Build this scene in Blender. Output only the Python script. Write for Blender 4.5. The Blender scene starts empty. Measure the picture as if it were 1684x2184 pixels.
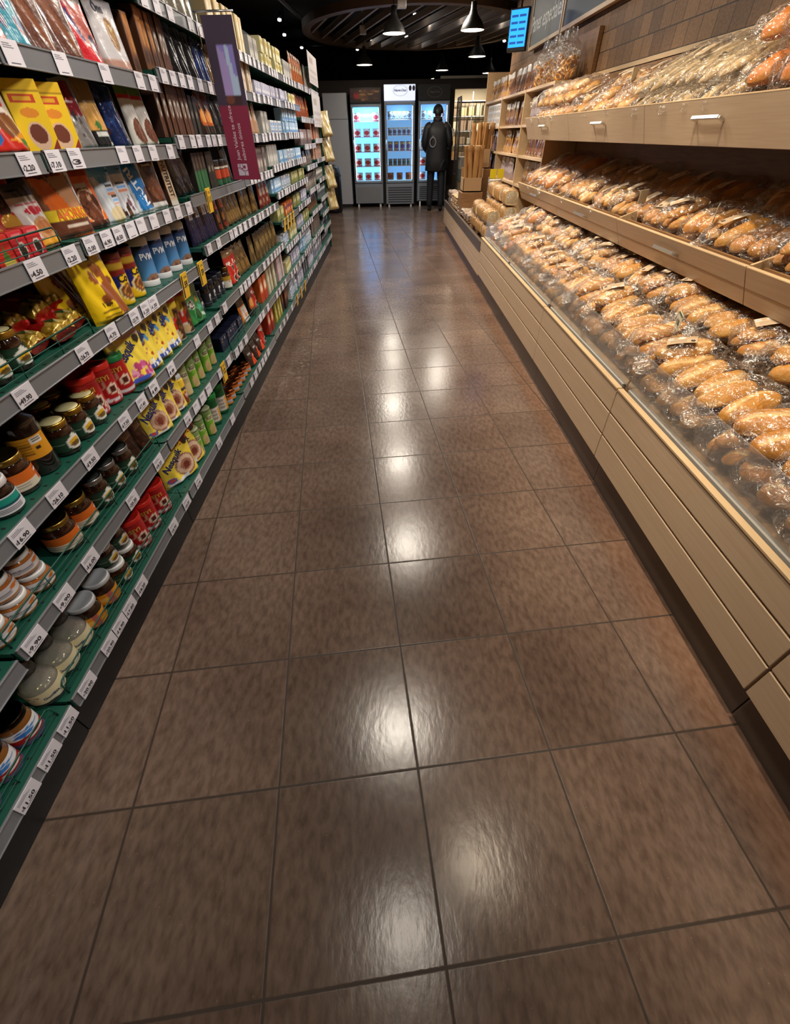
import bpy, math, random
import numpy as np
from mathutils import Vector, Matrix, Euler

SC = bpy.context.scene
COL = SC.collection
PI = math.pi
RND = random.Random(11)

# ------------------------------------------------------------------ camera
CAM_H = 1.3436
F_PX, PITCH, ROLL = 902.35, 0.72931, 0.018097
cam_d = bpy.data.cameras.new('camera')
cam = bpy.data.objects.new('camera', cam_d)
COL.objects.link(cam)
cp, sp, cr, sr = math.cos(PITCH), math.sin(PITCH), math.cos(ROLL), math.sin(ROLL)
right = Vector((cr, -sr * sp, -sr * cp))
up = Vector((sr, cr * sp, cr * cp))
fwd = Vector((0, cp, -sp))
cam.matrix_world = Matrix(((right.x, up.x, -fwd.x, 0), (right.y, up.y, -fwd.y, 0),
                           (right.z, up.z, -fwd.z, CAM_H), (0, 0, 0, 1)))
cam_d.sensor_fit = 'HORIZONTAL'
cam_d.sensor_width = 36.0
cam_d.lens = F_PX / 1684.0 * 36.0
cam_d.clip_start = 0.02
SC.camera = cam

# ------------------------------------------------------------------ exposure, world, big lights
SC.view_settings.view_transform = 'Standard'
SC.view_settings.look = 'None'
SC.view_settings.gamma = 1.0
SC.view_settings.use_curve_mapping = False
SC.view_settings.exposure = 0.0
SC.cycles.max_bounces = 8
SC.cycles.diffuse_bounces = 3
SC.cycles.glossy_bounces = 3
SC.cycles.transmission_bounces = 4
SC.cycles.transparent_max_bounces = 14
SC.cycles.caustics_reflective = False
SC.cycles.caustics_refractive = False
SC.cycles.sample_clamp_indirect = 4.0
SC.cycles.use_denoising = True

W = bpy.data.worlds.new('world')
SC.world = W
W.use_nodes = True
W.node_tree.nodes['Background'].inputs[0].default_value = (1.0, 0.93, 0.85, 1)
W.node_tree.nodes['Background'].inputs[1].default_value = 0.15

AISLE_LAMPS = [(0.03, 0.24), (0.0, 1.56), (0.16, 3.85), (0.08, 5.7), (0.0, 7.7), (0.97, 9.0), (0.0, 10.4)]
AISLE_POWER = 31.0
BREAD_SPOT_Y = (0.6, 1.8, 2.9, 4.0, 5.1, 6.3, 7.6)
BREAD_POWER = 150.0
SHELF_SPOT_Y = (-0.5, 0.9, 2.3, 3.7, 5.1, 6.5)
SHELF_POWER = 105.0

def area_light(name, loc, size, power, col, target=None, spread=PI):
    d = bpy.data.lights.new(name, 'AREA')
    d.shape = 'DISK'
    d.size = size
    d.energy = power
    d.color = col
    d.spread = spread
    o = bpy.data.objects.new(name, d)
    COL.objects.link(o)
    o.location = loc
    if target is not None:
        o.rotation_euler = (Vector(target) - Vector(loc)).to_track_quat('-Z', 'Y').to_euler()
    return o

def spot_light(name, loc, target, power, col, ang=1.2, blend=0.6, rad=0.06):
    d = bpy.data.lights.new(name, 'SPOT')
    d.energy = power
    d.color = col
    d.spot_size = ang
    d.spot_blend = blend
    d.shadow_soft_size = rad
    o = bpy.data.objects.new(name, d)
    COL.objects.link(o)
    o.location = loc
    o.rotation_euler = (Vector(target) - Vector(loc)).to_track_quat('-Z', 'Y').to_euler()
    return o

for x, y in AISLE_LAMPS:
    area_light('aisle_lamp_light', (x, y, 2.70), 0.26, AISLE_POWER * (.22 if y < 1 else .7 if y < 2 else 1), (1.0, 0.90, 0.76))
for y in BREAD_SPOT_Y:
    spot_light('bread_spot_light', (0.50, y, 2.85), (1.28, y + 0.1, 0.85), BREAD_POWER, (1.0, 0.83, 0.62), 1.15, 0.7, 0.05)
for y in SHELF_SPOT_Y:
    spot_light('shelf_spot_light', (1.05, y, 2.80), (-0.95, y + 0.1, 1.0), SHELF_POWER, (1.0, 0.95, 0.88), .98, 0.85, 0.16)

# ------------------------------------------------------------------ colour + mesh helpers
def lin(h):
    if isinstance(h, str):
        h = h.lstrip('#')
        c = [int(h[i:i + 2], 16) / 255 for i in (0, 2, 4)]
    else:
        c = list(h)
    return np.array([x / 12.92 if x <= 0.04045 else ((x + 0.055) / 1.055) ** 2.4 for x in c])

class MB:
    """collects shapes and builds ONE mesh"""
    def __init__(self):
        self.v, self.f, self.c, self.m, self.s = [], [], [], [], []
        self.n = 0
    def add(self, verts, faces, col='808080', mat=0, smooth=False):
        verts = np.asarray(verts, float).reshape(-1, 3)
        k = len(verts)
        col = lin(col) if isinstance(col, (str, tuple)) else np.asarray(col, float)
        if col.ndim == 1:
            col = np.repeat(col[None, :], k, 0)
        self.v.append(verts); self.c.append(col)
        b = self.n
        self.f += [tuple(i + b for i in f) for f in faces]
        self.m += [mat] * len(faces)
        self.s += [smooth] * len(faces)
        self.n += k
        return self
    def box(self, x0, x1, y0, y1, z0, z1, col='808080', mat=0, ch=0.0):
        if ch <= 0:
            v = [(x, y, z) for x in (x0, x1) for y in (y0, y1) for z in (z0, z1)]
            f = [(0, 1, 3, 2), (4, 6, 7, 5), (0, 4, 5, 1), (2, 3, 7, 6), (0, 2, 6, 4), (1, 5, 7, 3)]
            return self.add(v, f, col, mat)
        ch = min(ch, abs(x1 - x0) * .45, abs(y1 - y0) * .45, abs(z1 - z0) * .45)
        v = []; idx = {}
        for i, (x, sx) in enumerate(((x0, 1), (x1, -1))):
            for j, (y, sy) in enumerate(((y0, 1), (y1, -1))):
                for k, (z, sz) in enumerate(((z0, 1), (z1, -1))):
                    idx[i, j, k, 0] = len(v); v.append((x, y + sy * ch, z + sz * ch))
                    idx[i, j, k, 1] = len(v); v.append((x + sx * ch, y, z + sz * ch))
                    idx[i, j, k, 2] = len(v); v.append((x + sx * ch, y + sy * ch, z))
        f = []
        for i in (0, 1):
            q = [idx[i, j, k, 0] for j, k in ((0, 0), (0, 1), (1, 1), (1, 0))]; f.append(q if i == 0 else q[::-1])
            q = [idx[j, i, k, 1] for j, k in ((0, 0), (1, 0), (1, 1), (0, 1))]; f.append(q if i == 0 else q[::-1])
            q = [idx[j, k, i, 2] for j, k in ((0, 0), (0, 1), (1, 1), (1, 0))]; f.append(q if i == 0 else q[::-1])
        for a in (0, 1):
            for b in (0, 1):
                e = [(idx[a, b, 0, 0], idx[a, b, 0, 1], idx[a, b, 1, 1], idx[a, b, 1, 0]),
                     (idx[a, 0, b, 0], idx[a, 0, b, 2], idx[a, 1, b, 2], idx[a, 1, b, 0]),
                     (idx[0, a, b, 1], idx[0, a, b, 2], idx[1, a, b, 2], idx[1, a, b, 1])]
                f += e
                for k in (0, 1):
                    f.append((idx[a, b, k, 0], idx[a, b, k, 1], idx[a, b, k, 2]))
        return self.add(v, f, col, mat)
    def lathe(self, prof, n=24, cols='808080', mat=0, smooth=True, cx=0, cy=0, art=None, capb=True, capt=True, sx=1, sy=1):
        """prof: [(r,z)]; art(u,v): u .5 faces -Y"""
        a = np.arange(n) * 2 * PI / n
        V = []; C = []
        zs = [p[1] for p in prof]; z0, z1 = min(zs), max(zs)
        for r, z in prof:
            V.append(np.stack([cx + sx * r * np.sin(a), cy - sy * r * np.cos(a), np.full(n, z)], 1))
        V = np.concatenate(V)
        if art is not None:
            an = (a + PI) % (2 * PI) - PI
            U = np.tile(an / PI + .5, len(prof))
            Vv = np.repeat([(z - z0) / max(1e-6, z1 - z0) for z in zs], n)
            C = art_color(U, Vv, art)
        elif isinstance(cols, list):
            C = np.concatenate([np.repeat(lin(c)[None], n, 0) for c in cols])
        else:
            C = cols
        F = []
        for i in range(len(prof) - 1):
            for j in range(n):
                k = (j + 1) % n
                F.append((i * n + j, i * n + k, (i + 1) * n + k, (i + 1) * n + j))
        if capb: F.append(tuple(range(n))[::-1])
        if capt: F.append(tuple((len(prof) - 1) * n + j for j in range(n)))
        return self.add(V, F, C, mat, smooth)
    def tube(self, pts, r, n=6, col='808080', mat=0, closed=False):
        pts = [Vector(p) for p in pts]
        V = []; m = len(pts)
        for i, p in enumerate(pts):
            if closed:
                t = (pts[(i + 1) % m] - pts[i - 1])
            else:
                t = pts[min(i + 1, m - 1)] - pts[max(i - 1, 0)]
            t.normalize()
            a = t.orthogonal().normalized() if abs(t.z) > .95 else t.cross(Vector((0, 0, 1))).normalized()
            b = t.cross(a)
            for k in range(n):
                w = 2 * PI * k / n
                V.append(p + a * (r * math.cos(w)) + b * (r * math.sin(w)))
        F = []
        for i in range(m if closed else m - 1):
            i2 = (i + 1) % m
            for k in range(n):
                k2 = (k + 1) % n
                F.append((i * n + k, i * n + k2, i2 * n + k2, i2 * n + k))
        if not closed:
            F.append(tuple(range(n))[::-1]); F.append(tuple((m - 1) * n + k for k in range(n)))
        return self.add([tuple(v) for v in V], F, col, mat, True)
    def surf(self, fn, nu, nv, art=None, col='808080', mat=0, smooth=True, flip=False):
        u = np.linspace(0, 1, nu + 1); v = np.linspace(0, 1, nv + 1)
        U, Vv = np.meshgrid(u, v); U = U.ravel(); Vv = Vv.ravel()
        P = fn(U, Vv)
        C = art_color(U, Vv, art) if art is not None else col
        F = []
        w = nu + 1
        for j in range(nv):
            for i in range(nu):
                q = (j * w + i, j * w + i + 1, (j + 1) * w + i + 1, (j + 1) * w + i)
                F.append(q[::-1] if flip else q)
        return self.add(P, F, C, mat, smooth)
    def mesh(self, name, mats):
        me = bpy.data.meshes.new(name)
        V = np.concatenate(self.v)
        me.from_pydata(V.tolist(), [], self.f)
        C = np.concatenate(self.c)
        at = me.color_attributes.new('Col', 'FLOAT_COLOR', 'POINT')
        at.data.foreach_set('color', np.c_[C, np.ones(len(C))].astype(np.float32).ravel())
        if not isinstance(mats, (list, tuple)):
            mats = [mats]
        for m in mats:
            me.materials.append(m)
        me.polygons.foreach_set('material_index', self.m)
        me.polygons.foreach_set('use_smooth', self.s)
        me.update()
        return me
    def build(self, name, mats, parent=None, loc=(0, 0, 0), rot=(0, 0, 0)):
        return link(name, self.mesh(name, mats), parent, loc, rot)

def link(name, me, parent=None, loc=(0, 0, 0), rot=(0, 0, 0)):
    o = bpy.data.objects.new(name, me)
    COL.objects.link(o)
    o.location = loc
    o.rotation_euler = rot
    if parent is not None:
        o.parent = parent
    return o

def tag(o, label=None, cat=None, group=None, kind=None):
    if label: o['label'] = label
    if cat: o['category'] = cat
    if group: o['group'] = group
    if kind: o['kind'] = kind
    return o

def empty(name, loc=(0, 0, 0), rot=(0, 0, 0)):
    o = bpy.data.objects.new(name, None)
    o.empty_display_size = 0.05
    COL.objects.link(o)
    o.location = loc
    o.rotation_euler = rot
    return o

def struct(o):
    o['kind'] = 'structure'
    return o

# ------------------------------------------------------------------ printed artwork as a colour function on (u, v)
def art_color(U, V, ops):
    n = len(U)
    C = np.zeros((n, 3))
    for op in ops:
        k = op[0]
        if k == 'fill':
            C[:] = lin(op[1])
        elif k == 'grad':
            t = np.clip(V, 0, 1)[:, None]
            C[:] = lin(op[1]) * (1 - t) + lin(op[2]) * t
        elif k == 'rect':
            m = (U >= op[1]) & (U <= op[3]) & (V >= op[2]) & (V <= op[4])
            C[m] = lin(op[5])
        elif k == 'ell':
            m = ((U - op[1]) / op[3]) ** 2 + ((V - op[2]) / op[4]) ** 2 <= 1
            C[m] = lin(op[5])
        elif k == 'ring':
            d = ((U - op[1]) / op[3]) ** 2 + ((V - op[2]) / op[4]) ** 2
            C[(d <= 1) & (d >= op[5])] = lin(op[6])
        elif k == 'poly':
            pts = op[1]; ins = np.zeros(n, bool); j = len(pts) - 1
            for i in range(len(pts)):
                xi, yi = pts[i]; xj, yj = pts[j]
                cond = ((yi > V) != (yj > V)) & (U < (xj - xi) * (V - yi) / (yj - yi + 1e-12) + xi)
                ins ^= cond; j = i
            C[ins] = lin(op[2])
        elif k == 'blobs':
            _, cnt, u0, v0, u1, v1, r0, r1, cols, seed = op
            rr = random.Random(seed)
            for _i in range(cnt):
                cu, cv = rr.uniform(u0, u1), rr.uniform(v0, v1); ra = rr.uniform(r0, r1); rb = ra * rr.uniform(.6, 1.2)
                m = ((U - cu) / ra) ** 2 + ((V - cv) / rb) ** 2 <= 1
                C[m] = lin(rr.choice(cols))
        elif k == 'wave':   # band under a wavy line
            _, v0, amp, fr, ph, c = op
            C[V < v0 + amp * np.sin(U * fr + ph)] = lin(c)
        elif k == 'lines':  # rows of small print
            _, u0, v0, u1, v1, cnt, c = op
            h = (v1 - v0) / cnt
            m = (U >= u0) & (U <= u1) & (V >= v0) & (V <= v1) & (((V - v0) / h) % 1 < .5)
            C[m] = lin(c)
    return C

_tx = {}
def text_geo(s, bold=0.0):
    key = (s, bold)
    if key not in _tx:
        cu = bpy.data.curves.new('t', 'FONT')
        cu.body = s; cu.size = 1.0; cu.offset = bold; cu.resolution_u = 2
        cu.align_x = 'CENTER'; cu.align_y = 'CENTER'
        ob = bpy.data.objects.new('t', cu)
        COL.objects.link(ob)
        dg = bpy.context.evaluated_depsgraph_get()
        me = bpy.data.meshes.new_from_object(ob.evaluated_get(dg))
        V = np.array([v.co[:] for v in me.vertices]) if len(me.vertices) else np.zeros((0, 3))
        Fc = [tuple(p.vertices) for p in me.polygons]
        bpy.data.objects.remove(ob); bpy.data.curves.remove(cu); bpy.data.meshes.remove(me)
        if len(V):
            V[:, 0] -= (V[:, 0].max() + V[:, 0].min()) / 2
            V[:, 1] -= (V[:, 1].max() + V[:, 1].min()) / 2
        _tx[key] = (V, Fc)
    return _tx[key]

def text_on(mb, s, size, place, col, bold=0.02, ang=0.0, width=None, mat=0):
    """place(x, y) -> Nx3 points on a surface; text centred on (0,0) before ang"""
    V, Fc = text_geo(s, bold)
    if not len(V): return
    x, y = V[:, 0] * size, V[:, 1] * size
    if width is not None:
        k = width / max(1e-6, x.max() - x.min()); x = x * k
    ca, sa = math.cos(ang), math.sin(ang)
    mb.add(place(x * ca - y * sa, x * sa + y * ca), Fc, col, mat)

# ------------------------------------------------------------------ materials
def nmat(name):
    m = bpy.data.materials.new(name)
    m.use_nodes = True
    nt = m.node_tree
    return m, nt, nt.nodes['Principled BSDF']

def attr_mat(name, rough=.45, metal=0.0, coat=0.0, spec=.5, bump=0.0, bscale=60):
    m, nt, b = nmat(name)
    a = nt.nodes.new('ShaderNodeAttribute'); a.attribute_name = 'Col'
    nt.links.new(a.outputs['Color'], b.inputs['Base Color'])
    b.inputs['Roughness'].default_value = rough
    b.inputs['Metallic'].default_value = metal
    b.inputs['Coat Weight'].default_value = coat
    b.inputs['Coat Roughness'].default_value = .12
    b.inputs['Specular IOR Level'].default_value = spec
    if bump:
        t = nt.nodes.new('ShaderNodeTexNoise'); t.inputs['Scale'].default_value = bscale; t.inputs['Detail'].default_value = 3
        tc = nt.nodes.new('ShaderNodeTexCoord')
        nt.links.new(tc.outputs['Object'], t.inputs['Vector'])
        bp = nt.nodes.new('ShaderNodeBump'); bp.inputs['Strength'].default_value = bump; bp.inputs['Distance'].default_value = .01
        nt.links.new(t.outputs['Fac'], bp.inputs['Height'])
        nt.links.new(bp.outputs['Normal'], b.inputs['Normal'])
    return m

M_CARD = attr_mat('printed_card', .5)
M_PLAST = attr_mat('moulded_plastic', .32)
M_FILM = attr_mat('printed_film', .26, 0, .4, .5, .35, 22)
M_FOIL = attr_mat('foil_film', .22, .35, .3, .5, .5, 30)
M_METAL = attr_mat('metal', .3, 1.0)
M_JAR = attr_mat('filled_glass', .08, 0, 1.0)
M_MATTE = attr_mat('matte_paint', .75)
M_BREAD = attr_mat('bread_crust', .5, 0, .05, .4, .25, 45)

def film_mat(name, base, tint=(1, 1, 1), rough=.12, bump=.6, scale=40, haze=0.0, crease=0.0, mx_=.55):
    """clear sheet: mostly see-through, a glossy skin, some whitish haze and whitened creases"""
    m = bpy.data.materials.new(name); m.use_nodes = True
    nt = m.node_tree; nt.nodes.clear()
    N = nt.nodes.new; Lk = nt.links.new
    out = N('ShaderNodeOutputMaterial')
    tr = N('ShaderNodeBsdfTransparent'); tr.inputs[0].default_value = (*tint, 1)
    gl = N('ShaderNodeBsdfGlossy'); gl.inputs['Roughness'].default_value = rough
    gl.inputs[0].default_value = (.95, .95, .95, 1)
    df = N('ShaderNodeBsdfDiffuse'); df.inputs[0].default_value = (.88, .87, .86, 1)
    lw = N('ShaderNodeLayerWeight'); lw.inputs[0].default_value = .12
    ma = N('ShaderNodeMath'); ma.operation = 'MULTIPLY_ADD'; ma.inputs[1].default_value = .7; ma.inputs[2].default_value = base; ma.use_clamp = True
    Lk(lw.outputs['Fresnel'], ma.inputs[0])
    mn = N('ShaderNodeMath'); mn.operation = 'MINIMUM'; mn.inputs[1].default_value = mx_; Lk(ma.outputs[0], mn.inputs[0])
    m1 = N('ShaderNodeMixShader'); m2 = N('ShaderNodeMixShader')
    m1.inputs[0].default_value = haze
    if bump:
        tc = N('ShaderNodeTexCoord')
        t = N('ShaderNodeTexNoise'); t.inputs['Scale'].default_value = scale; t.inputs['Detail'].default_value = 2
        t.inputs['Distortion'].default_value = 1.4
        bp = N('ShaderNodeBump'); bp.inputs['Strength'].default_value = bump; bp.inputs['Distance'].default_value = .012
        Lk(tc.outputs['Object'], t.inputs['Vector'])
        Lk(t.outputs['Fac'], bp.inputs['Height'])
        Lk(bp.outputs['Normal'], gl.inputs['Normal']); Lk(bp.outputs['Normal'], lw.inputs['Normal'])
        if crease:
            sb = N('ShaderNodeMath'); sb.operation = 'SUBTRACT'; sb.inputs[1].default_value = .5; Lk(t.outputs['Fac'], sb.inputs[0])
            ab = N('ShaderNodeMath'); ab.operation = 'ABSOLUTE'; Lk(sb.outputs[0], ab.inputs[0])
            mr = N('ShaderNodeMapRange'); mr.inputs[1].default_value = .0; mr.inputs[2].default_value = .014; mr.inputs[3].default_value = crease; mr.inputs[4].default_value = haze
            Lk(ab.outputs[0], mr.inputs[0]); Lk(mr.outputs[0], m1.inputs[0])
    Lk(tr.outputs[0], m1.inputs[1]); Lk(df.outputs[0], m1.inputs[2])
    Lk(mn.outputs[0], m2.inputs[0]); Lk(m1.outputs[0], m2.inputs[1]); Lk(gl.outputs[0], m2.inputs[2])
    Lk(m2.outputs[0], out.inputs[0])
    return m

M_BAG = film_mat('clear_bag_film', .085, (1, .995, .985), .22, 1.0, 30, .006, .5)
M_ACRYL = film_mat('clear_acrylic', .04, (.97, .97, .97), .04, 0, haze=.10, mx_=.35)  # whitish haze mixed in stands for the grey sheen of reflected surroundings
M_GLASS = film_mat('door_glass', .03, (.97, .98, 1), .02, 0, mx_=.3)
M_SYRUP = film_mat('clear_jug_plastic', .06, (.90, .87, .74), .08, .3, 20, .12)
M_RAILCLEAR = film_mat('clear_clip', .05, (.95, .95, .96), .1, 0, haze=.25)

def emis(name, col, st):
    m = bpy.data.materials.new(name); m.use_nodes = True
    b = m.node_tree.nodes['Principled BSDF']
    b.inputs['Base Color'].default_value = (*col, 1)
    b.inputs['Emission Color'].default_value = (*col, 1)
    b.inputs['Emission Strength'].default_value = st
    return m

def wood_mat(name, c0, c1, rough=.42, scale=(1.2, 14, 60)):
    m, nt, b = nmat(name)
    tc = nt.nodes.new('ShaderNodeTexCoord')
    mp = nt.nodes.new('ShaderNodeMapping'); mp.inputs['Scale'].default_value = scale
    t = nt.nodes.new('ShaderNodeTexNoise'); t.inputs['Scale'].default_value = 4; t.inputs['Detail'].default_value = 5
    r = nt.nodes.new('ShaderNodeValToRGB')
    r.color_ramp.elements[0].position = .3; r.color_ramp.elements[1].position = .7
    r.color_ramp.elements[0].color = (*lin(c0), 1); r.color_ramp.elements[1].color = (*lin(c1), 1)
    nt.links.new(tc.outputs['Object'], mp.inputs[0]); nt.links.new(mp.outputs[0], t.inputs['Vector'])
    nt.links.new(t.outputs['Fac'], r.inputs[0]); nt.links.new(r.outputs[0], b.inputs['Base Color'])
    b.inputs['Roughness'].default_value = rough
    return m

M_WOOD = wood_mat('maple_laminate', 'c4a98b', 'ceb598', .36, (6, 1.2, 40))
M_WOODB = wood_mat('oak_edge', 'c4a67e', 'd2b68e', .45, (6, 1.5, 40))
M_WOODD = wood_mat('brown_tray_wood', '7d5a38', '946c45', .5, (3, 2, 20))

def plain(name, col, rough=.5, metal=0.0, coat=0.0):
    m, nt, b = nmat(name)
    b.inputs['Base Color'].default_value = (*lin(col), 1)
    b.inputs['Roughness'].default_value = rough
    b.inputs['Metallic'].default_value = metal
    b.inputs['Coat Weight'].default_value = coat
    return m

M_GREEN = plain('green_shelf_enamel', '164e40', .45)
M_RAIL = plain('grey_price_rail', '7b7d82', .3, .2)
M_DARK = plain('dark_metal', '17181a', .5)
M_BACK = plain('gondola_back', '15201d', .6)
M_STEEL = plain('brushed_steel', 'bfc3cd', .38, .3)
M_ALU = plain('grey_channel', 'a3a19c', .4)
M_KICK = plain('dark_kick_plate', '564b42', .35)
M_BLACK = plain('black_paint', '0d0e10', .6)
M_WHITEP = plain('white_plastic', 'e8e8ea', .4)
M_STEELH = plain('satin_handle', 'c8c4bc', .3, .9)
# ------------------------------------------------------------------ setting
GRID_A = 0.107          # the floor tiles are laid a few degrees off the aisle
TILE = 0.388
GX, GY = -0.334, 0.368

def floor_mat():
    m, nt, b = nmat('floor_tiles')
    N = nt.nodes.new; Lk = nt.links.new
    geo = N('ShaderNodeNewGeometry')
    mp = N('ShaderNodeMapping'); mp.vector_type = 'POINT'
    # rotate by -angle about z after moving the origin to a tile corner
    ca, sa = math.cos(-GRID_A), math.sin(-GRID_A)
    ox = ca * GX - sa * GY; oy = sa * GX + ca * GY
    mp.inputs['Rotation'].default_value = (0, 0, -GRID_A)
    mp.inputs['Location'].default_value = (-ox / TILE + 40, -oy / TILE + 40, 0)
    mp.inputs['Scale'].default_value = (1 / TILE, 1 / TILE, 1)
    Lk(geo.outputs['Position'], mp.inputs[0])
    fr = N('ShaderNodeVectorMath'); fr.operation = 'FRACTION'; Lk(mp.outputs[0], fr.inputs[0])
    fl = N('ShaderNodeVectorMath'); fl.operation = 'FLOOR'; Lk(mp.outputs[0], fl.inputs[0])
    wn = N('ShaderNodeTexWhiteNoise'); wn.noise_dimensions = '2D'; Lk(fl.outputs[0], wn.inputs['Vector'])
    sx = N('ShaderNodeSeparateXYZ'); Lk(fr.outputs[0], sx.inputs[0])
    wob = N('ShaderNodeTexNoise'); wob.inputs['Scale'].default_value = 60; Lk(geo.outputs['Position'], wob.inputs['Vector'])
    def edge(o):
        a = N('ShaderNodeMath'); a.operation = 'SUBTRACT'; a.inputs[1].default_value = .5; Lk(o, a.inputs[0])
        c = N('ShaderNodeMath'); c.operation = 'ABSOLUTE'; Lk(a.outputs[0], c.inputs[0]); return c.outputs[0]
    mxn = N('ShaderNodeMath'); mxn.operation = 'MAXIMUM'; Lk(edge(sx.outputs[0]), mxn.inputs[0]); Lk(edge(sx.outputs[1]), mxn.inputs[1])
    ad = N('ShaderNodeMath'); ad.operation = 'MULTIPLY_ADD'; ad.inputs[1].default_value = .006; Lk(wob.outputs['Fac'], ad.inputs[0]); Lk(mxn.outputs[0], ad.inputs[2])
    gr = N('ShaderNodeMapRange'); gr.inputs[1].default_value = .4915; gr.inputs[2].default_value = .4975; Lk(ad.outputs[0], gr.inputs[0])
    # tile colour: worn brown concrete with darker and redder clouds
    n1 = N('ShaderNodeTexNoise'); n1.inputs['Scale'].default_value = 2.2; n1.inputs['Detail'].default_value = 6; Lk(geo.outputs['Position'], n1.inputs['Vector'])
    n2 = N('ShaderNodeTexNoise'); n2.inputs['Scale'].default_value = 55; n2.inputs['Detail'].default_value = 5
    ms = N('ShaderNodeMapping'); ms.inputs['Scale'].default_value = (1.0, .45, 1); ms.inputs['Rotation'].default_value = (0, 0, .5); Lk(geo.outputs['Position'], ms.inputs[0]); Lk(ms.outputs[0], n2.inputs['Vector'])
    r1 = N('ShaderNodeValToRGB'); e = r1.color_ramp.elements
    e[0].position = .3; e[1].position = .72
    e[0].color = (*lin('66534a'), 1); e[1].color = (*lin('7e6a5d'), 1)
    Lk(n1.outputs['Fac'], r1.inputs[0])
    r2 = N('ShaderNodeValToRGB'); e = r2.color_ramp.elements
    e[0].position = .33; e[1].position = .62
    e[0].color = (.55, .5, .47, 1); e[1].color = (1.1, 1.08, 1.05, 1)
    Lk(n2.outputs['Fac'], r2.inputs[0])
    mu = N('ShaderNodeMix'); mu.data_type = 'RGBA'; mu.blend_type = 'MULTIPLY'; mu.inputs[0].default_value = .75
    Lk(r1.outputs[0], mu.inputs[6]); Lk(r2.outputs[0], mu.inputs[7])
    # pale chips
    vo = N('ShaderNodeTexVoronoi'); vo.inputs['Scale'].default_value = 95; Lk(geo.outputs['Position'], vo.inputs['Vector'])
    ch = N('ShaderNodeMapRange'); ch.inputs[1].default_value = .14; ch.inputs[2].default_value = .08; Lk(vo.outputs['Distance'], ch.inputs[0])
    chk = N('ShaderNodeMath'); chk.operation = 'GREATER_THAN'; chk.inputs[1].default_value = .9
    sc = N('ShaderNodeSeparateColor'); Lk(vo.outputs['Color'], sc.inputs[0]); Lk(sc.outputs[0], chk.inputs[0])
    chm = N('ShaderNodeMath'); chm.operation = 'MULTIPLY'; Lk(ch.outputs[0], chm.inputs[0]); Lk(chk.outputs[0], chm.inputs[1])
    chs = N('ShaderNodeMath'); chs.operation = 'MULTIPLY'; chs.inputs[1].default_value = .35; Lk(chm.outputs[0], chs.inputs[0])
    mc = N('ShaderNodeMix'); mc.data_type = 'RGBA'; Lk(chs.outputs[0], mc.inputs[0]); Lk(mu.outputs[2], mc.inputs[6]); mc.inputs[7].default_value = (*lin('b59f8c'), 1)
    # scuffed pale marks along the foot of the left shelves and old sealant by the counter
    sw = N('ShaderNodeSeparateXYZ'); Lk(geo.outputs['Position'], sw.inputs[0])
    n3 = N('ShaderNodeTexNoise'); n3.inputs['Scale'].default_value = 22; n3.inputs['Detail'].default_value = 5; Lk(geo.outputs['Position'], n3.inputs['Vector'])
    def band(out, c, w):
        a = N('ShaderNodeMath'); a.operation = 'SUBTRACT'; a.inputs[1].default_value = c; Lk(out, a.inputs[0])
        q = N('ShaderNodeMath'); q.operation = 'ABSOLUTE'; Lk(a.outputs[0], q.inputs[0])
        r = N('ShaderNodeMapRange'); r.inputs[1].default_value = w; r.inputs[2].default_value = w * .3; Lk(q.outputs[0], r.inputs[0]); return r.outputs[0]
    def mulm(a, c):
        q = N('ShaderNodeMath'); q.operation = 'MULTIPLY'; Lk(a, q.inputs[0]); Lk(c, q.inputs[1]); return q.outputs[0]
    th = N('ShaderNodeMapRange'); th.inputs[1].default_value = .56; th.inputs[2].default_value = .70; th.inputs[4].default_value = .55; Lk(n3.outputs['Fac'], th.inputs[0])
    wear = mulm(mulm(band(sw.outputs[0], -.72, .11), band(sw.outputs[1], 3.6, 1.3)), th.outputs[0])
    mwv = N('ShaderNodeMix'); mwv.data_type = 'RGBA'; Lk(wear, mwv.inputs[0]); Lk(mc.outputs[2], mwv.inputs[6]); mwv.inputs[7].default_value = (*lin('b5a594'), 1)
    sl = N('ShaderNodeMath'); sl.operation = 'MULTIPLY'; sl.inputs[1].default_value = .34; Lk(mulm(band(sw.outputs[0], .99, .12), n1.outputs['Fac']), sl.inputs[0])
    mc = N('ShaderNodeMix'); mc.data_type = 'RGBA'; Lk(sl.outputs[0], mc.inputs[0]); Lk(mwv.outputs[2], mc.inputs[6]); mc.inputs[7].default_value = (*lin('a0683e'), 1)
    # per tile tint
    tv = N('ShaderNodeMapRange'); tv.inputs[3].default_value = .86; tv.inputs[4].default_value = 1.08; Lk(wn.outputs['Value'], tv.inputs[0])
    tm = N('ShaderNodeVectorMath'); tm.operation = 'SCALE'; Lk(mc.outputs[2], tm.inputs[0]); Lk(tv.outputs[0], tm.inputs['Scale'])
    mg = N('ShaderNodeMix'); mg.data_type = 'RGBA'; Lk(gr.outputs[0], mg.inputs[0]); Lk(tm.outputs[0], mg.inputs[6]); mg.inputs[7].default_value = (*lin('3a2c22'), 1)
    Lk(mg.outputs[2], b.inputs['Base Color'])
    # polish: worn, slightly rippled
    rr = N('ShaderNodeMapRange'); rr.inputs[3].default_value = .15; rr.inputs[4].default_value = .29; Lk(n1.outputs['Fac'], rr.inputs[0])
    ra = N('ShaderNodeMath'); ra.operation = 'MULTIPLY_ADD'; ra.inputs[1].default_value = .4; Lk(gr.outputs[0], ra.inputs[0]); Lk(rr.outputs[0], ra.inputs[2])
    Lk(ra.outputs[0], b.inputs['Roughness'])
    b.inputs['Specular IOR Level'].default_value = .5
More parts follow.
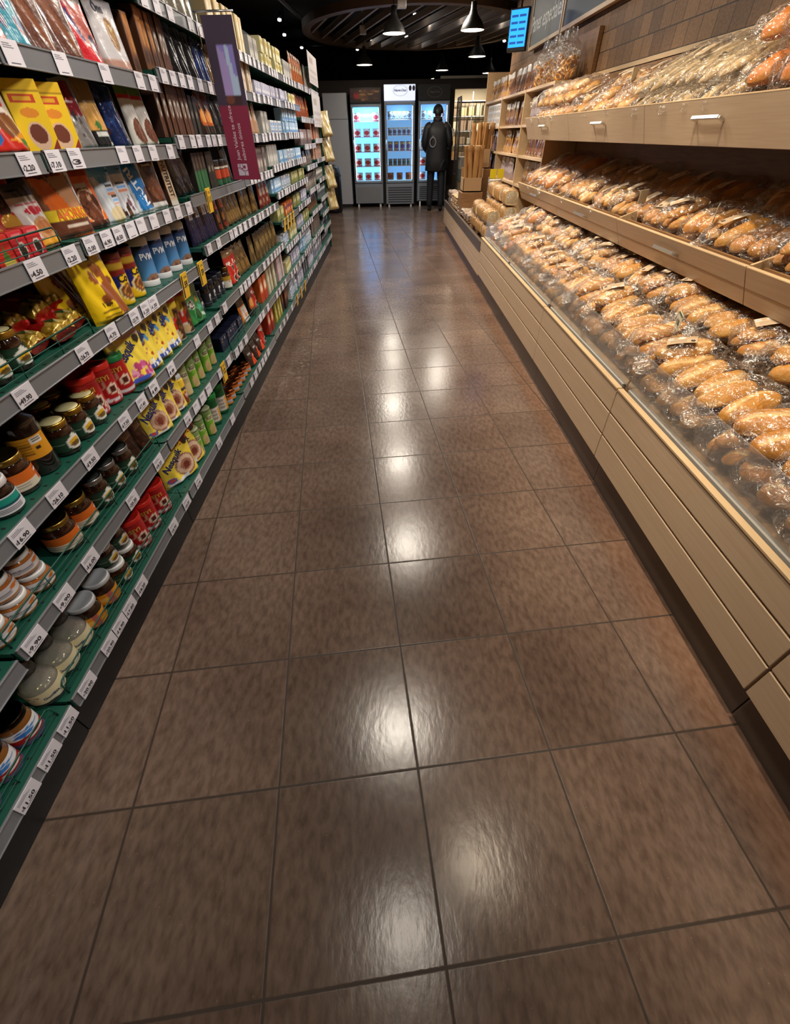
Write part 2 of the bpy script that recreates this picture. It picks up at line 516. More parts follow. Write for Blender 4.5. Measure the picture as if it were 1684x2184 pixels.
    hs = N('ShaderNodeMath'); hs.operation = 'MULTIPLY_ADD'; hs.inputs[1].default_value = -.6; Lk(gr.outputs[0], hs.inputs[0]); Lk(n2.outputs['Fac'], hs.inputs[2])
    bp = N('ShaderNodeBump'); bp.inputs['Strength'].default_value = .11; bp.inputs['Distance'].default_value = .004
    Lk(hs.outputs[0], bp.inputs['Height']); Lk(bp.outputs['Normal'], b.inputs['Normal'])
    return m

def slab(name, x0, x1, y0, y1, z0, z1, mat):
    mb = MB(); mb.box(x0, x1, y0, y1, z0, z1)
    return struct(mb.build(name, mat))

M_CEIL = plain('dark_ceiling', '2e2c2b', .8)
M_WALLD = plain('dark_wall', '1c1c1f', .7)
M_SOFFIT = plain('brown_soffit', '2a201b', .7)
M_ROOMW = plain('bakery_wall', 'd8cdb8', .6)
slab('floor', -5, 6.2, -3, 20, -.1, 0, floor_mat())
slab('ceiling', -5, 6.2, -3, 20, 3.35, 3.45, M_CEIL)
slab('wall_left', -5.1, -5, -3, 20, 0, 3.35, M_WALLD)
slab('wall_back', -5, 6.2, 20, 20.1, 0, 3.35, M_WALLD)
slab('wall_behind', -5, 6.2, -3.1, -3, 0, 3.35, M_WALLD)
slab('wall_outer', 6.2, 6.3, -3, 20, 0, 3.35, M_WALLD)
# partition behind the freezers, with the lit bakery hatch in it
mb = MB()
mb.box(-5, 1.52, 13.35, 13.6, 0, 2.24); mb.box(2.62, 6.2, 13.35, 13.6, 0, 2.24)
mb.box(1.52, 2.62, 13.35, 13.6, 0, .85); mb.box(1.52, 2.62, 13.35, 13.6, 2.08, 2.24)
struct(mb.build('wall_freezers', M_SOFFIT))
# bakery room behind the hatch
mb = MB()
mb.box(1.2, 3.2, 15.2, 15.3, 0, 2.3); mb.box(1.1, 1.2, 13.6, 15.3, 0, 2.3); mb.box(3.2, 3.3, 13.6, 15.3, 0, 2.3)
mb.box(1.1, 3.3, 13.6, 15.3, 2.24, 2.3)
struct(mb.build('wall_bakery', M_ROOMW))
area_light('bakery_room_light', (2.1, 14.3, 2.2), .6, 36, (1, .86, .64))

# tile-clad wall behind the bread
def brick_mat():
    m, nt, b = nmat('bread_wall_tiles')
    N = nt.nodes.new; Lk = nt.links.new
    geo = N('ShaderNodeNewGeometry')
    sx = N('ShaderNodeSeparateXYZ'); Lk(geo.outputs['Position'], sx.inputs[0])
    cb = N('ShaderNodeCombineXYZ'); Lk(sx.outputs[1], cb.inputs[0]); Lk(sx.outputs[2], cb.inputs[1])
    br = N('ShaderNodeTexBrick'); br.offset = .37; br.offset_frequency = 2
    br.inputs['Scale'].default_value = 1.0
    br.inputs['Brick Width'].default_value = .155; br.inputs['Row Height'].default_value = .115
    br.inputs['Mortar Size'].default_value = .0035; br.inputs['Mortar Smooth'].default_value = .2
    br.inputs['Color1'].default_value = (*lin('6e5137'), 1); br.inputs['Color2'].default_value = (*lin('94714e'), 1)
    br.inputs['Mortar'].default_value = (*lin('33261b'), 1)
    Lk(cb.outputs[0], br.inputs['Vector'])
    n = N('ShaderNodeTexNoise'); n.inputs['Scale'].default_value = 70; n.inputs['Detail'].default_value = 6; Lk(geo.outputs['Position'], n.inputs['Vector'])
    r = N('ShaderNodeValToRGB'); r.color_ramp.elements[0].position = .3; r.color_ramp.elements[1].position = .65
    r.color_ramp.elements[0].color = (.55, .53, .5, 1); r.color_ramp.elements[1].color = (1.05, 1.05, 1.05, 1)
    Lk(n.outputs['Fac'], r.inputs[0])
    mu = N('ShaderNodeMix'); mu.data_type = 'RGBA'; mu.blend_type = 'MULTIPLY'; mu.inputs[0].default_value = .7
    Lk(br.outputs['Color'], mu.inputs[6]); Lk(r.outputs[0], mu.inputs[7]); Lk(mu.outputs[2], b.inputs['Base Color'])
    b.inputs['Roughness'].default_value = .6
    bp = N('ShaderNodeBump'); bp.inputs['Strength'].default_value = .5; bp.inputs['Distance'].default_value = .006
    Lk(n.outputs['Fac'], bp.inputs['Height']); Lk(bp.outputs['Normal'], b.inputs['Normal'])
    return m
M_BRICK = brick_mat()
slab('wall_right', 1.84, 2.0, -3, 9.1, 0, 3.35, M_BRICK)
slab('trim_1', 1.80, 1.84, -1.5, 5.3, 1.685, 1.715, M_WOODB)

# oval drop ceiling with slanting slats
M_RING = plain('ring_brown', '86705e', .6)
M_SLAT = plain('slat_wood', 'b5a696', .55)
CX, CY, RX, RY, RZ = .55, 12.1, 2.12, 2.45, 2.78
mb = MB()
n = 72; V = []; Fq = []
for i in range(n):
    a = 2 * PI * i / n
    for (k, z) in ((1.0, RZ), (1.0, RZ + .10), (.93, RZ + .10), (.93, RZ)):
        V.append((CX + RX * k * math.cos(a), CY + RY * k * math.sin(a), z))
for i in range(n):
    j = (i + 1) % n
    for k in range(4):
        k2 = (k + 1) % 4
        Fq.append((i * 4 + k, j * 4 + k, j * 4 + k2, i * 4 + k2))
mb.add(V, Fq, '4a3a2e')
struct(mb.build('trim_2', M_RING))
mb = MB()
dx, dy = -.30, .954
for i in range(-6, 8):
    px, py = CX + i * .31, CY + i * .05
    # clip the slat to the oval
    best = [t for t in np.linspace(-2.6, 2.6, 105) if ((px + dx * t - CX) / (RX * .93)) ** 2 + ((py + dy * t - CY) / (RY * .93)) ** 2 < 1]
    if len(best) < 4: continue
    a, c = best[0], best[-1]
    nx, ny = dy * .02, -dx * .02
    A = (px + dx * a, py + dy * a); B = (px + dx * c, py + dy * c)
    vs = [(A[0] - nx, A[1] - ny, RZ + .02), (A[0] + nx, A[1] + ny, RZ + .02), (B[0] + nx, B[1] + ny, RZ + .02), (B[0] - nx, B[1] - ny, RZ + .02)]
    vs += [(x, y, z + .08) for x, y, z in vs]
    mb.add(vs, [(0, 3, 2, 1), (4, 5, 6, 7), (0, 1, 5, 4), (1, 2, 6, 5), (2, 3, 7, 6), (3, 0, 4, 7)], '7a6a5c')
struct(mb.build('trim_3', M_SLAT))
# ceiling ducts and conduits
mb = MB()
mb.tube([(-1.9, 7.5, 3.0), (-1.55, 13.3, 3.0)], .03, 8)
mb.tube([(-1.0, 14, 3.05), (-.6, 19.5, 3.05)], .04, 8)
mb.tube([(.55, 14.6, 3.05), (.45, 19.5, 3.05)], .04, 8)
mb.tube([(2.6, 10, 3.1), (2.5, 19.5, 3.1)], .05, 8)
mb.tube([(-4.5, 16.5, 3.15), (5.5, 16.5, 3.15)], .06, 8)
struct(mb.build('trim_4', plain('conduit_grey', '4d4f55', .5)))
# ------------------------------------------------------------------ left gondola: nine bays of green shelves with price rails
XF = -0.90             # front of the price rails
BAYS = [  # y0, y1, shelf heights (middle of the price rail)
    (-.42, .53, [.165, .405, .64, .88, 1.10, 1.30, 1.50]),
    (.53, 1.45, [.17, .422, .639, .88, 1.10, 1.30, 1.50, 1.75]),
    (1.45, 2.39, [.167, .425, .643, .878, 1.107, 1.302, 1.50, 1.75]),
    (2.39, 3.36, [.174, .412, .656, .928, 1.125, 1.33, 1.53, 1.73]),
    (3.36, 4.25, [.18, .41, .655, .926, 1.13, 1.335, 1.54, 1.715]),
    (4.25, 5.12, [.185, .40, .60, .79, .98, 1.15, 1.34, 1.545, 1.715]),
    (5.12, 6.02, [.19, .41, .62, .80, .98, 1.15, 1.345, 1.55, 1.715]),
    (6.02, 6.95, [.19, .42, .65, .86, 1.07, 1.25, 1.47, 1.72]),
    (6.95, 7.80, [.19, .36, .53, .70, .90, 1.10, 1.29, 1.50, 1.73]),
]
BAYN = ['nearest bay', 'second bay', 'third bay', 'fourth bay', 'fifth bay', 'sixth bay', 'seventh bay', 'eighth bay', 'farthest bay']
ORD = ['first', 'second', 'third', 'fourth', 'fifth', 'sixth', 'seventh', 'eighth', 'ninth', 'tenth', 'eleventh', 'twelfth',
       'thirteenth', 'fourteenth', 'fifteenth', 'sixteenth', 'seventeenth', 'eighteenth', 'nineteenth', 'twentieth'] + ['%d' % k for k in range(21, 60)]

_tags = {}
def price_tag_mesh(txt, kind='w'):
    if (txt, kind) not in _tags:
        mb = MB()
        if kind == 'w':
            w, h = .067, .046
            mb.box(0, .0016, -w / 2, w / 2, -h / 2, h / 2, 'dcd9e2', 0, .0006)
            pl = lambda dx0, dz0: (lambda x, y: np.stack([np.full_like(x, .0021), x + dx0, y + dz0], 1))
            if txt:
                text_on(mb, txt, .016, pl(-.004, -.007), '2a2830', .03, width=.040)
                text_on(mb, 'S/', .009, pl(-.027, -.008), '2a2830', .02)
            for r in range(3):
                mb.box(.0017, .0020, -.027, .012 - r * .006, .008 + r * .0035, .0095 + r * .0035, '8d8b96')
            mb.box(.0017, .0020, -.02, .016, -.0182, -.0165, '5a5862')
        else:
            w, h = .072, .10
            mb.box(0, .002, -w / 2, w / 2, -h * .66, h * .34, 'e8b92c', 0, .0008)
            mb.box(.0021, .0025, -w / 2 + .004, -w / 2 + .016, -h * .6, h * .26, '2c2a26')
            pl = lambda x, y: np.stack([np.full_like(x, .0029), x + .008, y - .012], 1)
            text_on(mb, txt, .034, pl, '28231c', .03, width=.032)
            mb.box(.0021, .0025, -.005, .030, .012, .0145, '6b5a22')
            mb.box(.0021, .0025, -.005, .026, .017, .0190, '6b5a22')
        _tags[txt, kind] = mb.mesh('price_tag', M_CARD)
    return _tags[txt, kind]

TAGS = {  # (bay, shelf): [(y, text, kind)]
    (0, 0): [(.495, '11.50', 'w'), (.405, '11.50', 'w'), (.315, '11.50', 'w')],
    (1, 0): [(.59, '20.90', 'w'), (.72, '20.90', 'w'), (.79, '14.90', 'w'), (.86, '17.80', 'w'), (.95, '18.20', 'w'), (1.25, '18.90', 'w'), (1.40, '20.30', 'w')],
    (1, 1): [(.58, '9.90', 'w'), (.71, '9.90', 'w'), (.845, '16.00', 'w'), (1.12, '20.20', 'w'), (1.34, '18.20', 'w')],
    (1, 2): [(.735, '16.90', 'w'), (.88, '26.10', 'w'), (1.05, '19.50', 'w'), (1.27, '17.50', 'w'), (1.40, '17.40', 'w')],
    (1, 3): [(.97, '49.90', 'w'), (1.24, '26.70', 'w'), (1.41, '4.70', 'w')],
    (1, 4): [(1.22, '4.50', 'w'), (1.38, '2.20', 'w')],
    (1, 5): [(1.375, '2.20', 'w')],
    (2, 0): [(1.55, '17.90', 'w'), (1.87, '9.20', 'w'), (2.12, '', 'w')],
    (2, 1): [(1.66, '13.90', 'w'), (1.77, '', 'w'), (1.86, '', 'w'), (1.95, '', 'w'), (2.14, '', 'w'), (2.19, '12', 'y'), (2.30, '', 'w')],
    (2, 2): [(1.51, '18', 'w'), (1.68, '18', 'w'), (1.99, '', 'w'), (2.18, '', 'w'), (2.30, '', 'w')],
    (2, 3): [(1.57, '23.70', 'w'), (1.66, '1.20', 'w'), (1.73, '1.30', 'w'), (2.05, '59', 'y'), (2.27, '59', 'y')],
    (2, 4): [(1.49, '2.00', 'w'), (1.59, '6.90', 'w'), (1.67, '8.50', 'w'), (1.76, '', 'w'), (1.84, '', 'w'), (1.95, '', 'w'), (2.08, '', 'w'), (2.2, '', 'w'), (2.33, '', 'w')],
    (2, 5): [(1.48, '7.10', 'w'), (1.595, '3', 'w'), (1.88, '', 'w'), (2.0, '', 'w'), (2.13, '', 'w'), (2.3, '', 'w')],
    (2, 6): [(1.50, '', 'w'), (1.71, '', 'w'), (1.95, '', 'w'), (2.2, '', 'w'), (2.32, '', 'w')],
    (3, 4): [(2.62, '11', 'y')],
    (5, 3): [(4.35, '', 'y'), (4.5, '', 'y'), (4.65, '', 'y'), (4.8, '', 'y')],
    (5, 0): [(4.4, '', 'y'), (4.65, '', 'y'), (4.9, '', 'y')],
}
WIRES = {(0, 0): (-.3, .50), (1, 1): (.55, 1.43), (1, 0): (.56, 1.42), (1, 3): (.55, 1.36), (1, 4): (.6, 1.40), (3, 1): (2.45, 3.2)}

DEPTH = .50
def shelf_mesh(y0, y1, z):
    mb = MB()
    t = .016
    zt = z + .014
    mb.box(XF - DEPTH, XF - .012, y0 + .004, y1 - .004, zt - t, zt, '1f6a55', 0)
    # front lip with the little clip slots
    mb.box(XF - .016, XF - .006, y0 + .004, y1 - .004, zt - .03, zt + .003, '1f6a55', 0)
    for k in range(int((y1 - y0) / .055)):
        yy = y0 + .04 + k * .055
        mb.box(XF - .040, XF - .030, yy, yy + .006, zt, zt + .0006, '08201a', 1)
        mb.box(XF - .10, XF - .092, yy + .02, yy + .026, zt, zt + .0006, '08201a', 1)
    return mb.mesh('shelf_board', [M_GREEN, M_BLACK])
def rail_mesh(y0, y1):
    mb = MB()
    mb.box(XF - .006, XF - .001, y0 + .006, y1 - .006, -.021, .021, '6f7174', 0, .001)
    mb.box(XF - .004, XF + .0022, y0 + .006, y1 - .006, .0185, .023, '6f7174', 0, .0008)
    mb.box(XF - .004, XF + .0022, y0 + .006, y1 - .006, -.023, -.0195, '6f7174', 0, .0008)
    return mb.mesh('price_rail', M_RAIL)
def wire_mesh(y0, y1):
    mb = MB()
    x = XF - .024; h = .052
    for k, zz in enumerate((h, h * .62, h * .25)):
        r = .0024 if k == 0 else .0014
        mb.tube([(x, y0, 0), (x, y0, zz - .01), (x, y0 + .01, zz), (x, y1 - .01, zz), (x, y1, zz - .01), (x, y1, 0)] if k == 0
                else [(x, y0, zz), (x, y1, zz)], r, 6, '1f6a55')
    m = 5
    for i in range(1, m):
        yy = y0 + (y1 - y0) * i / m
        mb.tube([(x, yy, 0), (x, yy, h)], .0014, 5, '1f6a55')
    return mb.mesh('wire_guard', M_GREEN)

for bi, (y0, y1, zs) in enumerate(BAYS):
    bay = empty('shelf_bay', (XF, y0, 0))
    off = (-XF, -y0, 0)
    wh = ['nearest', 'second nearest', 'third', 'fourth', 'fifth', 'sixth', 'seventh', 'second farthest', 'farthest'][bi]
    tag(bay, 'green metal shelf bay with grey price rails, %s of the long left row' % wh, 'shelf', 'shelf bays on the left of the aisle')
    mb = MB()
    mb.box(XF - DEPTH - .04, XF - DEPTH, y0, y1, .02, 2.12)
    mb.build('back_panel', M_BACK, bay, off)
    mb = MB()
    mb.box(XF - DEPTH, XF - .042, y0 + .002, y1 - .002, 0, .125)
    mb.build('base_plinth', M_DARK, bay, off)
    for yy in ((y0 + .001, y1 - .031) if bi == 8 else (y0 + .001,)):
        mb = MB(); mb.box(XF - DEPTH, XF - DEPTH + .03, yy, yy + .03, .12, 2.12); mb.build('upright', M_GREEN, bay, off)
    for si, z in enumerate(zs):
        s = link('shelf', shelf_mesh(y0, y1, z), bay, off)
        r = link('price_rail', rail_mesh(y0, y1), s, (0, 0, z))
        tl = TAGS.get((bi, si))
        rr = random.Random(bi * 31 + si)
        if tl is None:
            tl = []
            if bi >= 3:
                yy = y0 + .06
                while yy < y1 - .05:
                    if rr.random() < .8: tl.append((yy, '', 'w'))
                    yy += rr.uniform(.085, .16)
        for (yy, txt, kd) in tl:
            yy = min(max(yy, y0 + .042), y1 - .042)
            o = link('price_tag' if kd == 'w' else 'offer_tag', price_tag_mesh(txt, kd), s, (XF + .0024, yy, z + rr.uniform(-.001, .001)), (rr.uniform(-.02, .02), rr.uniform(.02, .12) if kd == 'y' else 0, 0))
        if (bi, si) in WIRES:
            a, c = WIRES[bi, si]
            link('wire_guard', wire_mesh(a, c), s, (0, 0, z + .014))
# end panel of the row
mb = MB(); mb.box(XF - DEPTH - .04, XF - .02, 7.803, 7.825, .02, 2.0)
tag(mb.build('end_panel', M_GREEN), 'dark green end panel closing the far end of the left shelves', 'panel')

# double-sided card pinned at right angles to the shelf edge
def pennant():
    root = empty('aisle_banner', (-.86, 3.0, 1.165))
    tag(root, 'tall maroon and grey advertising banner standing out from the left shelves', 'banner')
    w, h = .145, .60
    mb = MB()
    nu, nv = 24, 80
    art = [('fill', '93304f'), ('rect', 0, .50, 1, 1, '4b3f55'), ('rect', .30, .56, .86, .84, '9a8fe0'), ('poly', [(.30, .56), (.62, .56), (.66, .66), (.50, .80), (.30, .84)], 'b8a4e4'),
           ('poly', [(.62, .56), (.86, .56), (.86, .66), (.74, .68), (.66, .84), (.56, .84)], 'c3dcff'), ('rect', .30, .50, .86, .56, '4a3038'), ('ell', .46, .53, .14, .03, '7d4a3c')]
    mb.surf(lambda u, v: np.stack([u * w, np.full_like(u, -.0015), v * h], 1), nu, nv, art, smooth=False)
    mb.surf(lambda u, v: np.stack([u * w, np.full_like(u, .0015), v * h], 1), 2, 2, None, '93304f', smooth=False, flip=True)
    mb.box(0, w, -.0012, .0012, -.0005, .0, '93304f'); mb.box(-.0006, 0, -.0014, .0014, 0, h, '6b2440'); mb.box(w, w + .0006, -.0014, .0014, 0, h, '6b2440')
    mb.build('banner_card', M_CARD, root)
    mb = MB()
    for k, (s, xx) in enumerate((('Juan Valdez te ofrece', .052), ('sabores \u00fanicos', .080))):
        V, _ = text_geo(s, .015)
        sz = .025; ln = (V[:, 0].max() - V[:, 0].min()) * sz
        pl = lambda x, y, xx=xx, ln=ln: np.stack([xx - y, np.full_like(x, -.0024), x + .082 + ln / 2], 1)
        text_on(mb, s, sz, pl, 'e6c3d2', .015)
    mb.build('lettering', M_CARD, root)
    mb = MB()
    mb.surf(lambda u, v: np.stack([.034 + u * .052, np.full_like(u, -.0022), .018 + v * .05], 1), 18, 18,
            [('fill', 'd9cfe6'), ('ring', .2, .2, .5, .5, .8, '93304f'), ('ring', .7, .8, .5, .45, .75, '93304f'), ('ell', .72, .72, .12, .14, '93304f'), ('ring', .3, .8, .3, .3, .7, '93304f')], smooth=False)
    mb.build('logo_patch', M_CARD, root)
    mb = MB(); mb.tube([(-.03, 0, h + .012), (w + .01, 0, h + .012)], .004, 8, 'c9ccd2'); mb.tube([(-.02, 0, h + .012), (-.02, 0, h - .10)], .003, 6, 'c9ccd2')
    mb.build('bracket', M_METAL, root)
pennant()
# ------------------------------------------------------------------ shelf goods: each kind is built once, then copied
class Kind:
    def __init__(self, name, parts, cat):
        self.name, self.parts, self.cat = name, parts, cat   # parts: [(part name, mesh, label or None)]

PLACED = []   # (root object, kind key, description, bay, shelf, y, extra)
def put(kind, desc, bay, shelf, y, x=None, z=None, yaw=0.0, lean=0.0, face=PI / 2, extra='', roll=0.0):
    if z is None:
        z = BAYS[bay][2][shelf] + .0145
    if x is None: x = -.935
    if kind.cat in ('jar', 'tin', 'tub', 'bottle') and face > 0: yaw -= .72
    rot = Euler((lean, roll, 0)).to_matrix()
    rot = (Matrix.Rotation(face + yaw, 3, 'Z') @ rot).to_euler()
    if len(kind.parts) == 1:
        root = link(kind.name, kind.parts[0][1], None, (x, y, z), rot)
    else:
        root = empty(kind.name, (x, y, z), rot)
        for pn, me, lb in kind.parts:
            o = link(pn, me, root)
            if lb: o['label'] = lb
    root['category'] = kind.cat
    PLACED.append((root, desc, bay, shelf, y, extra))
    return root

def wob(seed, n=5):
    rr = random.Random(seed)
    return [(rr.uniform(4, 16), rr.uniform(3, 14), rr.uniform(0, 6.28), rr.uniform(.3, 1)) for _ in range(n)]

def pouch_fn(w, h, d, seed, crinkle=.0016, stand=True, topw=1.0, side=-1):
    ws = wob(seed)
    def thick(u, v):
        e = np.clip(1 - np.abs(2 * u - 1) ** 2.4, 0, 1) ** .55
        if stand:
            k = np.clip(v / .05, 0.55, 1) * np.clip((1 - v) / .93, 0, 1) ** .75
        else:
            k = np.clip(v * (1 - v) * 4, 0, 1) ** .5
        t = d / 2 * e * k
        for a, b, p, q in ws:
            t = t + crinkle * q * np.sin(a * u * 2 + b * v + p) * e * np.clip(k, 0, 1)
        return np.maximum(t, .0006)
    def fn(u, v):
        t = thick(u, v)
        x = (u - .5) * w * (1 + (topw - 1) * v) * (1 - .05 * np.sin(PI * np.clip(v, 0, 1)) * (d / w > .2))
        z = v * h * (1 - .0) + .004 * np.sin(u * 5 + seed) * (v > .9)
        return np.stack([x, side * t, z], 1)
    return fn

def pouch(name, w, h, d, art, texts=(), mat=None, seed=1, stand=True, nu=32, nv=44, back=None, cat='food pouch', body='pouch', topw=1.0, crinkle=.0016):
    mat = mat or M_FILM
    f = pouch_fn(w, h, d, seed, crinkle, stand, topw, -1)
    g = pouch_fn(w, h, d, seed, crinkle, stand, topw, 1)
    mb = MB()
    mb.surf(f, nu, nv, art)
    mb.surf(g, max(6, nu // 3), max(6, nv // 3), None, back or art[0][1], flip=True)
    n = 10; u = np.linspace(0, 1, n)
    A = f(u, np.zeros(n)); B = g(u, np.zeros(n))
    mb.add(np.concatenate([A, B]), [(i, n + i, n + i + 1, i + 1) for i in range(n - 1)], back or art[0][1])
    parts = [(body, mb.mesh(body, mat), None)]
    if texts:
        mb = MB()
        for (s, cu, cv, size, col, ang, wid) in texts:
            def pl(x, y, cu=cu, cv=cv):
                u = x / w + cu; v = y / h + cv
                P = f(u, v); P[:, 1] -= .0014
                return P
            text_on(mb, s, size, pl, col, .03, ang, wid)
        parts.append(('lettering', mb.mesh('lettering', M_CARD), None))
    return Kind(name, parts, cat)

def can(name, r, h, art, lid=None, lidh=.012, mat=None, cat='tin', texts=(), n=36, base=None, lidr=1.04, body='body', prof=None, domed=False):
    mb = MB()
    nz = 22
    pr = prof or [(r * .9, 0)] + [(r, .004 + (h - .008) * k / nz) for k in range(nz + 1)] + [(r * .9, h)]
    mb.lathe(pr, n, art=art, mat=0)
    parts = [(body, mb.mesh(body, mat or M_PLAST), None)]
    if lid:
        mb = MB(); R = r * lidr
        if domed:
            mb.lathe([(R * .98, h - .002), (R, h + .004), (R, h + lidh * .6), (R * .9, h + lidh * .9), (R * .6, h + lidh), (.001, h + lidh)], n, lid)
        else:
            mb.lathe([(R * .98, h - .004), (R, h - .001), (R, h + lidh * .8), (R * .95, h + lidh), (R * .9, h + lidh * .82), (.001, h + lidh * .82)], n, lid)
        parts.append(('lid', mb.mesh('lid', M_PLAST), None))
    if base:
        mb = MB(); mb.lathe([(r * 1.01, -.0005), (r * 1.03, .002), (r * 1.03, .02), (r * 1.005, .022)], n, base, capt=False)
        parts.append(('base_band', mb.mesh('base_band', M_PLAST), None))
    if texts:
        mb = MB()
        for (s, a0, zc, size, col, ang, wid) in texts:
            pl = lambda x, y, a0=a0, zc=zc: np.stack([(r + .0012) * np.sin(x / r + a0), -(r + .0012) * np.cos(x / r + a0), y + zc], 1)
            text_on(mb, s, size, pl, col, .03, ang, wid)
        parts.append(('lettering', mb.mesh('lettering', M_CARD), None))
    return Kind(name, parts, cat)

def jar(name, r, h, glass, label, lidcol, lidmat=None, lidtop=None, lz=(.15, .62), neck=.86, cat='jar', lidh=.016, extra=None, glassmat=None, n=32, wrap=1.0, lidr=None):
    mb = MB()
    hb = h - lidh
    sh = hb * .80
    prof = [(r * .80, 0), (r * .96, .003), (r, .010), (r, sh), (r * .97, sh + (hb - sh) * .35), (r * neck, sh + (hb - sh) * .7), (r * neck * .97, hb)]
    mb.lathe(prof, n, glass)
    parts = [('glass_body', mb.mesh('glass_body', glassmat or M_JAR), None)]
    R = lidr or r * neck * 1.06
    mb = MB()
    mb.lathe([(R * .97, hb - .001), (R, hb + .001), (R, h - .003), (R * .97, h), (R * .90, h), (R * .87, h - .0015), (.001, h - .0015)], n, lidcol)
    lm = mb.mesh('lid', lidmat or M_METAL); parts.append(('lid', lm, None))
    if lidtop:
        mb = MB(); mb.lathe([(R * .82, h - .001), (R * .82, h - .0002), (.001, h - .0001)], n, art=None, cols=lidtop); parts.append(('lid_print', mb.mesh('lid_print', M_CARD), None))
    z0, z1 = lz[0] * h, lz[1] * h
    mb = MB()
    na, nz = 40, 22
    def fn(u, v):
        a = (u - .5) * PI * 1.9 * wrap
        return np.stack([(r + .0008) * np.sin(a), -(r + .0008) * np.cos(a), z0 + v * (z1 - z0)], 1)
    mb.surf(fn, na, nz, label)
    parts.append(('label', mb.mesh('label', M_CARD), None))
    if extra: parts.append(extra(r, h))
    return Kind(name, parts, cat)

def carton(name, w, h, d, art, side='999999', texts=(), mat=None, nu=10, nv=14, cat='box', body='carton'):
    mb = MB()
    mb.box(-w / 2, w / 2, -d + .0006, 0, 0, h, side, 0, .0012)
    mb.v[-1][:, 1] = mb.v[-1][:, 1] + d - .0006   # box stands from y=0 backwards
    mb.v[-1][:, 1] = np.where(True, mb.v[-1][:, 1], 0)
    mb.surf(lambda u, v: np.stack([(u - .5) * (w - .002), np.full_like(u, -.0008), .001 + v * (h - .002)], 1), nu, nv, art, smooth=False)
    parts = [(body, mb.mesh(body, mat or M_CARD), None)]
    if texts:
        mb = MB()
        for (s, cu, cv, size, col, ang, wid) in texts:
            pl = lambda x, y, cu=cu, cv=cv: np.stack([x + (cu - .5) * w, np.full_like(x, -.0016), y + cv * h], 1)
            text_on(mb, s, size, pl, col, .03, ang, wid)
        parts.append(('lettering', mb.mesh('lettering', M_CARD), None))
    return Kind(name, parts, cat)

# ---- near kinds
def cocoa(variant, w=.155, h=.185):
    foot = {'pink': [('blobs', 26, .35, .10, .95, .36, .03, .09, ['c2417a', 'd9629a', 'e7a0bf', 'b23a6c'], 3), ('ell', .5, .1, .3, .05, '3b53b4'), ('rect', .04, 0, .9, .05, 'f0b31a')],
            'blue': [('poly', [(0, .08), (1, .22), (1, .12), (0, 0)], '2d4fa5'), ('blobs', 22, .45, .08, .98, .26, .02, .06, ['e8e8ee', '4b66b8', 'f2f2f4'], 4), ('blobs', 6, .5, .3, .7, .6, .03, .06, ['a2563a', 'c98a5a', 'b03a2a'], 8), ('blobs', 10, .55, .55, .82, .7, .02, .05, ['3f9adf', '58aee8'], 5), ('rect', .1, 0, .8, .04, 'efa51e')],
            'ring': [('ell', .56, .34, .34, .24, '9a6a55'), ('ring', .56, .34, .30, .2, .45, 'cfa98d'), ('ell', .56, .33, .12, .09, '6d2f25'), ('ring', .5, .3, .4, .3, .9, 'e6d2b8'), ('poly', [(.12, .07), (.7, .12), (.72, .04), (.14, 0)], 'dfe3ee'), ('ell', .2, .13, .14, .05, '3b5bb0'), ('ell', .2, .13, .08, .03, 'd34a3a')]}[variant]
    top = 'c9a59a' if variant == 'pink' else 'cbbb74'
    art = [('fill', 'f2d64a'), ('rect', 0, .86, 1, 1, top), ('poly', [(0, .86), (1, .86), (1, .93), (0, .80)], top), ('blobs', 12, 0, .55, 1, .85, .04, .1, ['f7e27a', 'efcf3c'], 2)] + foot + \
          [('ell', .86, .80, .10, .075, '2b231c'), ('rect', .05, .70, .2, .73, '7a5a30')]
    return pouch('cocoa_pouch', w, h, .055, art, [('Nesquik', .42, .60, .047, '1c2b66', .52, w * .72)], M_FILM, 5, back='e0c53a')
K = {}
K['cocoa_pink'] = cocoa('pink'); K['cocoa_blue'] = cocoa('blue'); K['cocoa_ring'] = cocoa('ring', .14, .17)
K['maxi'] = pouch('large_cocoa_bag', .20, .185, .06, [('fill', 'f2d64a'), ('rect', 0, .80, 1, 1, '9c1d1f'), ('rect', 0, .94, 1, 1, '7c1618'), ('ell', .66, .36, .30, .26, '9a6a55'), ('ring', .66, .36, .26, .22, .4, 'd6b69c'), ('ell', .66, .34, .1, .09, '6d2f25'),
     ('poly', [(.05, .1), (.6, .16), (.62, .05), (.07, 0)], 'e3e6f0'), ('ell', .16, .18, .12, .07, '3b5bb0'), ('ell', .16, .18, .07, .045, 'd34a3a'), ('ell', .9, .84, .08, .085, '2b231c'), ('rect', .55, 0, 1, .06, 'e9e4d2')],
     [('MAXIBOLSA', .44, .87, .03, 'f4cf3a', 0, .15), ('Nesquik', .40, .58, .042, '1c2b66', .45, .13)], M_FILM, 9)
K['redtin_r'] = can('coffee_tin', .046, .122, [('fill', 'a8191c'), ('rect', -9, 0, 9, .10, '8e1416'), ('rect', -9, .10, 9, .17, 'd9c9cf'), ('blobs', 8, .1, .08, .9, .19, .02, .05, ['e8dfe4', 'c23033'], 2), ('ring', .62, .44, .15, .15, .45, 'e9cfb8'), ('ell', .62, .44, .10, .1, '4e1a14'), ('ring', .36, .60, .12, .11, .5, 'c9927a'), ('ring', .78, .27, .08, .08, .3, 'efe2d6')],
     'd8281e', .017, texts=[('SIYI', -.05, .094, .022, 'c99a3c', 0, .04)], cat='tin')
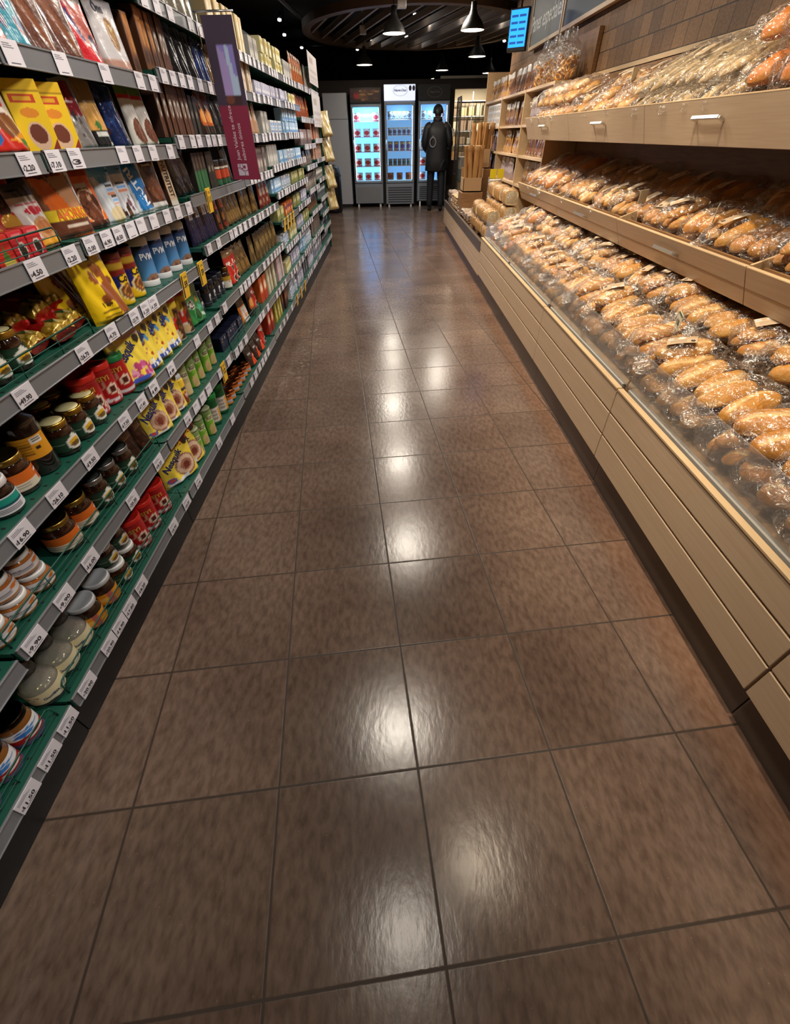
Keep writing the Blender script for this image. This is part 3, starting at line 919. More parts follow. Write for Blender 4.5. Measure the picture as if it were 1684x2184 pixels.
K['redtin_g'] = can('coffee_tin', .046, .122, [('fill', 'a8191c'), ('rect', -9, 0, 9, .10, '8e1416'), ('rect', -9, .10, 9, .17, 'd9c9cf'), ('ring', .62, .44, .15, .15, .45, 'e9cfb8'), ('ell', .62, .44, .10, .1, '4e1a14'), ('ring', .36, .60, .12, .11, .5, 'c9927a')],
     '1c7a44', .017, texts=[('SIYI', -.05, .094, .022, 'c99a3c', 0, .04)], cat='tin')
honey_lab = [('fill', '20402c'), ('rect', -1, .90, 2, 1, '16301f'), ('ell', .62, .40, .115, .42, 'ece8e0'), ('poly', [(.515, .5), (.62, 1.02), (.725, .5)], 'ece8e0'), ('ell', .62, .37, .088, .30, 'd9d4cc'), ('ell', .62, .46, .08, .20, 'e2ad1e'), ('ell', .62, .30, .075, .16, '6e5326'), ('lines', .35, .42, .48, .62, 3, '7c9c84')]
K['honey_gold'] = jar('honey_jar', .040, .098, '2a140a', honey_lab, 'c9a24a', lidtop='e6d9a0')
K['honey_black'] = jar('honey_jar', .041, .105, '2a140a', honey_lab, 'b9bcc2', lidtop='1c221e')
K['honey_white'] = jar('honey_jar', .040, .086, '2a140a', honey_lab, 'e2e2e0', lidmat=M_PLAST)
K['orange_label'] = jar('syrup_jar', .047, .105, '2b1209', [('fill', 'd86a1f'), ('rect', -1, 0, 2, .42, 'd9d0bd'), ('rect', -1, .40, 2, .44, 'e8d9c0'), ('ell', .74, .32, .06, .26, 'b5532a'), ('ell', .80, .26, .04, .18, 'd98c3a'), ('rect', .68, .55, .86, .82, '9c1f1f'), ('rect', .70, .60, .84, .76, 'e6e2dc'), ('lines', .30, .10, .58, .36, 4, '8d8478')], 'b99a4e')
K['tall_bottle'] = jar('molasses_bottle', .047, .195, '1c0d07', [('fill', 'e09a22'), ('rect', .0, .86, 1, .9, 'c9821a'), ('rect', .55, .66, .85, .95, 'e6e2da'), ('lines', .58, .7, .82, .92, 7, '222222'), ('lines', .12, .2, .52, .78, 8, '8c5f1c'), ('rect', .6, .4, .72, .5, '2a1a0a')], 'b59a5a', lz=(.28, .60), neck=.62, wrap=.36, lidr=.034)
K['teal_jar'] = jar('preserve_jar', .043, .094, '1c0e0a', [('fill', 'dedde4'), ('rect', .25, .50, .72, .92, '1d9383'), ('rect', .25, .44, .72, .56, '14505c'), ('lines', .30, .12, .66, .36, 3, '3c3a48'), ('blobs', 10, .75, .3, .95, .9, .01, .03, ['b9b8c6'], 2)], 'd8d4d6', M_PLAST, lz=(.12, .60))
K['jam_jar'] = jar('jam_jar', .040, .062, '9a5a26', [('fill', 'd9d5d8'), ('rect', -1, .0, 2, .08, 'c58a4a'), ('ell', .66, .66, .05, .18, 'd8772a'), ('ell', .74, .58, .04, .14, 'dd8a3c'), ('ring', .45, .42, .05, .2, .6, '6b6070'), ('lines', .36, .25, .62, .5, 3, '77707c')], 'dfdedd', M_PLAST, lz=(.18, .66), lidh=.013)
K['amber_jar'] = jar('molasses_jar', .042, .108, '27130a', [('fill', 'd98d20'), ('rect', -1, .0, 2, .08, 'b06a14'), ('rect', .50, 0, .56, 1, 'b05a50'), ('ell', .74, .55, .07, .3, '5a3a1a'), ('lines', .3, .3, .48, .7, 4, 'f0c86a')], 'b9bbbf', M_PLAST, lz=(.12, .55), lidr=.042)
K['peanut_jar'] = jar('peanut_butter_jar', .040, .104, '7a4c20', [('fill', 'a3201f'), ('rect', -1, .52, 2, 1, 'e3e2e6'), ('blobs', 14, .46, .56, .86, .9, .03, .06, ['2f6fc0', '3f86d2'], 4), ('rect', -1, 0, 2, .20, '5a5078'), ('lines', .5, .3, .74, .42, 2, 'e6dcdc'), ('ell', .84, .62, .05, .2, 'd9a94a')], '2b2016', lz=(.06, .66), neck=.92)
def jug_kind():
    mb = MB(); r = .046; h = .155
    mb.lathe([(r * .8, .001), (r, .01), (r, .064), (r * .9, .082), (.030, .098), (.022, .110), (.020, h)], 28, 'cfc79a')
    k = [('clear_body', mb.mesh('clear_body', M_SYRUP), None)]
    mb = MB(); mb.lathe([(r * .77, .003), (r * .96, .012), (r * .96, .062), (r * .85, .072), (.001, .073)], 24, 'b7ad82'); k.append(('syrup', mb.mesh('syrup', M_SYRUP), None))
    mb = MB(); mb.lathe([(.022, .118), (.025, .120), (.025, h + .012), (.001, h + .014)], 20, '3a3732'); k.append(('cap', mb.mesh('cap', M_PLAST), None))
    mb = MB()
    def fn(u, v):
        a = (u - .5) * PI * 1.2; return np.stack([(r + .0008) * np.sin(a), -(r + .0008) * np.cos(a), .014 + v * .05], 1)
    mb.surf(fn, 30, 20, [('fill', 'd9cda6'), ('rect', 0, 0, 1, .12, '1c2026'), ('blobs', 10, .45, .1, .95, .5, .03, .07, ['8d9aa8', '5f7186', 'c3ccd2'], 3), ('ring', .3, .72, .07, .13, .6, '7a4a44')])
    pl = lambda x, y: np.stack([(r + .0016) * np.sin(x / r + .12), -(r + .0016) * np.cos(x / r + .12), y + .038], 1)
    text_on(mb, 'Gumesa', .013, pl, '1e2a3a', .02, 0, .040)
    k.append(('label', mb.mesh('label', M_CARD), None))
    return Kind('syrup_jug', k, 'bottle')
K['jug'] = jug_kind()
K['green_bottle'] = can('malt_drink_bottle', .034, .135, [('fill', '6aa52c'), ('rect', -1, .84, 2, 1, '7f9a5a'), ('rect', -1, .0, .30, .9, '1f7a3a'), ('ell', .62, .22, .22, .24, 'c9ab7a'), ('poly', [(.45, .1), (.9, .2), (.95, .5), (.75, .55)], 'bda26c'), ('ell', .60, .70, .22, .11, 'd9cfae'), ('blobs', 8, .4, .3, .9, .6, .03, .07, ['86b93f', '9cc455'], 2)], '9aa27c', .012, texts=[('ECCO', .28, .098, .02, '4c4630', 0, .034)], cat='bottle', domed=True)
K['beige_bottle'] = can('malt_drink_bottle', .034, .135, [('fill', 'b9a878'), ('rect', -1, .84, 2, 1, '8f9a6a'), ('rect', -1, .0, .30, .9, '7c8a3a'), ('ell', .62, .22, .22, .24, 'd0b88a'), ('ell', .60, .70, .22, .11, 'd9cfae')], '9aa27c', .012, texts=[('ECCO', .28, .098, .02, '4c4630', 0, .034)], cat='bottle', domed=True)
K['dkgreen_tub'] = can('cocoa_canister', .043, .150, [('fill', '14592f'), ('rect', -1, .9, 2, 1, '1a6a38'), ('rect', .30, .14, .80, .66, 'd9cfc6'), ('rect', .62, .12, .80, .60, 'd59a3c'), ('lines', .34, .22, .58, .6, 6, '9d8f88')], '1f9a3e', .020)
K['yellow_bottle'] = can('cocoa_bottle', .030, .118, [('fill', 'eec436'), ('rect', -1, 0, 2, .06, 'e0a81e'), ('ell', .62, .26, .3, .2, '7a3e22'), ('ell', .7, .40, .14, .12, 'd9c2c8'), ('blobs', 6, .4, .3, .8, .5, .04, .07, ['9c2f28', 'c98c62'], 3), ('rect', .3, .80, .5, .83, '5a4420')], 'd5d8de', .02, texts=[('Nesq', .15, .076, .024, '1c2b66', .1, .042)], cat='bottle', domed=True, lidr=.86)
K['small_jar'] = jar('spread_jar', .030, .060, '6b3c1e', [('fill', 'cf6d2a'), ('rect', -1, .30, 2, .62, 'c9ccd6'), ('rect', .3, .0, .8, .2, 'd98a3a'), ('rect', .4, .38, .75, .52, '8fa0c4')], 'b56a3a', lz=(.1, .75), lidh=.012)
K['peru_tub'] = can('protein_tub', .046, .142, [('grad', '5fa9e6', '15245c'), ('rect', -1, .92, 2, 1, '0e1a44'), ('ell', .62, .16, .24, .15, '8d6a58'), ('blobs', 10, .45, .02, .9, .26, .04, .09, ['a5826c', 'c9a88e', '6d4c40'], 7), ('lines', .42, .42, .72, .60, 4, 'aecbe8')], 'dcdce0', .030, base='d9d9dc', texts=[('PVM', .16, .104, .030, 'e8ecf4', 0, .052)], lidr=1.0, domed=True, cat='tub')
K['cola_can'] = can('cocoa_canister', .042, .148, [('fill', 'e3b81c'), ('rect', -1, .66, 2, 1, '7a1b16'), ('rect', -1, .78, 2, .9, 'b8922a'), ('rect', -1, .26, .55, .64, '17206b'), ('ell', .72, .30, .26, .17, '6b3a1a'), ('ring', .72, .30, .3, .2, .75, 'e8d2a0'), ('ring', .72, .30, .18, .12, .5, 'c98c4c')], '5f1712', .018, texts=[('Co', .45, .088, .034, '1c1208', 0, .04)])
K['cream_tin'] = can('creamer_tin', .043, .168, [('fill', 'e8c53a'), ('rect', -1, 0, 2, .30, 'e3ddd4'), ('rect', .55, .04, 1.2, .82, '4a2a18'), ('blobs', 20, .58, .3, .95, .8, .02, .05, ['6d3f22', '8d5a30', '2c170c'], 3), ('poly', [(.15, .62), (.58, .62), (.50, .30), (.30, .28)], 'cf2f24'), ('rect', .24, .50, .27, .64, 'f0e6e0'), ('rect', .34, .48, .37, .64, 'f0e6e0'), ('rect', .44, .48, .47, .64, 'f0e6e0'), ('ell', .4, .16, .22, .12, 'd2b184'), ('rect', .8, .06, .9, .2, '3a3632')], 'c8291f', .018)
K['green_bag'] = pouch('malt_drink_bag', .19, .16, .07, [('fill', '1f7d3e'), ('rect', 0, .86, 1, 1, '2a8a49'), ('rect', 0, .72, 1, .75, '175f2e'), ('poly', [(.55, .2), (1, .05), (1, .12), (.6, .28)], 'cfe3d2'), ('poly', [(.5, .3), (.62, .5), (.92, .36)], '3fa88a'), ('ell', .42, .28, .16, .18, '12502a'), ('ring', .42, .28, .16, .18, .75, '4fae72'), ('ell', .30, .56, .15, .10, '2d2320'), ('ring', .30, .56, .17, .12, .75, 'cfd6c8'), ('ell', .66, .62, .06, .07, 'd0963c')], [('MILO', .30, .56, .026, 'e8e6da', 0, .045)], M_FILM, 12)
K['dark_jar'] = jar('coffee_jar', .034, .110, '15110f', [('fill', '1a1c28'), ('rect', .56, .30, .70, .86, 'd8d8dc'), ('rect', .60, .30, .66, .6, '1a1c28'), ('rect', .3, .1, .8, .2, '46485a')], '191d2c', M_PLAST, lz=(.10, .62), lidh=.026, neck=.9)
K['gold_jar'] = jar('coffee_jar', .035, .115, '2c1a0c', [('fill', 'd9d4cc'), ('rect', -1, .62, 2, 1, 'b08a2c'), ('blobs', 6, .4, .2, .8, .55, .02, .05, ['8d7a4c', '5a4630'], 2)], '6b5a34', lz=(.10, .60), lidh=.024)
K['red_pouch'] = pouch('coffee_pouch', .14, .18, .06, [('fill', 'c22218'), ('rect', 0, .80, 1, 1, '8a6a48'), ('ell', .70, .46, .16, .12, 'e6d6c6'), ('ell', .70, .46, .13, .09, '2a140c'), ('ell', .62, .20, .17, .12, 'e6d6c6'), ('ell', .62, .20, .13, .09, '2a140c'), ('rect', .12, .60, .5, .66, 'e6d0c4')], [('N', .35, .62, .03, 'f0e2da', 1.2, .02)], M_FILM, 14)
K['navy_pouch'] = pouch('coffee_pouch', .105, .175, .055, [('fill', '22264a'), ('rect', 0, .68, 1, 1, '7a6a5c'), ('poly', [(.2, .60), (.75, .60), (.7, .92), (.4, .96)], 'd8d6da'), ('rect', .44, .62, .56, .76, '26284a'), ('blobs', 16, .05, .05, .95, .5, .02, .05, ['2f3568', '8d94c4', '171a36'], 4)], (), M_FOIL, 15)
K['bronze_pouch'] = pouch('coffee_pouch', .12, .165, .06, [('fill', '6a5230'), ('rect', 0, .8, 1, 1, '8c7448'), ('blobs', 18, 0, .1, 1, .9, .03, .09, ['7d6238', '4c3a20', '9a8050', '3a2a18'], 6), ('rect', .25, .15, .75, .42, '8a6c3c')], (), M_FOIL, 16)
K['dark_pouch'] = pouch('coffee_pouch', .12, .17, .06, [('fill', '15161a'), ('rect', 0, .86, 1, 1, '2a2b30'), ('rect', .3, .45, .72, .66, '3c3a36'), ('blobs', 12, .1, .1, .9, .5, .02, .06, ['24262c', '3a3c44', '6b665c'], 6)], (), M_FOIL, 17)
K['fire_pouch'] = pouch('coffee_pouch', .12, .17, .05, [('fill', '1c1512'), ('rect', 0, .7, 1, 1, '5d2018'), ('ell', .5, .40, .42, .26, 'b3561c'), ('ell', .5, .48, .28, .16, 'e09a4a'), ('rect', 0, 0, 1, .26, '201816')], (), M_FILM, 18)
K['orange_strip'] = pouch('coffee_pouch', .075, .19, .05, [('fill', '2a1712'), ('rect', .1, .55, .9, .92, 'c23a20'), ('blobs', 14, .1, .05, .9, .55, .04, .1, ['5a2e20', '8d5a30', '3a1e14'], 6), ('rect', .15, .1, .85, .2, '7a2018')], (), M_FILM, 19)
K['red_bag'] = pouch('coffee_bag', .125, .155, .055, [('fill', 'b5231b'), ('rect', 0, .0, 1, .22, 'c23a22'), ('ell', .5, .52, .26, .30, '5a4a1c'), ('ell', .52, .55, .2, .25, 'b5862a'), ('blobs', 12, .2, .25, .8, .85, .04, .1, ['c99a2c', '7a641f', '8d1c16', 'd8b04a'], 9), ('rect', 0, .92, 1, 1, '8a1a16')], (), M_FOIL, 20)
K['white_red_bag'] = pouch('coffee_bag', .125, .155, .055, [('fill', 'b0332a'), ('rect', 0, .58, 1, 1, 'cfc4bd'), ('ell', .48, .76, .26, .22, '4a2c1e'), ('rect', 0, .9, 1, 1, '9c2a24'), ('ell', .5, .36, .3, .2, 'd09a3c'), ('blobs', 8, .2, .1, .8, .5, .04, .1, ['c8442a', 'd9a83c'], 9)], (), M_FOIL, 21)
K['mocha_bag'] = pouch('cocoa_bag', .115, .15, .05, [('fill', 'd8cfca'), ('rect', 0, .78, 1, 1, '3a2a22'), ('rect', .1, .66, .9, .70, 'c22c3c'), ('ell', .6, .58, .34, .06, 'c22c3c'), ('ell', .6, .28, .36, .2, 'c08a5c'), ('ell', .6, .32, .26, .11, 'a5673c'), ('rect', 0, 0, 1, .16, 'e2a033'), ('rect', .55, 0, 1, .05, 'b5331f')], (), M_FILM, 22)
K['red_sachet'] = carton('coffee_sachet_box', .062, .062, .05, [('fill', 'cf2e26'), ('poly', [(.3, 0), (.55, .7), (.8, 0)], '4c7a34'), ('rect', .3, 0, .9, .16, 'd9c25a'), ('ell', .3, .72, .14, .12, 'e06a58')], 'a8201c', (), M_CARD, 16, 16)
K['red_sachet_dark'] = carton('coffee_sachet_box', .062, .062, .05, [('fill', 'cf2430'), ('ell', .55, .32, .28, .30, 'e3d9cf'), ('ell', .55, .28, .22, .26, '2a1a14'), ('rect', .25, .78, .85, .9, 'e07a7c')], 'a8201c', (), M_CARD, 16, 16)
K['ahorro'] = pouch('cocoa_bag', .155, .165, .05, [('fill', '7a4a30'), ('poly', [(0, 1), (.28, 1), (.62, .42), (.15, .42)], 'd8641e'), ('poly', [(.36, .96), (.86, .96), (.9, .42), (.6, .42)], 'b5835f'), ('rect', 0, .88, .8, 1, 'a8431a'), ('rect', 0, .26, 1, .43, 'e3c62c'), ('rect', 0, 0, 1, .255, '5a3020'), ('lines', .3, .12, .85, .2, 3, 'c9b8a8'), ('rect', .4, 0, 1, .035, 'e2641e'), ('poly', [(.9, .95), (1, .95), (1, .3), (.95, .3)], 'd9dde2')], [('AHORRO', .58, .345, .035, 'd8641e', 0, .12), ('CHAM', .45, .93, .03, '2c2620', .1, .08)], M_FILM, 23)
K['orange_bag'] = pouch('cocoa_bag', .12, .16, .05, [('fill', 'e0641a'), ('rect', 0, .86, 1, 1, 'a8401a'), ('ell', .5, .40, .34, .30, '6b3a28'), ('ring', .5, .36, .36, .3, .82, 'd9b894'), ('blobs', 12, .2, .15, .8, .6, .03, .09, ['7a4630', '4a2418', 'c99a78'], 5), ('rect', 0, 0, 1, .12, '4a241a'), ('rect', .3, .68, .7, .74, 'd9cfc8')], (), M_FILM, 24)
K['white_blue_bag'] = pouch('cereal_drink_bag', .10, .16, .045, [('fill', 'ccd3da'), ('rect', 0, .80, 1, 1, '4a94c8'), ('ell', .5, .80, .3, .12, '4a94c8'), ('rect', .5, .62, .85, .66, '3a3a42'), ('rect', .5, .56, .85, .60, '7aa9e0'), ('rect', .45, .50, .85, .54, 'd98a6a'), ('rect', .55, .44, .88, .48, '3a3a42'), ('rect', .55, .38, .88, .42, '7aa9e0'), ('rect', .55, .32, .88, .36, 'd98a6a'), ('ell', .6, .14, .4, .16, 'd9c7a0')], (), M_FILM, 25)
K['white_cow_bag'] = pouch('cereal_drink_bag', .10, .16, .045, [('fill', 'd9dae2'), ('rect', 0, .80, 1, 1, '6a9ccf'), ('rect', .3, .62, .8, .66, '3a3a42'), ('rect', .3, .56, .8, .60, '7aa9e0'), ('rect', .3, .50, .8, .54, 'd98a6a'), ('blobs', 6, .55, .15, .95, .4, .05, .1, ['7a5a64', '3a2c30', 'b38a9a'], 4), ('blobs', 8, .0, .0, .5, .25, .04, .1, ['3c2a22', '6d4a38'], 6)], (), M_FILM, 26)
K['blue_nut_bag'] = pouch('cereal_drink_bag', .11, .165, .045, [('fill', 'cfd6dc'), ('poly', [(0, 1), (.8, 1), (1, .1), (.2, .05)], '2a7cc4'), ('ell', .85, .3, .22, .2, '5a3a34'), ('rect', 0, 0, 1, .05, 'e2e4e8')], [('NUTRI', .42, .5, .04, 'e6ecf2', 1.9, .12)], M_FILM, 27)
K['brown_white_bag'] = pouch('cereal_drink_bag', .115, .165, .045, [('fill', '4a2c22'), ('rect', 0, 0, 1, .14, 'd9d6d4'), ('ell', .5, .40, .4, .22, '6d3f2c'), ('blobs', 16, .1, .2, .9, .6, .02, .05, ['8d5a40', '3a1e16', '7a4a34'], 4), ('rect', .9, 0, 1, 1, 'd2cfcc'), ('rect', .2, .85, .7, .9, 'c9b8a8')], (), M_FILM, 28)
K['tan_box'] = carton('cereal_drink_box', .055, .165, .05, [('fill', 'c0a88e'), ('rect', 0, 0, 1, .1, 'd2cabf')], '5a3a2c', [('NUTRITEST', .5, .55, .04, '2a1c14', -PI / 2, .12)], M_CARD)
K['big_yellow'] = pouch('large_cocoa_bag', .165, .205, .085, [('fill', 'e6bf18'), ('rect', .05, .84, .6, .93, '1c1a18'), ('blobs', 16, .35, .25, .8, .75, .04, .10, ['8d4a22', 'a05a2c', '7a3e1c'], 31), ('poly', [(.55, .0), (.85, .06), (.72, .6), (.45, .5)], '8d4a22'), ('lines', .15, .08, .5, .22, 4, '6b5412')], [('1 kg', .34, .24, .018, '3a2c0c', 0, .03)], M_FILM, 31, crinkle=.004)
K['red_brick'] = pouch('coffee_brick', .10, .15, .06, [('fill', 'b3201a'), ('rect', 0, 0, 1, .26, 'b08a2c'), ('poly', [(.2, .22), (.4, .4), (.65, .22)], '3d5a2c'), ('ell', .4, .45, .12, .09, 'e0584a'), ('ell', .5, .75, .22, .16, '2c1210'), ('blobs', 10, 0, 0, 1, .24, .04, .09, ['d8b85a', '8a6a1c', 'efe0a0'], 5)], (), M_FOIL, 33)
K['choc_foil'] = pouch('cocoa_bag', .085, .13, .05, [('fill', '3a1f16'), ('rect', 0, .86, 1, 1, '2a1510'), ('blobs', 18, 0, 0, 1, .9, .03, .08, ['4c2a1c', '5a3424', '2a1510'], 5), ('lines', .25, .7, .8, .82, 3, '8d6a50')], (), M_FOIL, 34)
K['zimo_bag'] = pouch('coffee_bag', .17, .165, .07, [('fill', 'd9d2cc'), ('rect', 0, .82, 1, 1, '8d2a22'), ('poly', [(0, .0), (1, 0), (1, .10), (.4, .3), (0, .28)], 'c2261c'), ('ell', .62, .34, .22, .15, '7a4a2c'), ('ell', .2, .24, .1, .11, '2c6ab0'), ('poly', [(.45, .18), (.95, .1), (1, .3)], 'e0962c'), ('ell', .8, .14, .08, .06, '3a7a3a')], [('simo', .45, .70, .055, 'b8202a', -.12, .12)], M_FILM, 35)
K['yellow_tub'] = carton('cocoa_tub', .085, .145, .07, [('fill', 'f0c81a'), ('rect', 0, .86, 1, 1, 'e6bb14'), ('rect', 0, .84, 1, .86, 'b08a10'), ('rect', .1, .70, .8, .80, 'c8401c'), ('rect', .2, .72, .7, .78, 'e0a81e'), ('ell', .52, .24, .30, .20, 'd9b49a'), ('ell', .52, .27, .24, .14, '6b3220'), ('ell', .5, .56, .26, .07, 'e08a24'), ('poly', [(0, 0), (1, 0), (1, .2), (.75, .04)], '8a2a1c'), ('rect', 0, 0, 1, .03, 'e8c020')], 'e3ba18', (), M_CARD, 48, 70, 'tub', 'tub')
K['silver_red'] = pouch('coffee_bag', .09, .165, .05, [('fill', '8d8a8c'), ('rect', .1, .5, .8, .95, '8a2430'), ('rect', .2, .66, .6, .7, 'd9c9c8'), ('blobs', 14, 0, 0, 1, .6, .04, .1, ['5a5658', 'b5b2b4', '3a3638', 'c9b07a'], 5)], (), M_FOIL, 36)
K['tan_gold'] = pouch('cereal_drink_bag', .095, .17, .05, [('fill', 'c8954a'), ('rect', 0, .68, 1, 1, '8a6c40'), ('rect', 0, 0, 1, .28, '17181a'), ('rect', .2, .20, .8, .25, 'c9cac8'), ('ell', .45, .36, .14, .07, '3d6a34'), ('ell', .75, .06, .1, .05, 'd6d2c8')], (), M_FILM, 37)
K['blue_foil'] = pouch('coffee_bag', .09, .165, .055, [('fill', '1c2c5a'), ('blobs', 16, 0, .1, 1, .95, .04, .12, ['24407c', '2c4c90', '14204a', '4a2c3c'], 5)], (), M_FOIL, 38)
K['seed_bag'] = pouch('cereal_drink_bag', .085, .175, .05, [('fill', 'd6d2cc'), ('rect', 0, .78, 1, .86, 'b5281e'), ('rect', 0, .86, 1, 1, '5f7a30'), ('ell', .55, .26, .38, .22, '6d4434'), ('blobs', 16, .25, .1, .85, .42, .02, .05, ['7d5040', '5a3428', '8d6450'], 5)], (), M_FILM, 39)
K['orange_white_bag'] = pouch('cocoa_bag', .15, .17, .06, [('fill', 'd07a2c'), ('rect', 0, 0, 1, .25, 'cf2f20'), ('ell', .7, .5, .32, .32, '9a5a3c'), ('ring', .7, .5, .4, .4, .85, 'ddd4cc'), ('ell', .3, .6, .16, .12, 'e0b02c'), ('ell', .42, .5, .1, .1, '3d6a4a')], (), M_FILM, 40)
K['teal_bag'] = pouch('cocoa_bag', .13, .17, .06, [('fill', '2f8aa0'), ('blobs', 16, .1, .1, .85, .7, .05, .12, ['5a3a58', '8d5a6c', 'b3a0b8', '6a8ab0'], 5), ('rect', 0, .9, 1, 1, '3a9cb4')], (), M_FILM, 41)
K['choc_big'] = pouch('cocoa_bag', .14, .175, .06, [('fill', '5a2c1a'), ('blobs', 20, 0, .1, 1, .95, .05, .14, ['6d3a22', '4a2214', '8a5030', '7a4428'], 5), ('poly', [(0, .9), (.3, .9), (.9, .1), (.7, .1)], '7d4628')], (), M_FILM, 42)
K['crimson_bag'] = pouch('cocoa_bag', .15, .175, .06, [('fill', 'cf1f2c'), ('rect', 0, .82, 1, 1, 'b3a4a0'), ('ell', .62, .55, .26, .3, 'b3564c'), ('ell', .75, .3, .12, .14, '3a2c4a'), ('poly', [(.2, .7), (.34, .74), (.5, .35), (.4, .3)], '3a2c6a'), ('rect', 0, 0, 1, .1, 'd82c34')], (), M_FILM, 43)
K['white_bag'] = pouch('cereal_drink_bag', .15, .185, .06, [('fill', 'd2ced2'), ('rect', 0, 0, 1, .16, 'b58a7c'), ('rect', 0, .16, 1, .20, 'c9aaa0'), ('ell', .55, .52, .16, .22, '9a7450'), ('blobs', 8, .42, .35, .7, .68, .03, .06, ['b3884c', '7d5a38', 'd9c49a'], 5), ('rect', 0, .92, 1, 1, 'b9b8c0')], [('One', .4, .85, .03, '4a4a5a', 0, .05)], M_FILM, 44)
K['navy_box'] = carton('coffee_box', .10, .075, .08, [('fill', '1a2040'), ('blobs', 6, .2, .4, .7, .9, .05, .1, ['8d6a50', 'c9c4c0', '4a4a6a'], 4)], '151a34')
K['orange_white_box'] = pouch('biscuit_bag', .14, .15, .05, [('fill', 'd87a26'), ('rect', .16, .05, .92, .62, 'd6d0cc'), ('rect', .3, .2, .8, .5, 'd98a5a'), ('lines', .3, .2, .8, .5, 4, 'd6d0cc'), ('rect', 0, .66, 1, 1, '3a241a'), ('blobs', 6, .3, .7, .9, .95, .05, .1, ['2a1812', '6d4a38'], 4)], (), M_FILM, 46)
K['black_red_bag'] = pouch('coffee_bag', .13, .12, .07, [('fill', '2a1614'), ('poly', [(.2, 0), (.8, 0), (1, .6), (.5, .5)], 'd8441e'), ('ell', .8, .3, .16, .18, 'e3d2c2'), ('ell', .8, .3, .12, .13, '3a1a12'), ('ell', .35, .66, .22, .12, '3c3c40'), ('rect', .2, .62, .5, .7, 'c9c6c4')], (), M_FILM, 47)
K['choc_bar'] = carton('chocolate_box', .040, .175, .05, [('fill', '4a2a1c'), ('rect', 0, 0, .12, 1, '7a5a3a'), ('rect', .3, .42, .75, .66, 'd2cec8'), ('rect', .4, .46, .65, .58, '5a3a2c'), ('blobs', 5, .2, .1, .9, .4, .1, .2, ['5a3424', '6d4430'], 4)], '3a2016', cat='box')
K['brown_orange'] = carton('chocolate_box', .048, .17, .05, [('fill', '6d3f1c'), ('rect', .15, .4, .9, .95, 'a86a2c'), ('rect', .2, .1, .8, .3, '3a2014'), ('blobs', 5, .2, .4, .9, .9, .1, .2, ['8d5424', 'b8813c'], 4)], '4a2814')
K['slim_green'] = carton('tea_box', .040, .15, .05, [('fill', '3a2c22'), ('rect', 0, 0, 1, .5, '2f6a40'), ('rect', .2, .6, .8, .9, '5a4a3a')], '241c16')
K['slim_dark'] = carton('coffee_box', .05, .15, .05, [('fill', '2a241f'), ('blobs', 8, .1, .1, .9, .9, .08, .2, ['3c342c', '5a4c3c', '1a1612'], 4), ('rect', .3, .5, .7, .62, '8d857a')], '1c1814')
K['orange_tin'] = can('coffee_tin', .033, .10, [('fill', '2c1c16'), ('rect', -1, .3, 2, .7, 'b5442a'), ('rect', -1, .72, 2, .8, 'c9bfb0'), ('rect', -1, 0, 2, .25, '2f5a40')], '2a2a2c', .012, n=20)
def row(kname, desc, bay, shelf, ys, x=-.955, jit=.02, lean=0.0, dz=0.0, extra='', yaw=0.0):
    rr = random.Random(hash((kname, bay, shelf, round(ys[0], 3))) % 9999 if False else sum(map(ord, kname)) + bay * 97 + shelf * 13 + int(ys[0] * 100))
    for y in ys:
        put(K[kname], desc, bay, shelf, y, x + rr.uniform(-.005, .005), (BAYS[bay][2][shelf] + .0145 + dz) , yaw + rr.uniform(-jit, jit) * 3, lean + rr.uniform(-jit, jit), extra=extra, roll=rr.uniform(-jit, jit) * .6)

def span(a, b, n):
    return [a + (b - a) * i / max(1, n - 1) for i in range(n)]

# ---- bay 0 (nearest)
row('peanut_jar', 'peanut butter jar with blue-red label', 0, 0, [.455, .370, .285, .20, .115], -.975)
row('peanut_jar', 'peanut butter jar with blue-red label', 0, 0, [.44, .355, .27], -1.06, extra='back row')
row('jam_jar', 'white-lidded jam jar', 0, 1, [.46, .375], -.975)
row('orange_label', 'orange-labelled dark syrup jar', 0, 2, [.4], -.98)
# ---- bay 1
row('jug', 'clear syrup jug with cream label', 1, 0, [.562, .640, .718], -.982)
row('amber_jar', 'amber jar with silver lid', 1, 0, [.795, .885], -.975)
row('honey_white', 'honey jar with teardrop label', 1, 0, [.972, 1.056], -.975, extra='lower')
row('honey_white', 'honey jar with teardrop label', 1, 0, [.972, 1.056], -.985, dz=.0865, extra='upper')
row('redtin_r', 'red coffee tin with red lid', 1, 0, [1.145, 1.245, 1.345], -.985)
row('redtin_r', 'red coffee tin with red lid', 1, 0, [1.165, 1.265], -1.085, extra='back row')
row('redtin_g', 'red coffee tin with green lid', 1, 0, [1.41], -1.06)
row('jam_jar', 'white-lidded jam jar', 1, 1, [.575, .66, .745], -.975, extra='lower')
row('jam_jar', 'white-lidded jam jar', 1, 1, [.575, .66, .745], -.985, dz=.0625, extra='upper')
row('jam_jar', 'white-lidded jam jar', 1, 1, [.60, .69], -1.065, extra='back row')
row('orange_label', 'orange-labelled dark syrup jar', 1, 1, [.895, .995], -.985)
row('honey_black', 'honey jar with teardrop label', 1, 1, [1.09, 1.175, 1.265], -.978)
row('choc_foil', 'brown foil pouch of cocoa', 1, 1, [1.345, 1.425], -.985)
row('choc_foil', 'brown foil pouch of cocoa', 1, 1, [1.33, 1.41], -1.05, extra='back row')
row('teal_jar', 'white-labelled preserve jar with teal patch', 1, 2, [.715, .805], -.975)
row('orange_label', 'orange-labelled dark syrup jar', 1, 2, [.895], -.99)
row('tall_bottle', 'tall dark molasses bottle with orange label', 1, 2, [.985], -.99)
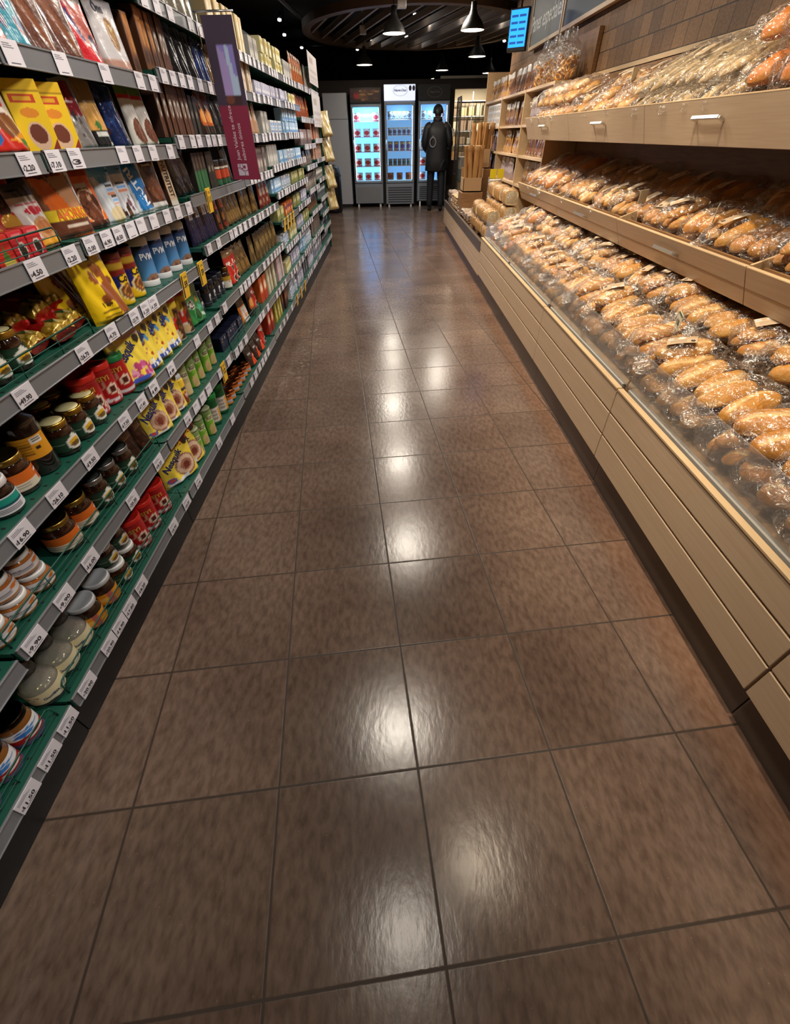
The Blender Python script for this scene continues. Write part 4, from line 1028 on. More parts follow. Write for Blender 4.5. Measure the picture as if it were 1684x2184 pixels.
row('honey_gold', 'honey jar with teardrop label', 1, 2, [1.075, 1.16, 1.245], -.975)
row('honey_gold', 'honey jar with teardrop label', 1, 2, [1.09, 1.175, 1.25], -1.07, extra='back row')
row('redtin_r', 'red coffee tin with red lid', 1, 2, [1.295, 1.385], -1.0)
row('redtin_r', 'red coffee tin with red lid', 1, 2, [1.30, 1.40], -1.1, extra='back row')
row('redtin_g', 'red coffee tin with green lid', 1, 2, [1.465], -.985)
row('honey_gold', 'honey jar with teardrop label', 1, 3, [.93, 1.015, 1.10], -.985)
row('honey_gold', 'honey jar with teardrop label', 1, 3, [.95, 1.04, 1.12], -1.075, extra='back row')
# red vacuum bricks lying at the wire guard
for i, (y, x, z, yw) in enumerate([(1.19, -1.02, .0, .1), (1.28, -1.0, 0, -.1), (1.37, -1.02, 0, .05), (1.2, -1.06, .045, 0), (1.3, -1.05, .05, .12), (1.39, -1.07, .045, -.06), (1.16, -1.18, .02, 0), (1.28, -1.2, .03, .1)]):
    put(K['red_brick'], 'red and gold coffee brick lying flat', 1, 3, y, x + .05, BAYS[1][2][3] + .04 + z, yw, -1.2)
row('red_bag', 'red coffee bag with gold picture', 1, 4, [1.00, 1.115, 1.235], -.985, lean=-.12, yaw=-.2)
row('white_red_bag', 'white and red coffee bag', 1, 4, [1.335], -.985, lean=-.12, yaw=-.2)
row('mocha_bag', 'white bag with a cup of cocoa', 1, 4, [1.41], -.975, lean=-.1)
row('red_sachet', 'small red sachet box with pine print', 1, 4, [1.12, 1.19, 1.05], -.938)
row('red_sachet_dark', 'small red sachet box with cup print', 1, 4, [1.26, 1.325], -.938)
row('zimo_bag', 'white and red coffee bag', 1, 5, [1.12, 1.30, 1.42], -.97, lean=-.05)
row('orange_white_bag', 'orange bag with bowl picture', 1, 6, [1.25, 1.40], -.965, lean=-.08, yaw=-.2)
# ---- bay 2
row('maxi', 'large yellow cocoa bag with red top', 2, 0, [1.56, 1.665], -.965, lean=-.05, yaw=-.4)
row('green_bottle', 'green malt drink bottle', 2, 0, [1.755, 1.855, 1.955], -.965)
row('beige_bottle', 'beige malt drink bottle', 2, 0, [1.80, 1.905], -1.04, extra='back row')
row('dkgreen_tub', 'dark green canister with bright lid', 2, 0, [2.065, 2.19], -.975)
row('small_jar', 'small orange spread jar', 2, 0, [2.28, 2.345], -.965)
row('small_jar', 'small orange spread jar', 2, 0, [2.30, 2.36], -1.03, extra='back row')
row('cocoa_ring', 'yellow cocoa pouch with doughnut picture', 2, 1, [1.525, 1.615, 1.705], -.955, lean=-.05, yaw=-.36)
row('yellow_bottle', 'yellow cocoa bottle with white cap', 2, 1, [1.785], -.955)
row('beige_bottle', 'beige malt drink bottle', 2, 1, [1.875], -.975)
row('green_bottle', 'green malt drink bottle', 2, 1, [1.965, 2.055, 2.145, 2.235], -.975)
row('green_bottle', 'green malt drink bottle', 2, 1, [2.02, 2.11, 2.20], -1.06, extra='back row')
row('cocoa_pink', 'yellow cocoa pouch with strawberries', 2, 2, [1.525], -.955, lean=-.05, yaw=-.36)
row('cocoa_blue', 'yellow cocoa pouch with blue foot', 2, 2, [1.635, 1.745, 1.85], -.96, lean=-.05, yaw=-.36)
row('cream_tin', 'yellow creamer tin with red lid', 2, 2, [1.975, 2.075], -.975)
row('green_bag', 'green malt drink bag', 2, 2, [2.215], -.965, lean=-.05)
row('dark_jar', 'dark coffee jar with pale N', 2, 2, [2.345], -1.0)
row('big_yellow', 'large yellow cocoa bag', 2, 3, [1.505], -.935, lean=-.08, yaw=-.2)
row('big_yellow', 'large yellow cocoa bag', 2, 3, [1.46], -1.03, lean=-.1, extra='back row')
row('cola_can', 'yellow and blue cocoa canister', 2, 3, [1.68, 1.78], -.985)
row('cola_can', 'yellow and blue cocoa canister', 2, 3, [1.66, 1.76], -1.085, extra='back row')
row('peru_tub', 'blue protein tub with white cap', 2, 3, [1.945, 2.075, 2.20, 2.33], -1.0)
row('ahorro', 'orange cocoa bag with yellow band', 2, 4, [1.545], -.96, lean=-.08, yaw=-.2)
row('orange_bag', 'orange cocoa bag with mug picture', 2, 4, [1.70], -.975, lean=-.08, yaw=-.2)
row('white_blue_bag', 'white and blue drink powder bag', 2, 4, [1.815], -.97, lean=-.06, yaw=-.2)
row('white_cow_bag', 'white drink powder bag with dark splash', 2, 4, [1.935], -.97, lean=-.06, yaw=-.2)
row('blue_nut_bag', 'bright blue drink powder bag', 2, 4, [2.06], -.965, lean=-.08, yaw=-.2)
row('brown_white_bag', 'brown and white drink powder bag', 2, 4, [2.19], -.965, lean=-.08, yaw=-.2)
row('tan_box', 'slim tan cereal drink box', 2, 4, [2.305], -.945, lean=-.08, yaw=-.2)
row('yellow_tub', 'bright yellow cocoa tub', 2, 5, [1.535, 1.63], -.935)
row('yellow_tub', 'bright yellow cocoa tub', 2, 5, [1.71], -.985)
row('silver_red', 'silver and red foil bag', 2, 5, [1.795], -.965, lean=-.06, yaw=-.2)
row('tan_gold', 'tan and black drink powder bag', 2, 5, [1.905], -.965, lean=-.06, yaw=-.2)
row('blue_foil', 'dark blue foil bag', 2, 5, [2.02, ], -.965, lean=-.06, yaw=-.2)
row('silver_red', 'silver and red foil bag', 2, 5, [2.10], -.985, lean=-.06, yaw=-.2)
row('seed_bag', 'white and green bag of seeds', 2, 5, [2.185, 2.29], -.96, lean=-.06, yaw=-.2)
row('orange_white_bag', 'orange bag with bowl picture', 2, 6, [1.51], -.965, lean=-.08, yaw=-.2)
row('teal_bag', 'teal and purple cocoa bag', 2, 6, [1.625], -.965, lean=-.08, yaw=-.2)
row('choc_big', 'brown cocoa bag', 2, 6, [1.745, 1.865], -.965, lean=-.08, yaw=-.2)
row('crimson_bag', 'crimson cocoa bag', 2, 6, [2.01], -.965, lean=-.08, yaw=-.2)
row('white_bag', 'white bag with brown seeds', 2, 6, [2.20], -.965, lean=-.08, yaw=-.2)
row('brown_orange', 'brown and orange chocolate box', 2, 6, [2.33], -.945)
# ---- bay 3
row('small_jar', 'small orange spread jar', 3, 0, [2.43, 2.50, 2.57, 2.64, 2.71], -.965)
row('small_jar', 'small orange spread jar', 3, 0, [2.46, 2.53, 2.60, 2.67], -1.03, extra='back row')
row('black_red_bag', 'black and red coffee bag', 3, 0, [2.82, 2.95, 3.08], -.955, lean=-.15)
row('red_pouch', 'red coffee pouch with cup rings', 3, 0, [3.2], -.965)
row('navy_box', 'navy blue coffee box', 3, 1, [2.47, 2.58, 2.69, 2.80], -.955)
row('navy_box', 'navy blue coffee box', 3, 1, [2.49, 2.60, 2.71], -1.06, dz=.02, extra='back row')
row('orange_white_box', 'orange and white biscuit bag', 3, 1, [2.95], -.965, lean=-.1)
row('fire_pouch', 'dark pouch with flame print', 3, 1, [3.10], -.965)
row('red_pouch', 'red coffee pouch with cup rings', 3, 1, [3.24], -.985)
row('dark_jar', 'dark coffee jar with pale N', 3, 2, [2.44, 2.52, 2.60, 2.68], -.985)
row('dark_jar', 'dark coffee jar with pale N', 3, 2, [2.47, 2.56], -1.065, extra='back row')
row('gold_jar', 'coffee jar with gold and white label', 3, 2, [2.775], -.975)
row('red_pouch', 'red coffee pouch with cup rings', 3, 2, [2.88, 2.97], -.975)
row('bronze_pouch', 'bronze foil coffee pouch', 3, 2, [3.07, 3.16, 3.25], -.98, lean=-.1)
row('navy_pouch', 'navy coffee pouch with white top', 3, 3, [2.47, 2.57, 2.67, 2.76], -.97)
row('orange_strip', 'dark pouch with orange strip', 3, 3, [2.87, 2.97], -.965)
row('bronze_pouch', 'bronze foil coffee pouch', 3, 3, [3.08, 3.18, 3.28], -.975, lean=-.06, yaw=-.2)
row('dark_pouch', 'black foil coffee pouch', 3, 4, [2.46, 2.56], -.975)
row('slim_green', 'slim brown and green box', 3, 4, [2.655, 2.705, 2.755, 2.805], -.945)
row('slim_dark', 'slim dark coffee box', 3, 4, [2.87, 2.935], -.945)
row('orange_tin', 'small dark tin with orange band', 3, 4, [3.01, 3.09, 3.17], -.965)
row('dark_pouch', 'black foil coffee pouch', 3, 4, [3.27], -.975)
row('choc_bar', 'tall brown chocolate box', 3, 5, [2.43, 2.485, 2.54, 2.595, 2.65, 2.705, 2.76], -.94)
row('slim_dark', 'slim dark coffee box', 3, 5, [2.83, 2.89], -.945)
row('fire_pouch', 'dark pouch with flame print', 3, 5, [2.985, 3.10], -.965)
row('dark_pouch', 'black foil coffee pouch', 3, 5, [3.21, 3.3], -.965)
row('brown_orange', 'brown and orange chocolate box', 3, 6, [2.43, 2.485, 2.54], -.94)
row('choc_bar', 'tall brown chocolate box', 3, 6, [2.60, 2.645, 2.69], -.945)
row('dark_pouch', 'black foil coffee pouch', 3, 6, [2.78, 2.90, 3.02], -.965)
row('blue_foil', 'dark blue foil bag', 3, 6, [3.13, 3.23], -.965)
row('bronze_pouch', 'bronze foil coffee pouch', 3, 6, [3.31], -.97)

# ---- smaller goods: the far bays, runs of boxes and packs
_gen = {}
def gbox(c0, c1, c2, w, h, st=0, d=.07):
    key = ('b', c0, c1, c2, w, h, st)
    if key not in _gen:
        art = {0: [('fill', c0), ('rect', 0, .55, 1, .8, c1), ('rect', .2, .2, .8, .45, c2)],
               1: [('fill', c0), ('rect', 0, 0, .25, 1, c1), ('rect', .4, .5, .85, .8, c2), ('ell', .62, .25, .2, .14, c2)],
               2: [('fill', c0), ('rect', 0, 0, 1, .35, c1), ('ell', .5, .6, .3, .2, c2)],
               3: [('fill', c0), ('rect', .1, .1, .9, .3, c2), ('rect', .1, .4, .9, .5, c1), ('rect', .1, .6, .9, .9, c1), ('rect', .3, .66, .7, .84, c2)]}[st]
        _gen[key] = carton('tea_box', w, h, d, art, c0, (), M_CARD, 8, 12)
    return _gen[key]
def gpouch(c0, c1, c2, w, h, st=0):
    key = ('p', c0, c1, c2, w, h, st)
    if key not in _gen:
        art = [('fill', c0), ('rect', 0, .82, 1, 1, c1), ('rect', .15, .45, .85, .65, c2), ('blobs', 8, 0, .05, 1, .9, .05, .12, [c0, c1, c2], st)]
        _gen[key] = pouch('snack_pouch', w, h, .05, art, (), M_FOIL, 50 + st, nu=10, nv=14)
    return _gen[key]
def run(kind, desc, bay, shelf, y0, y1, step, rows=1, h=0, x=-.94, jit=.008):
    rr = random.Random(int(y0 * 1000) + shelf)
    y = y0
    while y < y1 - step * .3:
        for k in range(rows):
            put(kind, desc, bay, shelf, y, x + rr.uniform(-.008, .008), BAYS[bay][2][shelf] + .0145 + k * (h + .0006), rr.uniform(-jit, jit) * 3, 0, extra=('', 'upper', 'topmost')[k] if rows > 1 and k else ('lower' if rows > 1 else ''))
        y += step

B = gbox
cream, pale, lav, blu, wht, brn, drk, gld = 'c9c0ae', 'c3c6cc', 'b7b4c8', '8fb2dc', 'd8d9de', '6b4a38', '2c2624', 'b58f4c'
# bay 3 top
run(gpouch('8d8578', 'b9b4aa', '4a4440', .11, .19, 1), 'clear brown nut pouch', 3, 7, 2.45, 3.30, .12, x=-.965)
row('choc_big', 'brown cocoa bag', 2, 7, [1.9, 2.05, 2.2, 2.33], -.965)
# bay 4
run(B('c9b68c', 'a88a4c', 'e0d8c4', .075, .18, 1), 'tall cream and gold box', 4, 7, 3.42, 4.2, .085)
run(gpouch('7a5030', '5a3a24', 'c28a3c', .10, .17, 2), 'brown coffee pouch', 4, 6, 3.42, 3.62, .11, x=-.965)
run(gpouch('b9b6b0', '8d8a88', 'd6d4d2', .10, .17, 3), 'silver coffee pouch', 4, 6, 3.70, 3.84, .11, x=-.965)
run(B('b9a48c', '8a6a50', 'd6ccbc', .06, .155, 1), 'slim beige tea box', 4, 6, 3.93, 4.22, .068)
run(gpouch('cfc8c0', '3a302c', '6a5c54', .10, .17, 4), 'white and black pouch', 4, 5, 3.42, 3.65, .11, x=-.965)
run(B('c4b7b4', '9aa0b8', 'e0dcd8', .07, .15, 1), 'pale pink tea box', 4, 5, 3.73, 3.86, .075)
run(gpouch('c99a78', 'b8a48c', 'd9d0c4', .095, .17, 5), 'tan biscuit pouch', 4, 5, 3.95, 4.22, .10, x=-.965)
run(gpouch('a5804c', '8a6a3c', 'c9a870', .12, .165, 6), 'brown paper pouch', 4, 4, 3.43, 3.7, .125, x=-.965)
run(B('8d807c', '5a4c4c', 'b9b0aa', .075, .14, 0), 'grey-brown tea box', 4, 4, 3.78, 4.22, .08)
run(gpouch('5a4428', '3a2c1a', '8d7444', .12, .17, 7), 'dark gold coffee pouch', 4, 3, 3.43, 3.8, .12, x=-.965)
run(gpouch('7a2c24', '3a2018', 'c9b09a', .11, .17, 8), 'dark red coffee pouch', 4, 3, 3.9, 4.22, .11, x=-.965)
run(gpouch('6a5634', '4a3a20', '9a8250', .12, .17, 9), 'crumpled bronze pouch', 4, 2, 3.43, 4.2, .115, x=-.965)
run(B('c4b99a', '9a8f74', 'e0dac8', .085, .175, 1), 'tall cream tea box', 4, 1, 3.62, 3.95, .10)
run(B('d6662c', 'b3381f', 'f0d8c0', .09, .16, 2), 'orange wafer box', 4, 1, 3.41, 3.55, .10)
run(B('d8d0d0', 'a53a52', 'b9b0b4', .07, .17, 1), 'white box with red edge', 4, 1, 4.0, 4.2, .075)
run(B('c23a24', '8a1f18', 'e3c8a0', .09, .16, 2), 'red wafer box', 4, 0, 3.42, 3.6, .10)
run(B('b5a52c', '8a7c20', 'e0dab0', .085, .14, 1), 'olive yellow box', 4, 0, 3.68, 3.9, .095)
run(B('4a2c24', '2c1a18', '9a5a34', .08, .16, 2), 'dark brown box', 4, 0, 3.98, 4.2, .09)
# bays 5, 6: small tea boxes stacked two high
pal = {
    0: ('white and blue tea box', B(wht, blu, '6a7fb0', .068, .085, 3), 2, .085),
    1: ('pale lavender tea box', B(lav, 'd6d4de', '7d86b0', .068, .085, 3), 2, .085),
    2: ('cream and yellow tea box', B('cfc79a', 'b5a04a', 'e6e2cc', .068, .085, 0), 2, .085),
    3: ('orange and purple tea box', B('c9682c', '5a3a6a', 'e0b890', .068, .085, 0), 2, .085),
    4: ('dark slate tea box', B('4a505c', '2c3038', '9aa2ac', .055, .15, 1), 1, 0),
    5: ('yellow-green tea box', B('a5a06a', '7d8048', 'c9c49a', .07, .085, 2), 2, .085),
    6: ('plain grey tea box', B('a9a5a0', '8d8884', 'c9c6c2', .06, .13, 0), 1, 0),
    7: ('sky blue tea box', B('9cc0e0', 'dfe8f2', '5f86c0', .068, .085, 3), 2, .085),
}
lay = {
    (5, 8): [(6, 4.3, 4.6), (2, 4.68, 5.1)], (5, 7): [(6, 4.3, 5.1)], (5, 6): [(6, 4.3, 4.55), (0, 4.62, 5.1)], (5, 5): [(6, 4.3, 4.7), (7, 4.75, 5.1)],
    (5, 4): [(7, 4.3, 4.7), (0, 4.72, 5.1)], (5, 3): [(5, 4.3, 4.6), (3, 4.65, 5.1)], (5, 2): [(0, 4.3, 4.7), (2, 4.72, 5.1)], (5, 1): [(2, 4.3, 4.6), (1, 4.65, 5.1)], (5, 0): [(0, 4.3, 4.7), (1, 4.75, 5.1)],
    (6, 8): [(2, 5.18, 5.5), (6, 5.55, 6.0)], (6, 7): [(6, 5.18, 5.6), (2, 5.65, 6.0)], (6, 6): [(7, 5.18, 6.0)], (6, 5): [(0, 5.18, 5.5), (7, 5.55, 6.0)],
    (6, 4): [(4, 5.18, 5.6), (4, 5.65, 6.0)], (6, 3): [(5, 5.18, 5.6), (1, 5.65, 6.0)], (6, 2): [(1, 5.18, 5.6), (5, 5.62, 6.0)], (6, 1): [(7, 5.18, 5.55), (0, 5.6, 6.0)], (6, 0): [(4, 5.18, 5.5), (1, 5.55, 6.0)],
}
for (b, s), rs in lay.items():
    gap = (BAYS[b][2][s + 1] if s + 1 < len(BAYS[b][2]) else 2.0) - BAYS[b][2][s]
    for pi, a, c in rs:
        d, k, rows, hh = pal[pi]
        if rows == 2 and gap < .175 + .03: rows = 1
        if pi in (4, 6) and gap < .18:
            d, k, rows, hh = pal[1 if pi == 6 else 5]; rows = 1
        run(k, d, b, s, a + .03, c, .074 if pi not in (4, 6) else .064, rows, hh)
run(gpouch('a5401f', '7a2c18', 'd9a060', .11, .2, 10), 'orange gift pouch', 6, 8, 5.98, 6.0, .2, x=-.965)
# bay 7, 8
run(B('8d7878', '6d5a5c', 'b9a8a8', .10, .13, 2), 'mauve biscuit box', 7, 5, 6.08, 6.9, .11)
run(gpouch('7a6a60', '5a4a44', 'b59a80', .11, .13, 11), 'dull brown pouch', 7, 4, 6.08, 6.9, .12, x=-.965)
run(B('7d7068', '4a4240', 'a89c90', .10, .14, 0), 'taupe biscuit box', 7, 3, 6.08, 6.9, .11)
run(gpouch('6a4a34', 'b58a3c', '3a2418', .12, .15, 12), 'brown snack pouch with gold', 7, 2, 6.08, 6.9, .125, x=-.965)
run(B('5a4c44', '8d8078', '3a302c', .10, .15, 1), 'dark biscuit box', 7, 1, 6.08, 6.9, .11)
run(B('8d90a0', 'c9ccd6', '5a5c6a', .08, .15, 0), 'grey-blue biscuit box', 7, 0, 6.08, 6.9, .09)
run(gpouch('a5502c', '8a3a20', 'd9b080', .12, .18, 13), 'orange and brown snack pouch', 7, 6, 6.08, 6.9, .13, x=-.965)
run(gpouch('b8622c', '8a4a28', 'd8c0a0', .13, .22, 14), 'orange gift pouch', 7, 7, 6.08, 6.9, .14, x=-.965)
run(B('b56a44', 'd9d4cc', '7a3a2c', .08, .15, 1), 'rust and white box', 8, 6, 7.0, 7.78, .09)
run(B('b58468', 'd0ccd4', '8a4c34', .08, .15, 1), 'rust and white box', 8, 5, 7.0, 7.78, .09)
run(B('8d8882', 'c9c6c0', '4a4642', .12, .10, 0, .1), 'grey striped carton', 8, 4, 7.02, 7.76, .125)
run(B('5a6068', 'b9c2cc', '2c3036', .12, .12, 0, .1), 'slate striped carton', 8, 3, 7.02, 7.76, .125)
run(B('44505c', '9aaabb', '22282e', .12, .10, 0, .1), 'dark blue striped carton', 8, 2, 7.02, 7.76, .125)
run(B('3c444e', '8a9aac', '22282e', .12, .10, 0, .1), 'dark blue striped carton', 8, 1, 7.02, 7.76, .125)
run(B('4a525c', 'a5adb8', '22282e', .12, .10, 0, .1), 'dark blue striped carton', 8, 0, 7.02, 7.76, .125)
run(gpouch('b9b0a8', 'cfc8c4', '8d8078', .13, .2, 15), 'pale gift bag', 8, 8, 7.02, 7.76, .14, x=-.965)
# white display cards clipped over the top shelves at the far end
def card_panel(y0, y1, z0, z1, desc):
    mb = MB(); mb.box(-.004, 0, 0, y1 - y0, 0, z1 - z0, 'c6c2c4', 0, .001)
    mb.surf(lambda u, v: np.stack([np.full_like(u, .0006), u * (y1 - y0) * .98 + .004, v * (z1 - z0) * .97 + .004], 1), 16, 20,
            [('fill', 'c9c4c6'), ('lines', .1, .1, .9, .45, 5, 'b2aaae'), ('rect', .15, .7, .5, .86, 'a89c9c')], smooth=False)
    o = mb.build('display_card', M_CARD, None, (XF + .006, y0, z0))
    tag(o, desc, 'sign')
card_panel(6.98, 7.78, 1.80, 2.06, 'upper white display card above the far end of the left shelves')
card_panel(7.0, 7.78, 1.42, 1.72, 'lower white display card at the far end of the left shelves')
# tan bags hanging on a strip at the end of the row
strip = pouch('hanging_bag', .18, .27, .10, [('fill', 'b5a06a'), ('rect', 0, .8, 1, 1, 'a89668'), ('blobs', 14, .1, .1, .9, .8, .05, .12, ['c9b88a', '9a8450', 'd9cca8', 'b8863c'], 3)], (), M_FILM, 60, nu=14, nv=18)
for i, (z, y) in enumerate(((1.33, 7.875), (1.06, 7.88), (.76, 7.885), (.50, 7.88))):
    o = put(strip, 'x', 8, 0, y, -.835, z, -.75, -.28)
    PLACED.pop()
    tag(o, '%s of the tan bags hanging at the far end of the left shelves' % ('topmost', 'second from top', 'third from top', 'lowest')[i], 'bag', 'tan bags hanging on a strip')
mb = MB(); mb.tube([(0, 0, .5), (0, 0, 1.66)], .006, 6, 'c9ccd0'); tag(mb.build('hanging_strip', M_STEELH, None, (-.93, 7.829, 0)), 'thin steel strip holding the tan bags', 'strip')

# ---- labels
from collections import defaultdict
def shelf_word(b, s):
    n = len(BAYS[b][2])
    return ORD[s] + ' shelf up'
def label_goods():
    cl = defaultdict(list)
    for r in PLACED:
        root, desc, b, s, y, ex = r
        cl[(desc, b, s, ex)].append(r)
    for (desc, b, s, ex), rs in cl.items():
        rs.sort(key=lambda r: r[4])
        pre = {'': '', 'lower': 'lower ', 'upper': 'upper ', 'topmost': 'topmost ', 'back row': 'rear '}[ex]
        for i, r in enumerate(rs):
            where = '%s, %s' % (shelf_word(b, s), BAYN[b])
            if len(rs) == 1:
                lab = '%s%s, %s' % (pre, desc, where)
            else:
                lab = '%s%s, %s along, %s' % (pre, desc, ORD[i], where)
            r[0]['label'] = lab
            if len(rs) > 1 or ex:
                r[0]['group'] = '%ss on the %s' % (desc.split(' with ')[0], where.replace(',', ' of the'))
label_goods()
# ------------------------------------------------------------------ right side: bread counter, two tiers of trays above it
SEAM = [-.63, .545, 1.72, 2.89, 4.10, 5.34]
CN = ['nearest', 'second nearest', 'middle', 'second farthest', 'farthest']
PX = .98

def handle_part(parent, x, y, z, w=.19):
    mb = MB()
    mb.box(-.034, -.026, -w / 2, w / 2, -.007, .007, 'c8c4bc', 0, .002)
    for s in (-1, 1):
        mb.box(-.030, .0, s * w / 2 - .006, s * w / 2 + .006, -.006, .006, 'c8c4bc', 0, .002)
    return mb.build('handle', M_STEELH, parent, (x, y, z), (0, .39, 0))

def slant_board(y0, y1, xt, zt, xb, zb, th):
    mb = MB()
    V = [(xt, y0, zt), (xt, y1, zt), (xb, y1, zb), (xb, y0, zb), (xt + th, y0, zt), (xt + th, y1, zt), (xb + th, y1, zb), (xb + th, y0, zb)]
    mb.add(V, [(0, 1, 2, 3), (7, 6, 5, 4), (0, 4, 5, 1), (3, 2, 6, 7), (0, 3, 7, 4), (1, 5, 6, 2)])
    return mb

def tray(parent, y0, y1, xt, zt, xb, zb, xback, zback):
    """parent local origin = (PX, y0, 0); builds one tier in world-like coordinates"""
    off = (-PX, -SEAM_Y0, 0)
    d = slant_board(y0 + .003, y1 - .003, xt, zt, xb, zb, .018).build('drawer_front', M_WOOD, parent, off)
    mb = MB(); mb.box(xt - .0005, xt + .020, y0 + .003, y1 - .003, zt - .001, zt + .004, 'c4a67e', 0, .001); mb.build('front_edge', M_WOODB, d)
    handle_part(d, (xt + xb) / 2, (y0 + y1) / 2, (zt + zb) / 2 + .005)
    # sloping tray floor with a raised inner rim
    mb = MB()
    V = []
    x0, z0 = xt + .03, zt - .055
    for y in (y0 + .004, y1 - .004):
        V += [(x0, y, z0), (xback, y, zback), (xback, y, zback - .016), (x0, y, z0 - .016)]
    mb.add(V, [(0, 1, 5, 4), (1, 2, 6, 5), (2, 3, 7, 6), (3, 0, 4, 7), (0, 3, 2, 1), (4, 5, 6, 7)])
    mb.build('tray_floor', M_WOODD, parent, off)
    mb = MB(); mb.box(xt + .045, xt + .058, y0 + .03, y1 - .03, z0 + .002, zt + .004)
    mb.build('inner_rim', M_WOODD, parent, off)
    mb = MB()
    V = []
    for y in (y0 + .0025, y0 + .0145):
        V += [(xt + .021, y, zt + .006), (xback, y, zback + .05), (xback, y, zback - .03), (xb + .02, y, zb + .01)]
    mb.add(V, [(0, 1, 2, 3), (7, 6, 5, 4), (0, 4, 5, 1), (1, 5, 6, 2), (2, 6, 7, 3), (3, 7, 4, 0)])
    mb.build('tray_divider', M_WOODB, parent, off)

def deck_z(x):
    return .46 + (x - 1.02) * .47

for i in range(5):
    y0, y1 = SEAM[i], SEAM[i + 1]
    SEAM_Y0 = y0
    off = (-PX, -y0, 0)
    t = empty('bread_counter', (PX, y0, 0))
    tag(t, '%s of five maple bread counters with clear front and two upper trays' % CN[i], 'display counter', 'bread counter units')
    mb = MB(); mb.box(1.022, 1.05, y0 + .002, y1 - .002, .0, .15); mb.build('kick_plate', M_KICK, t, off)
    for (a, b) in ((.155, .272), (.281, .386), (.395, .494)):
        mb = MB(); mb.box(PX, PX + .018, y0 + .004, y1 - .004, a, b, 'a98c6c', 0, .0015)
        mb.build('front_panel', M_WOOD, t, off)
    mb = MB()
    for zz in (.276, .390): mb.box(PX + .006, PX + .016, y0 + .004, y1 - .004, zz - .0022, zz + .0022)
    mb.build('panel_strip', M_WOODB, t, off)
    mb = MB(); mb.box(1.052, 1.80, y0 + .003, y1 - .003, .02, .40); mb.build('carcass', M_WOODD, t, off)
    mb = MB(); mb.box(PX - .003, PX + .022, y0 + .004, y1 - .004, .495, .506, 'c4a67e', 0, .002); mb.build('top_edge', M_WOODB, t, off)
    mb = MB(); mb.box(PX + .030, PX + .050, y0 + .03, y1 - .03, .44, .512, '8d8d8a', 0, .002); mb.build('acrylic_channel', M_ALU, t, off)
    mb = MB()
    V = []
    for y in (y0 + .004, y1 - .004):
        V += [(1.02, y, deck_z(1.02)), (1.78, y, deck_z(1.78)), (1.78, y, deck_z(1.78) - .02), (1.02, y, .40)]
    mb.add(V, [(0, 1, 5, 4), (1, 2, 6, 5), (2, 3, 7, 6), (3, 0, 4, 7), (0, 3, 2, 1), (4, 5, 6, 7)])
    mb.build('bread_deck', M_WOODD, t, off)
    ym = (y0 + y1) / 2
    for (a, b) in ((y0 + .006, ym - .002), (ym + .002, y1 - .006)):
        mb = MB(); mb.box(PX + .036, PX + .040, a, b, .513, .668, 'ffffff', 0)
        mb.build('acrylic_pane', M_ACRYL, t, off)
    mb = MB(); mb.box(1.80, 1.835, y0, y1, .02, 1.69); mb.build('back_board', M_WOODD, t, off)
    tray(t, y0, y1, 1.288, .965, 1.345, .838, 1.79, 1.10)
    tray(t, y0, y1, 1.272, 1.432, 1.322, 1.288, 1.79, 1.565)
    # thin wood soffit that carries the upper tray
    mb = MB(); mb.box(1.335, 1.79, y0 + .002, y1 - .002, 1.286, 1.298); mb.build('tray_soffit', M_WOOD, t, off)

# far end of the counter: lower, with a dark rim
FS = [5.345, 6.54, 7.88, 9.30]
for i in range(3):
    y0, y1 = FS[i], FS[i + 1]
    off = (-PX, -y0, 0)
    t = empty('low_counter', (PX, y0, 0))
    tag(t, 'low maple counter unit with dark rim, %s past the bread trays' % ORD[i], 'display counter', 'low counter units past the bread trays')
    mb = MB(); mb.box(1.022, 1.05, y0 + .002, y1 - .002, .0, .13); mb.build('kick_plate', M_KICK, t, off)
    for (a, b) in ((.135, .25), (.255, .36)):
        mb = MB(); mb.box(PX, PX + .018, y0 + .004, y1 - .004, a, b, 'a98c6c', 0, .0015); mb.build('front_panel', M_WOOD, t, off)
    mb = MB(); mb.box(PX - .004, PX + .03, y0 + .002, y1 - .002, .364, .46, '6d6258', 0, .002); mb.build('rim', M_KICK, t, off)
    mb = MB(); mb.box(1.052, 1.49, y0 + .003, y1 - .003, .05, .44); mb.build('carcass', M_WOODD, t, off)

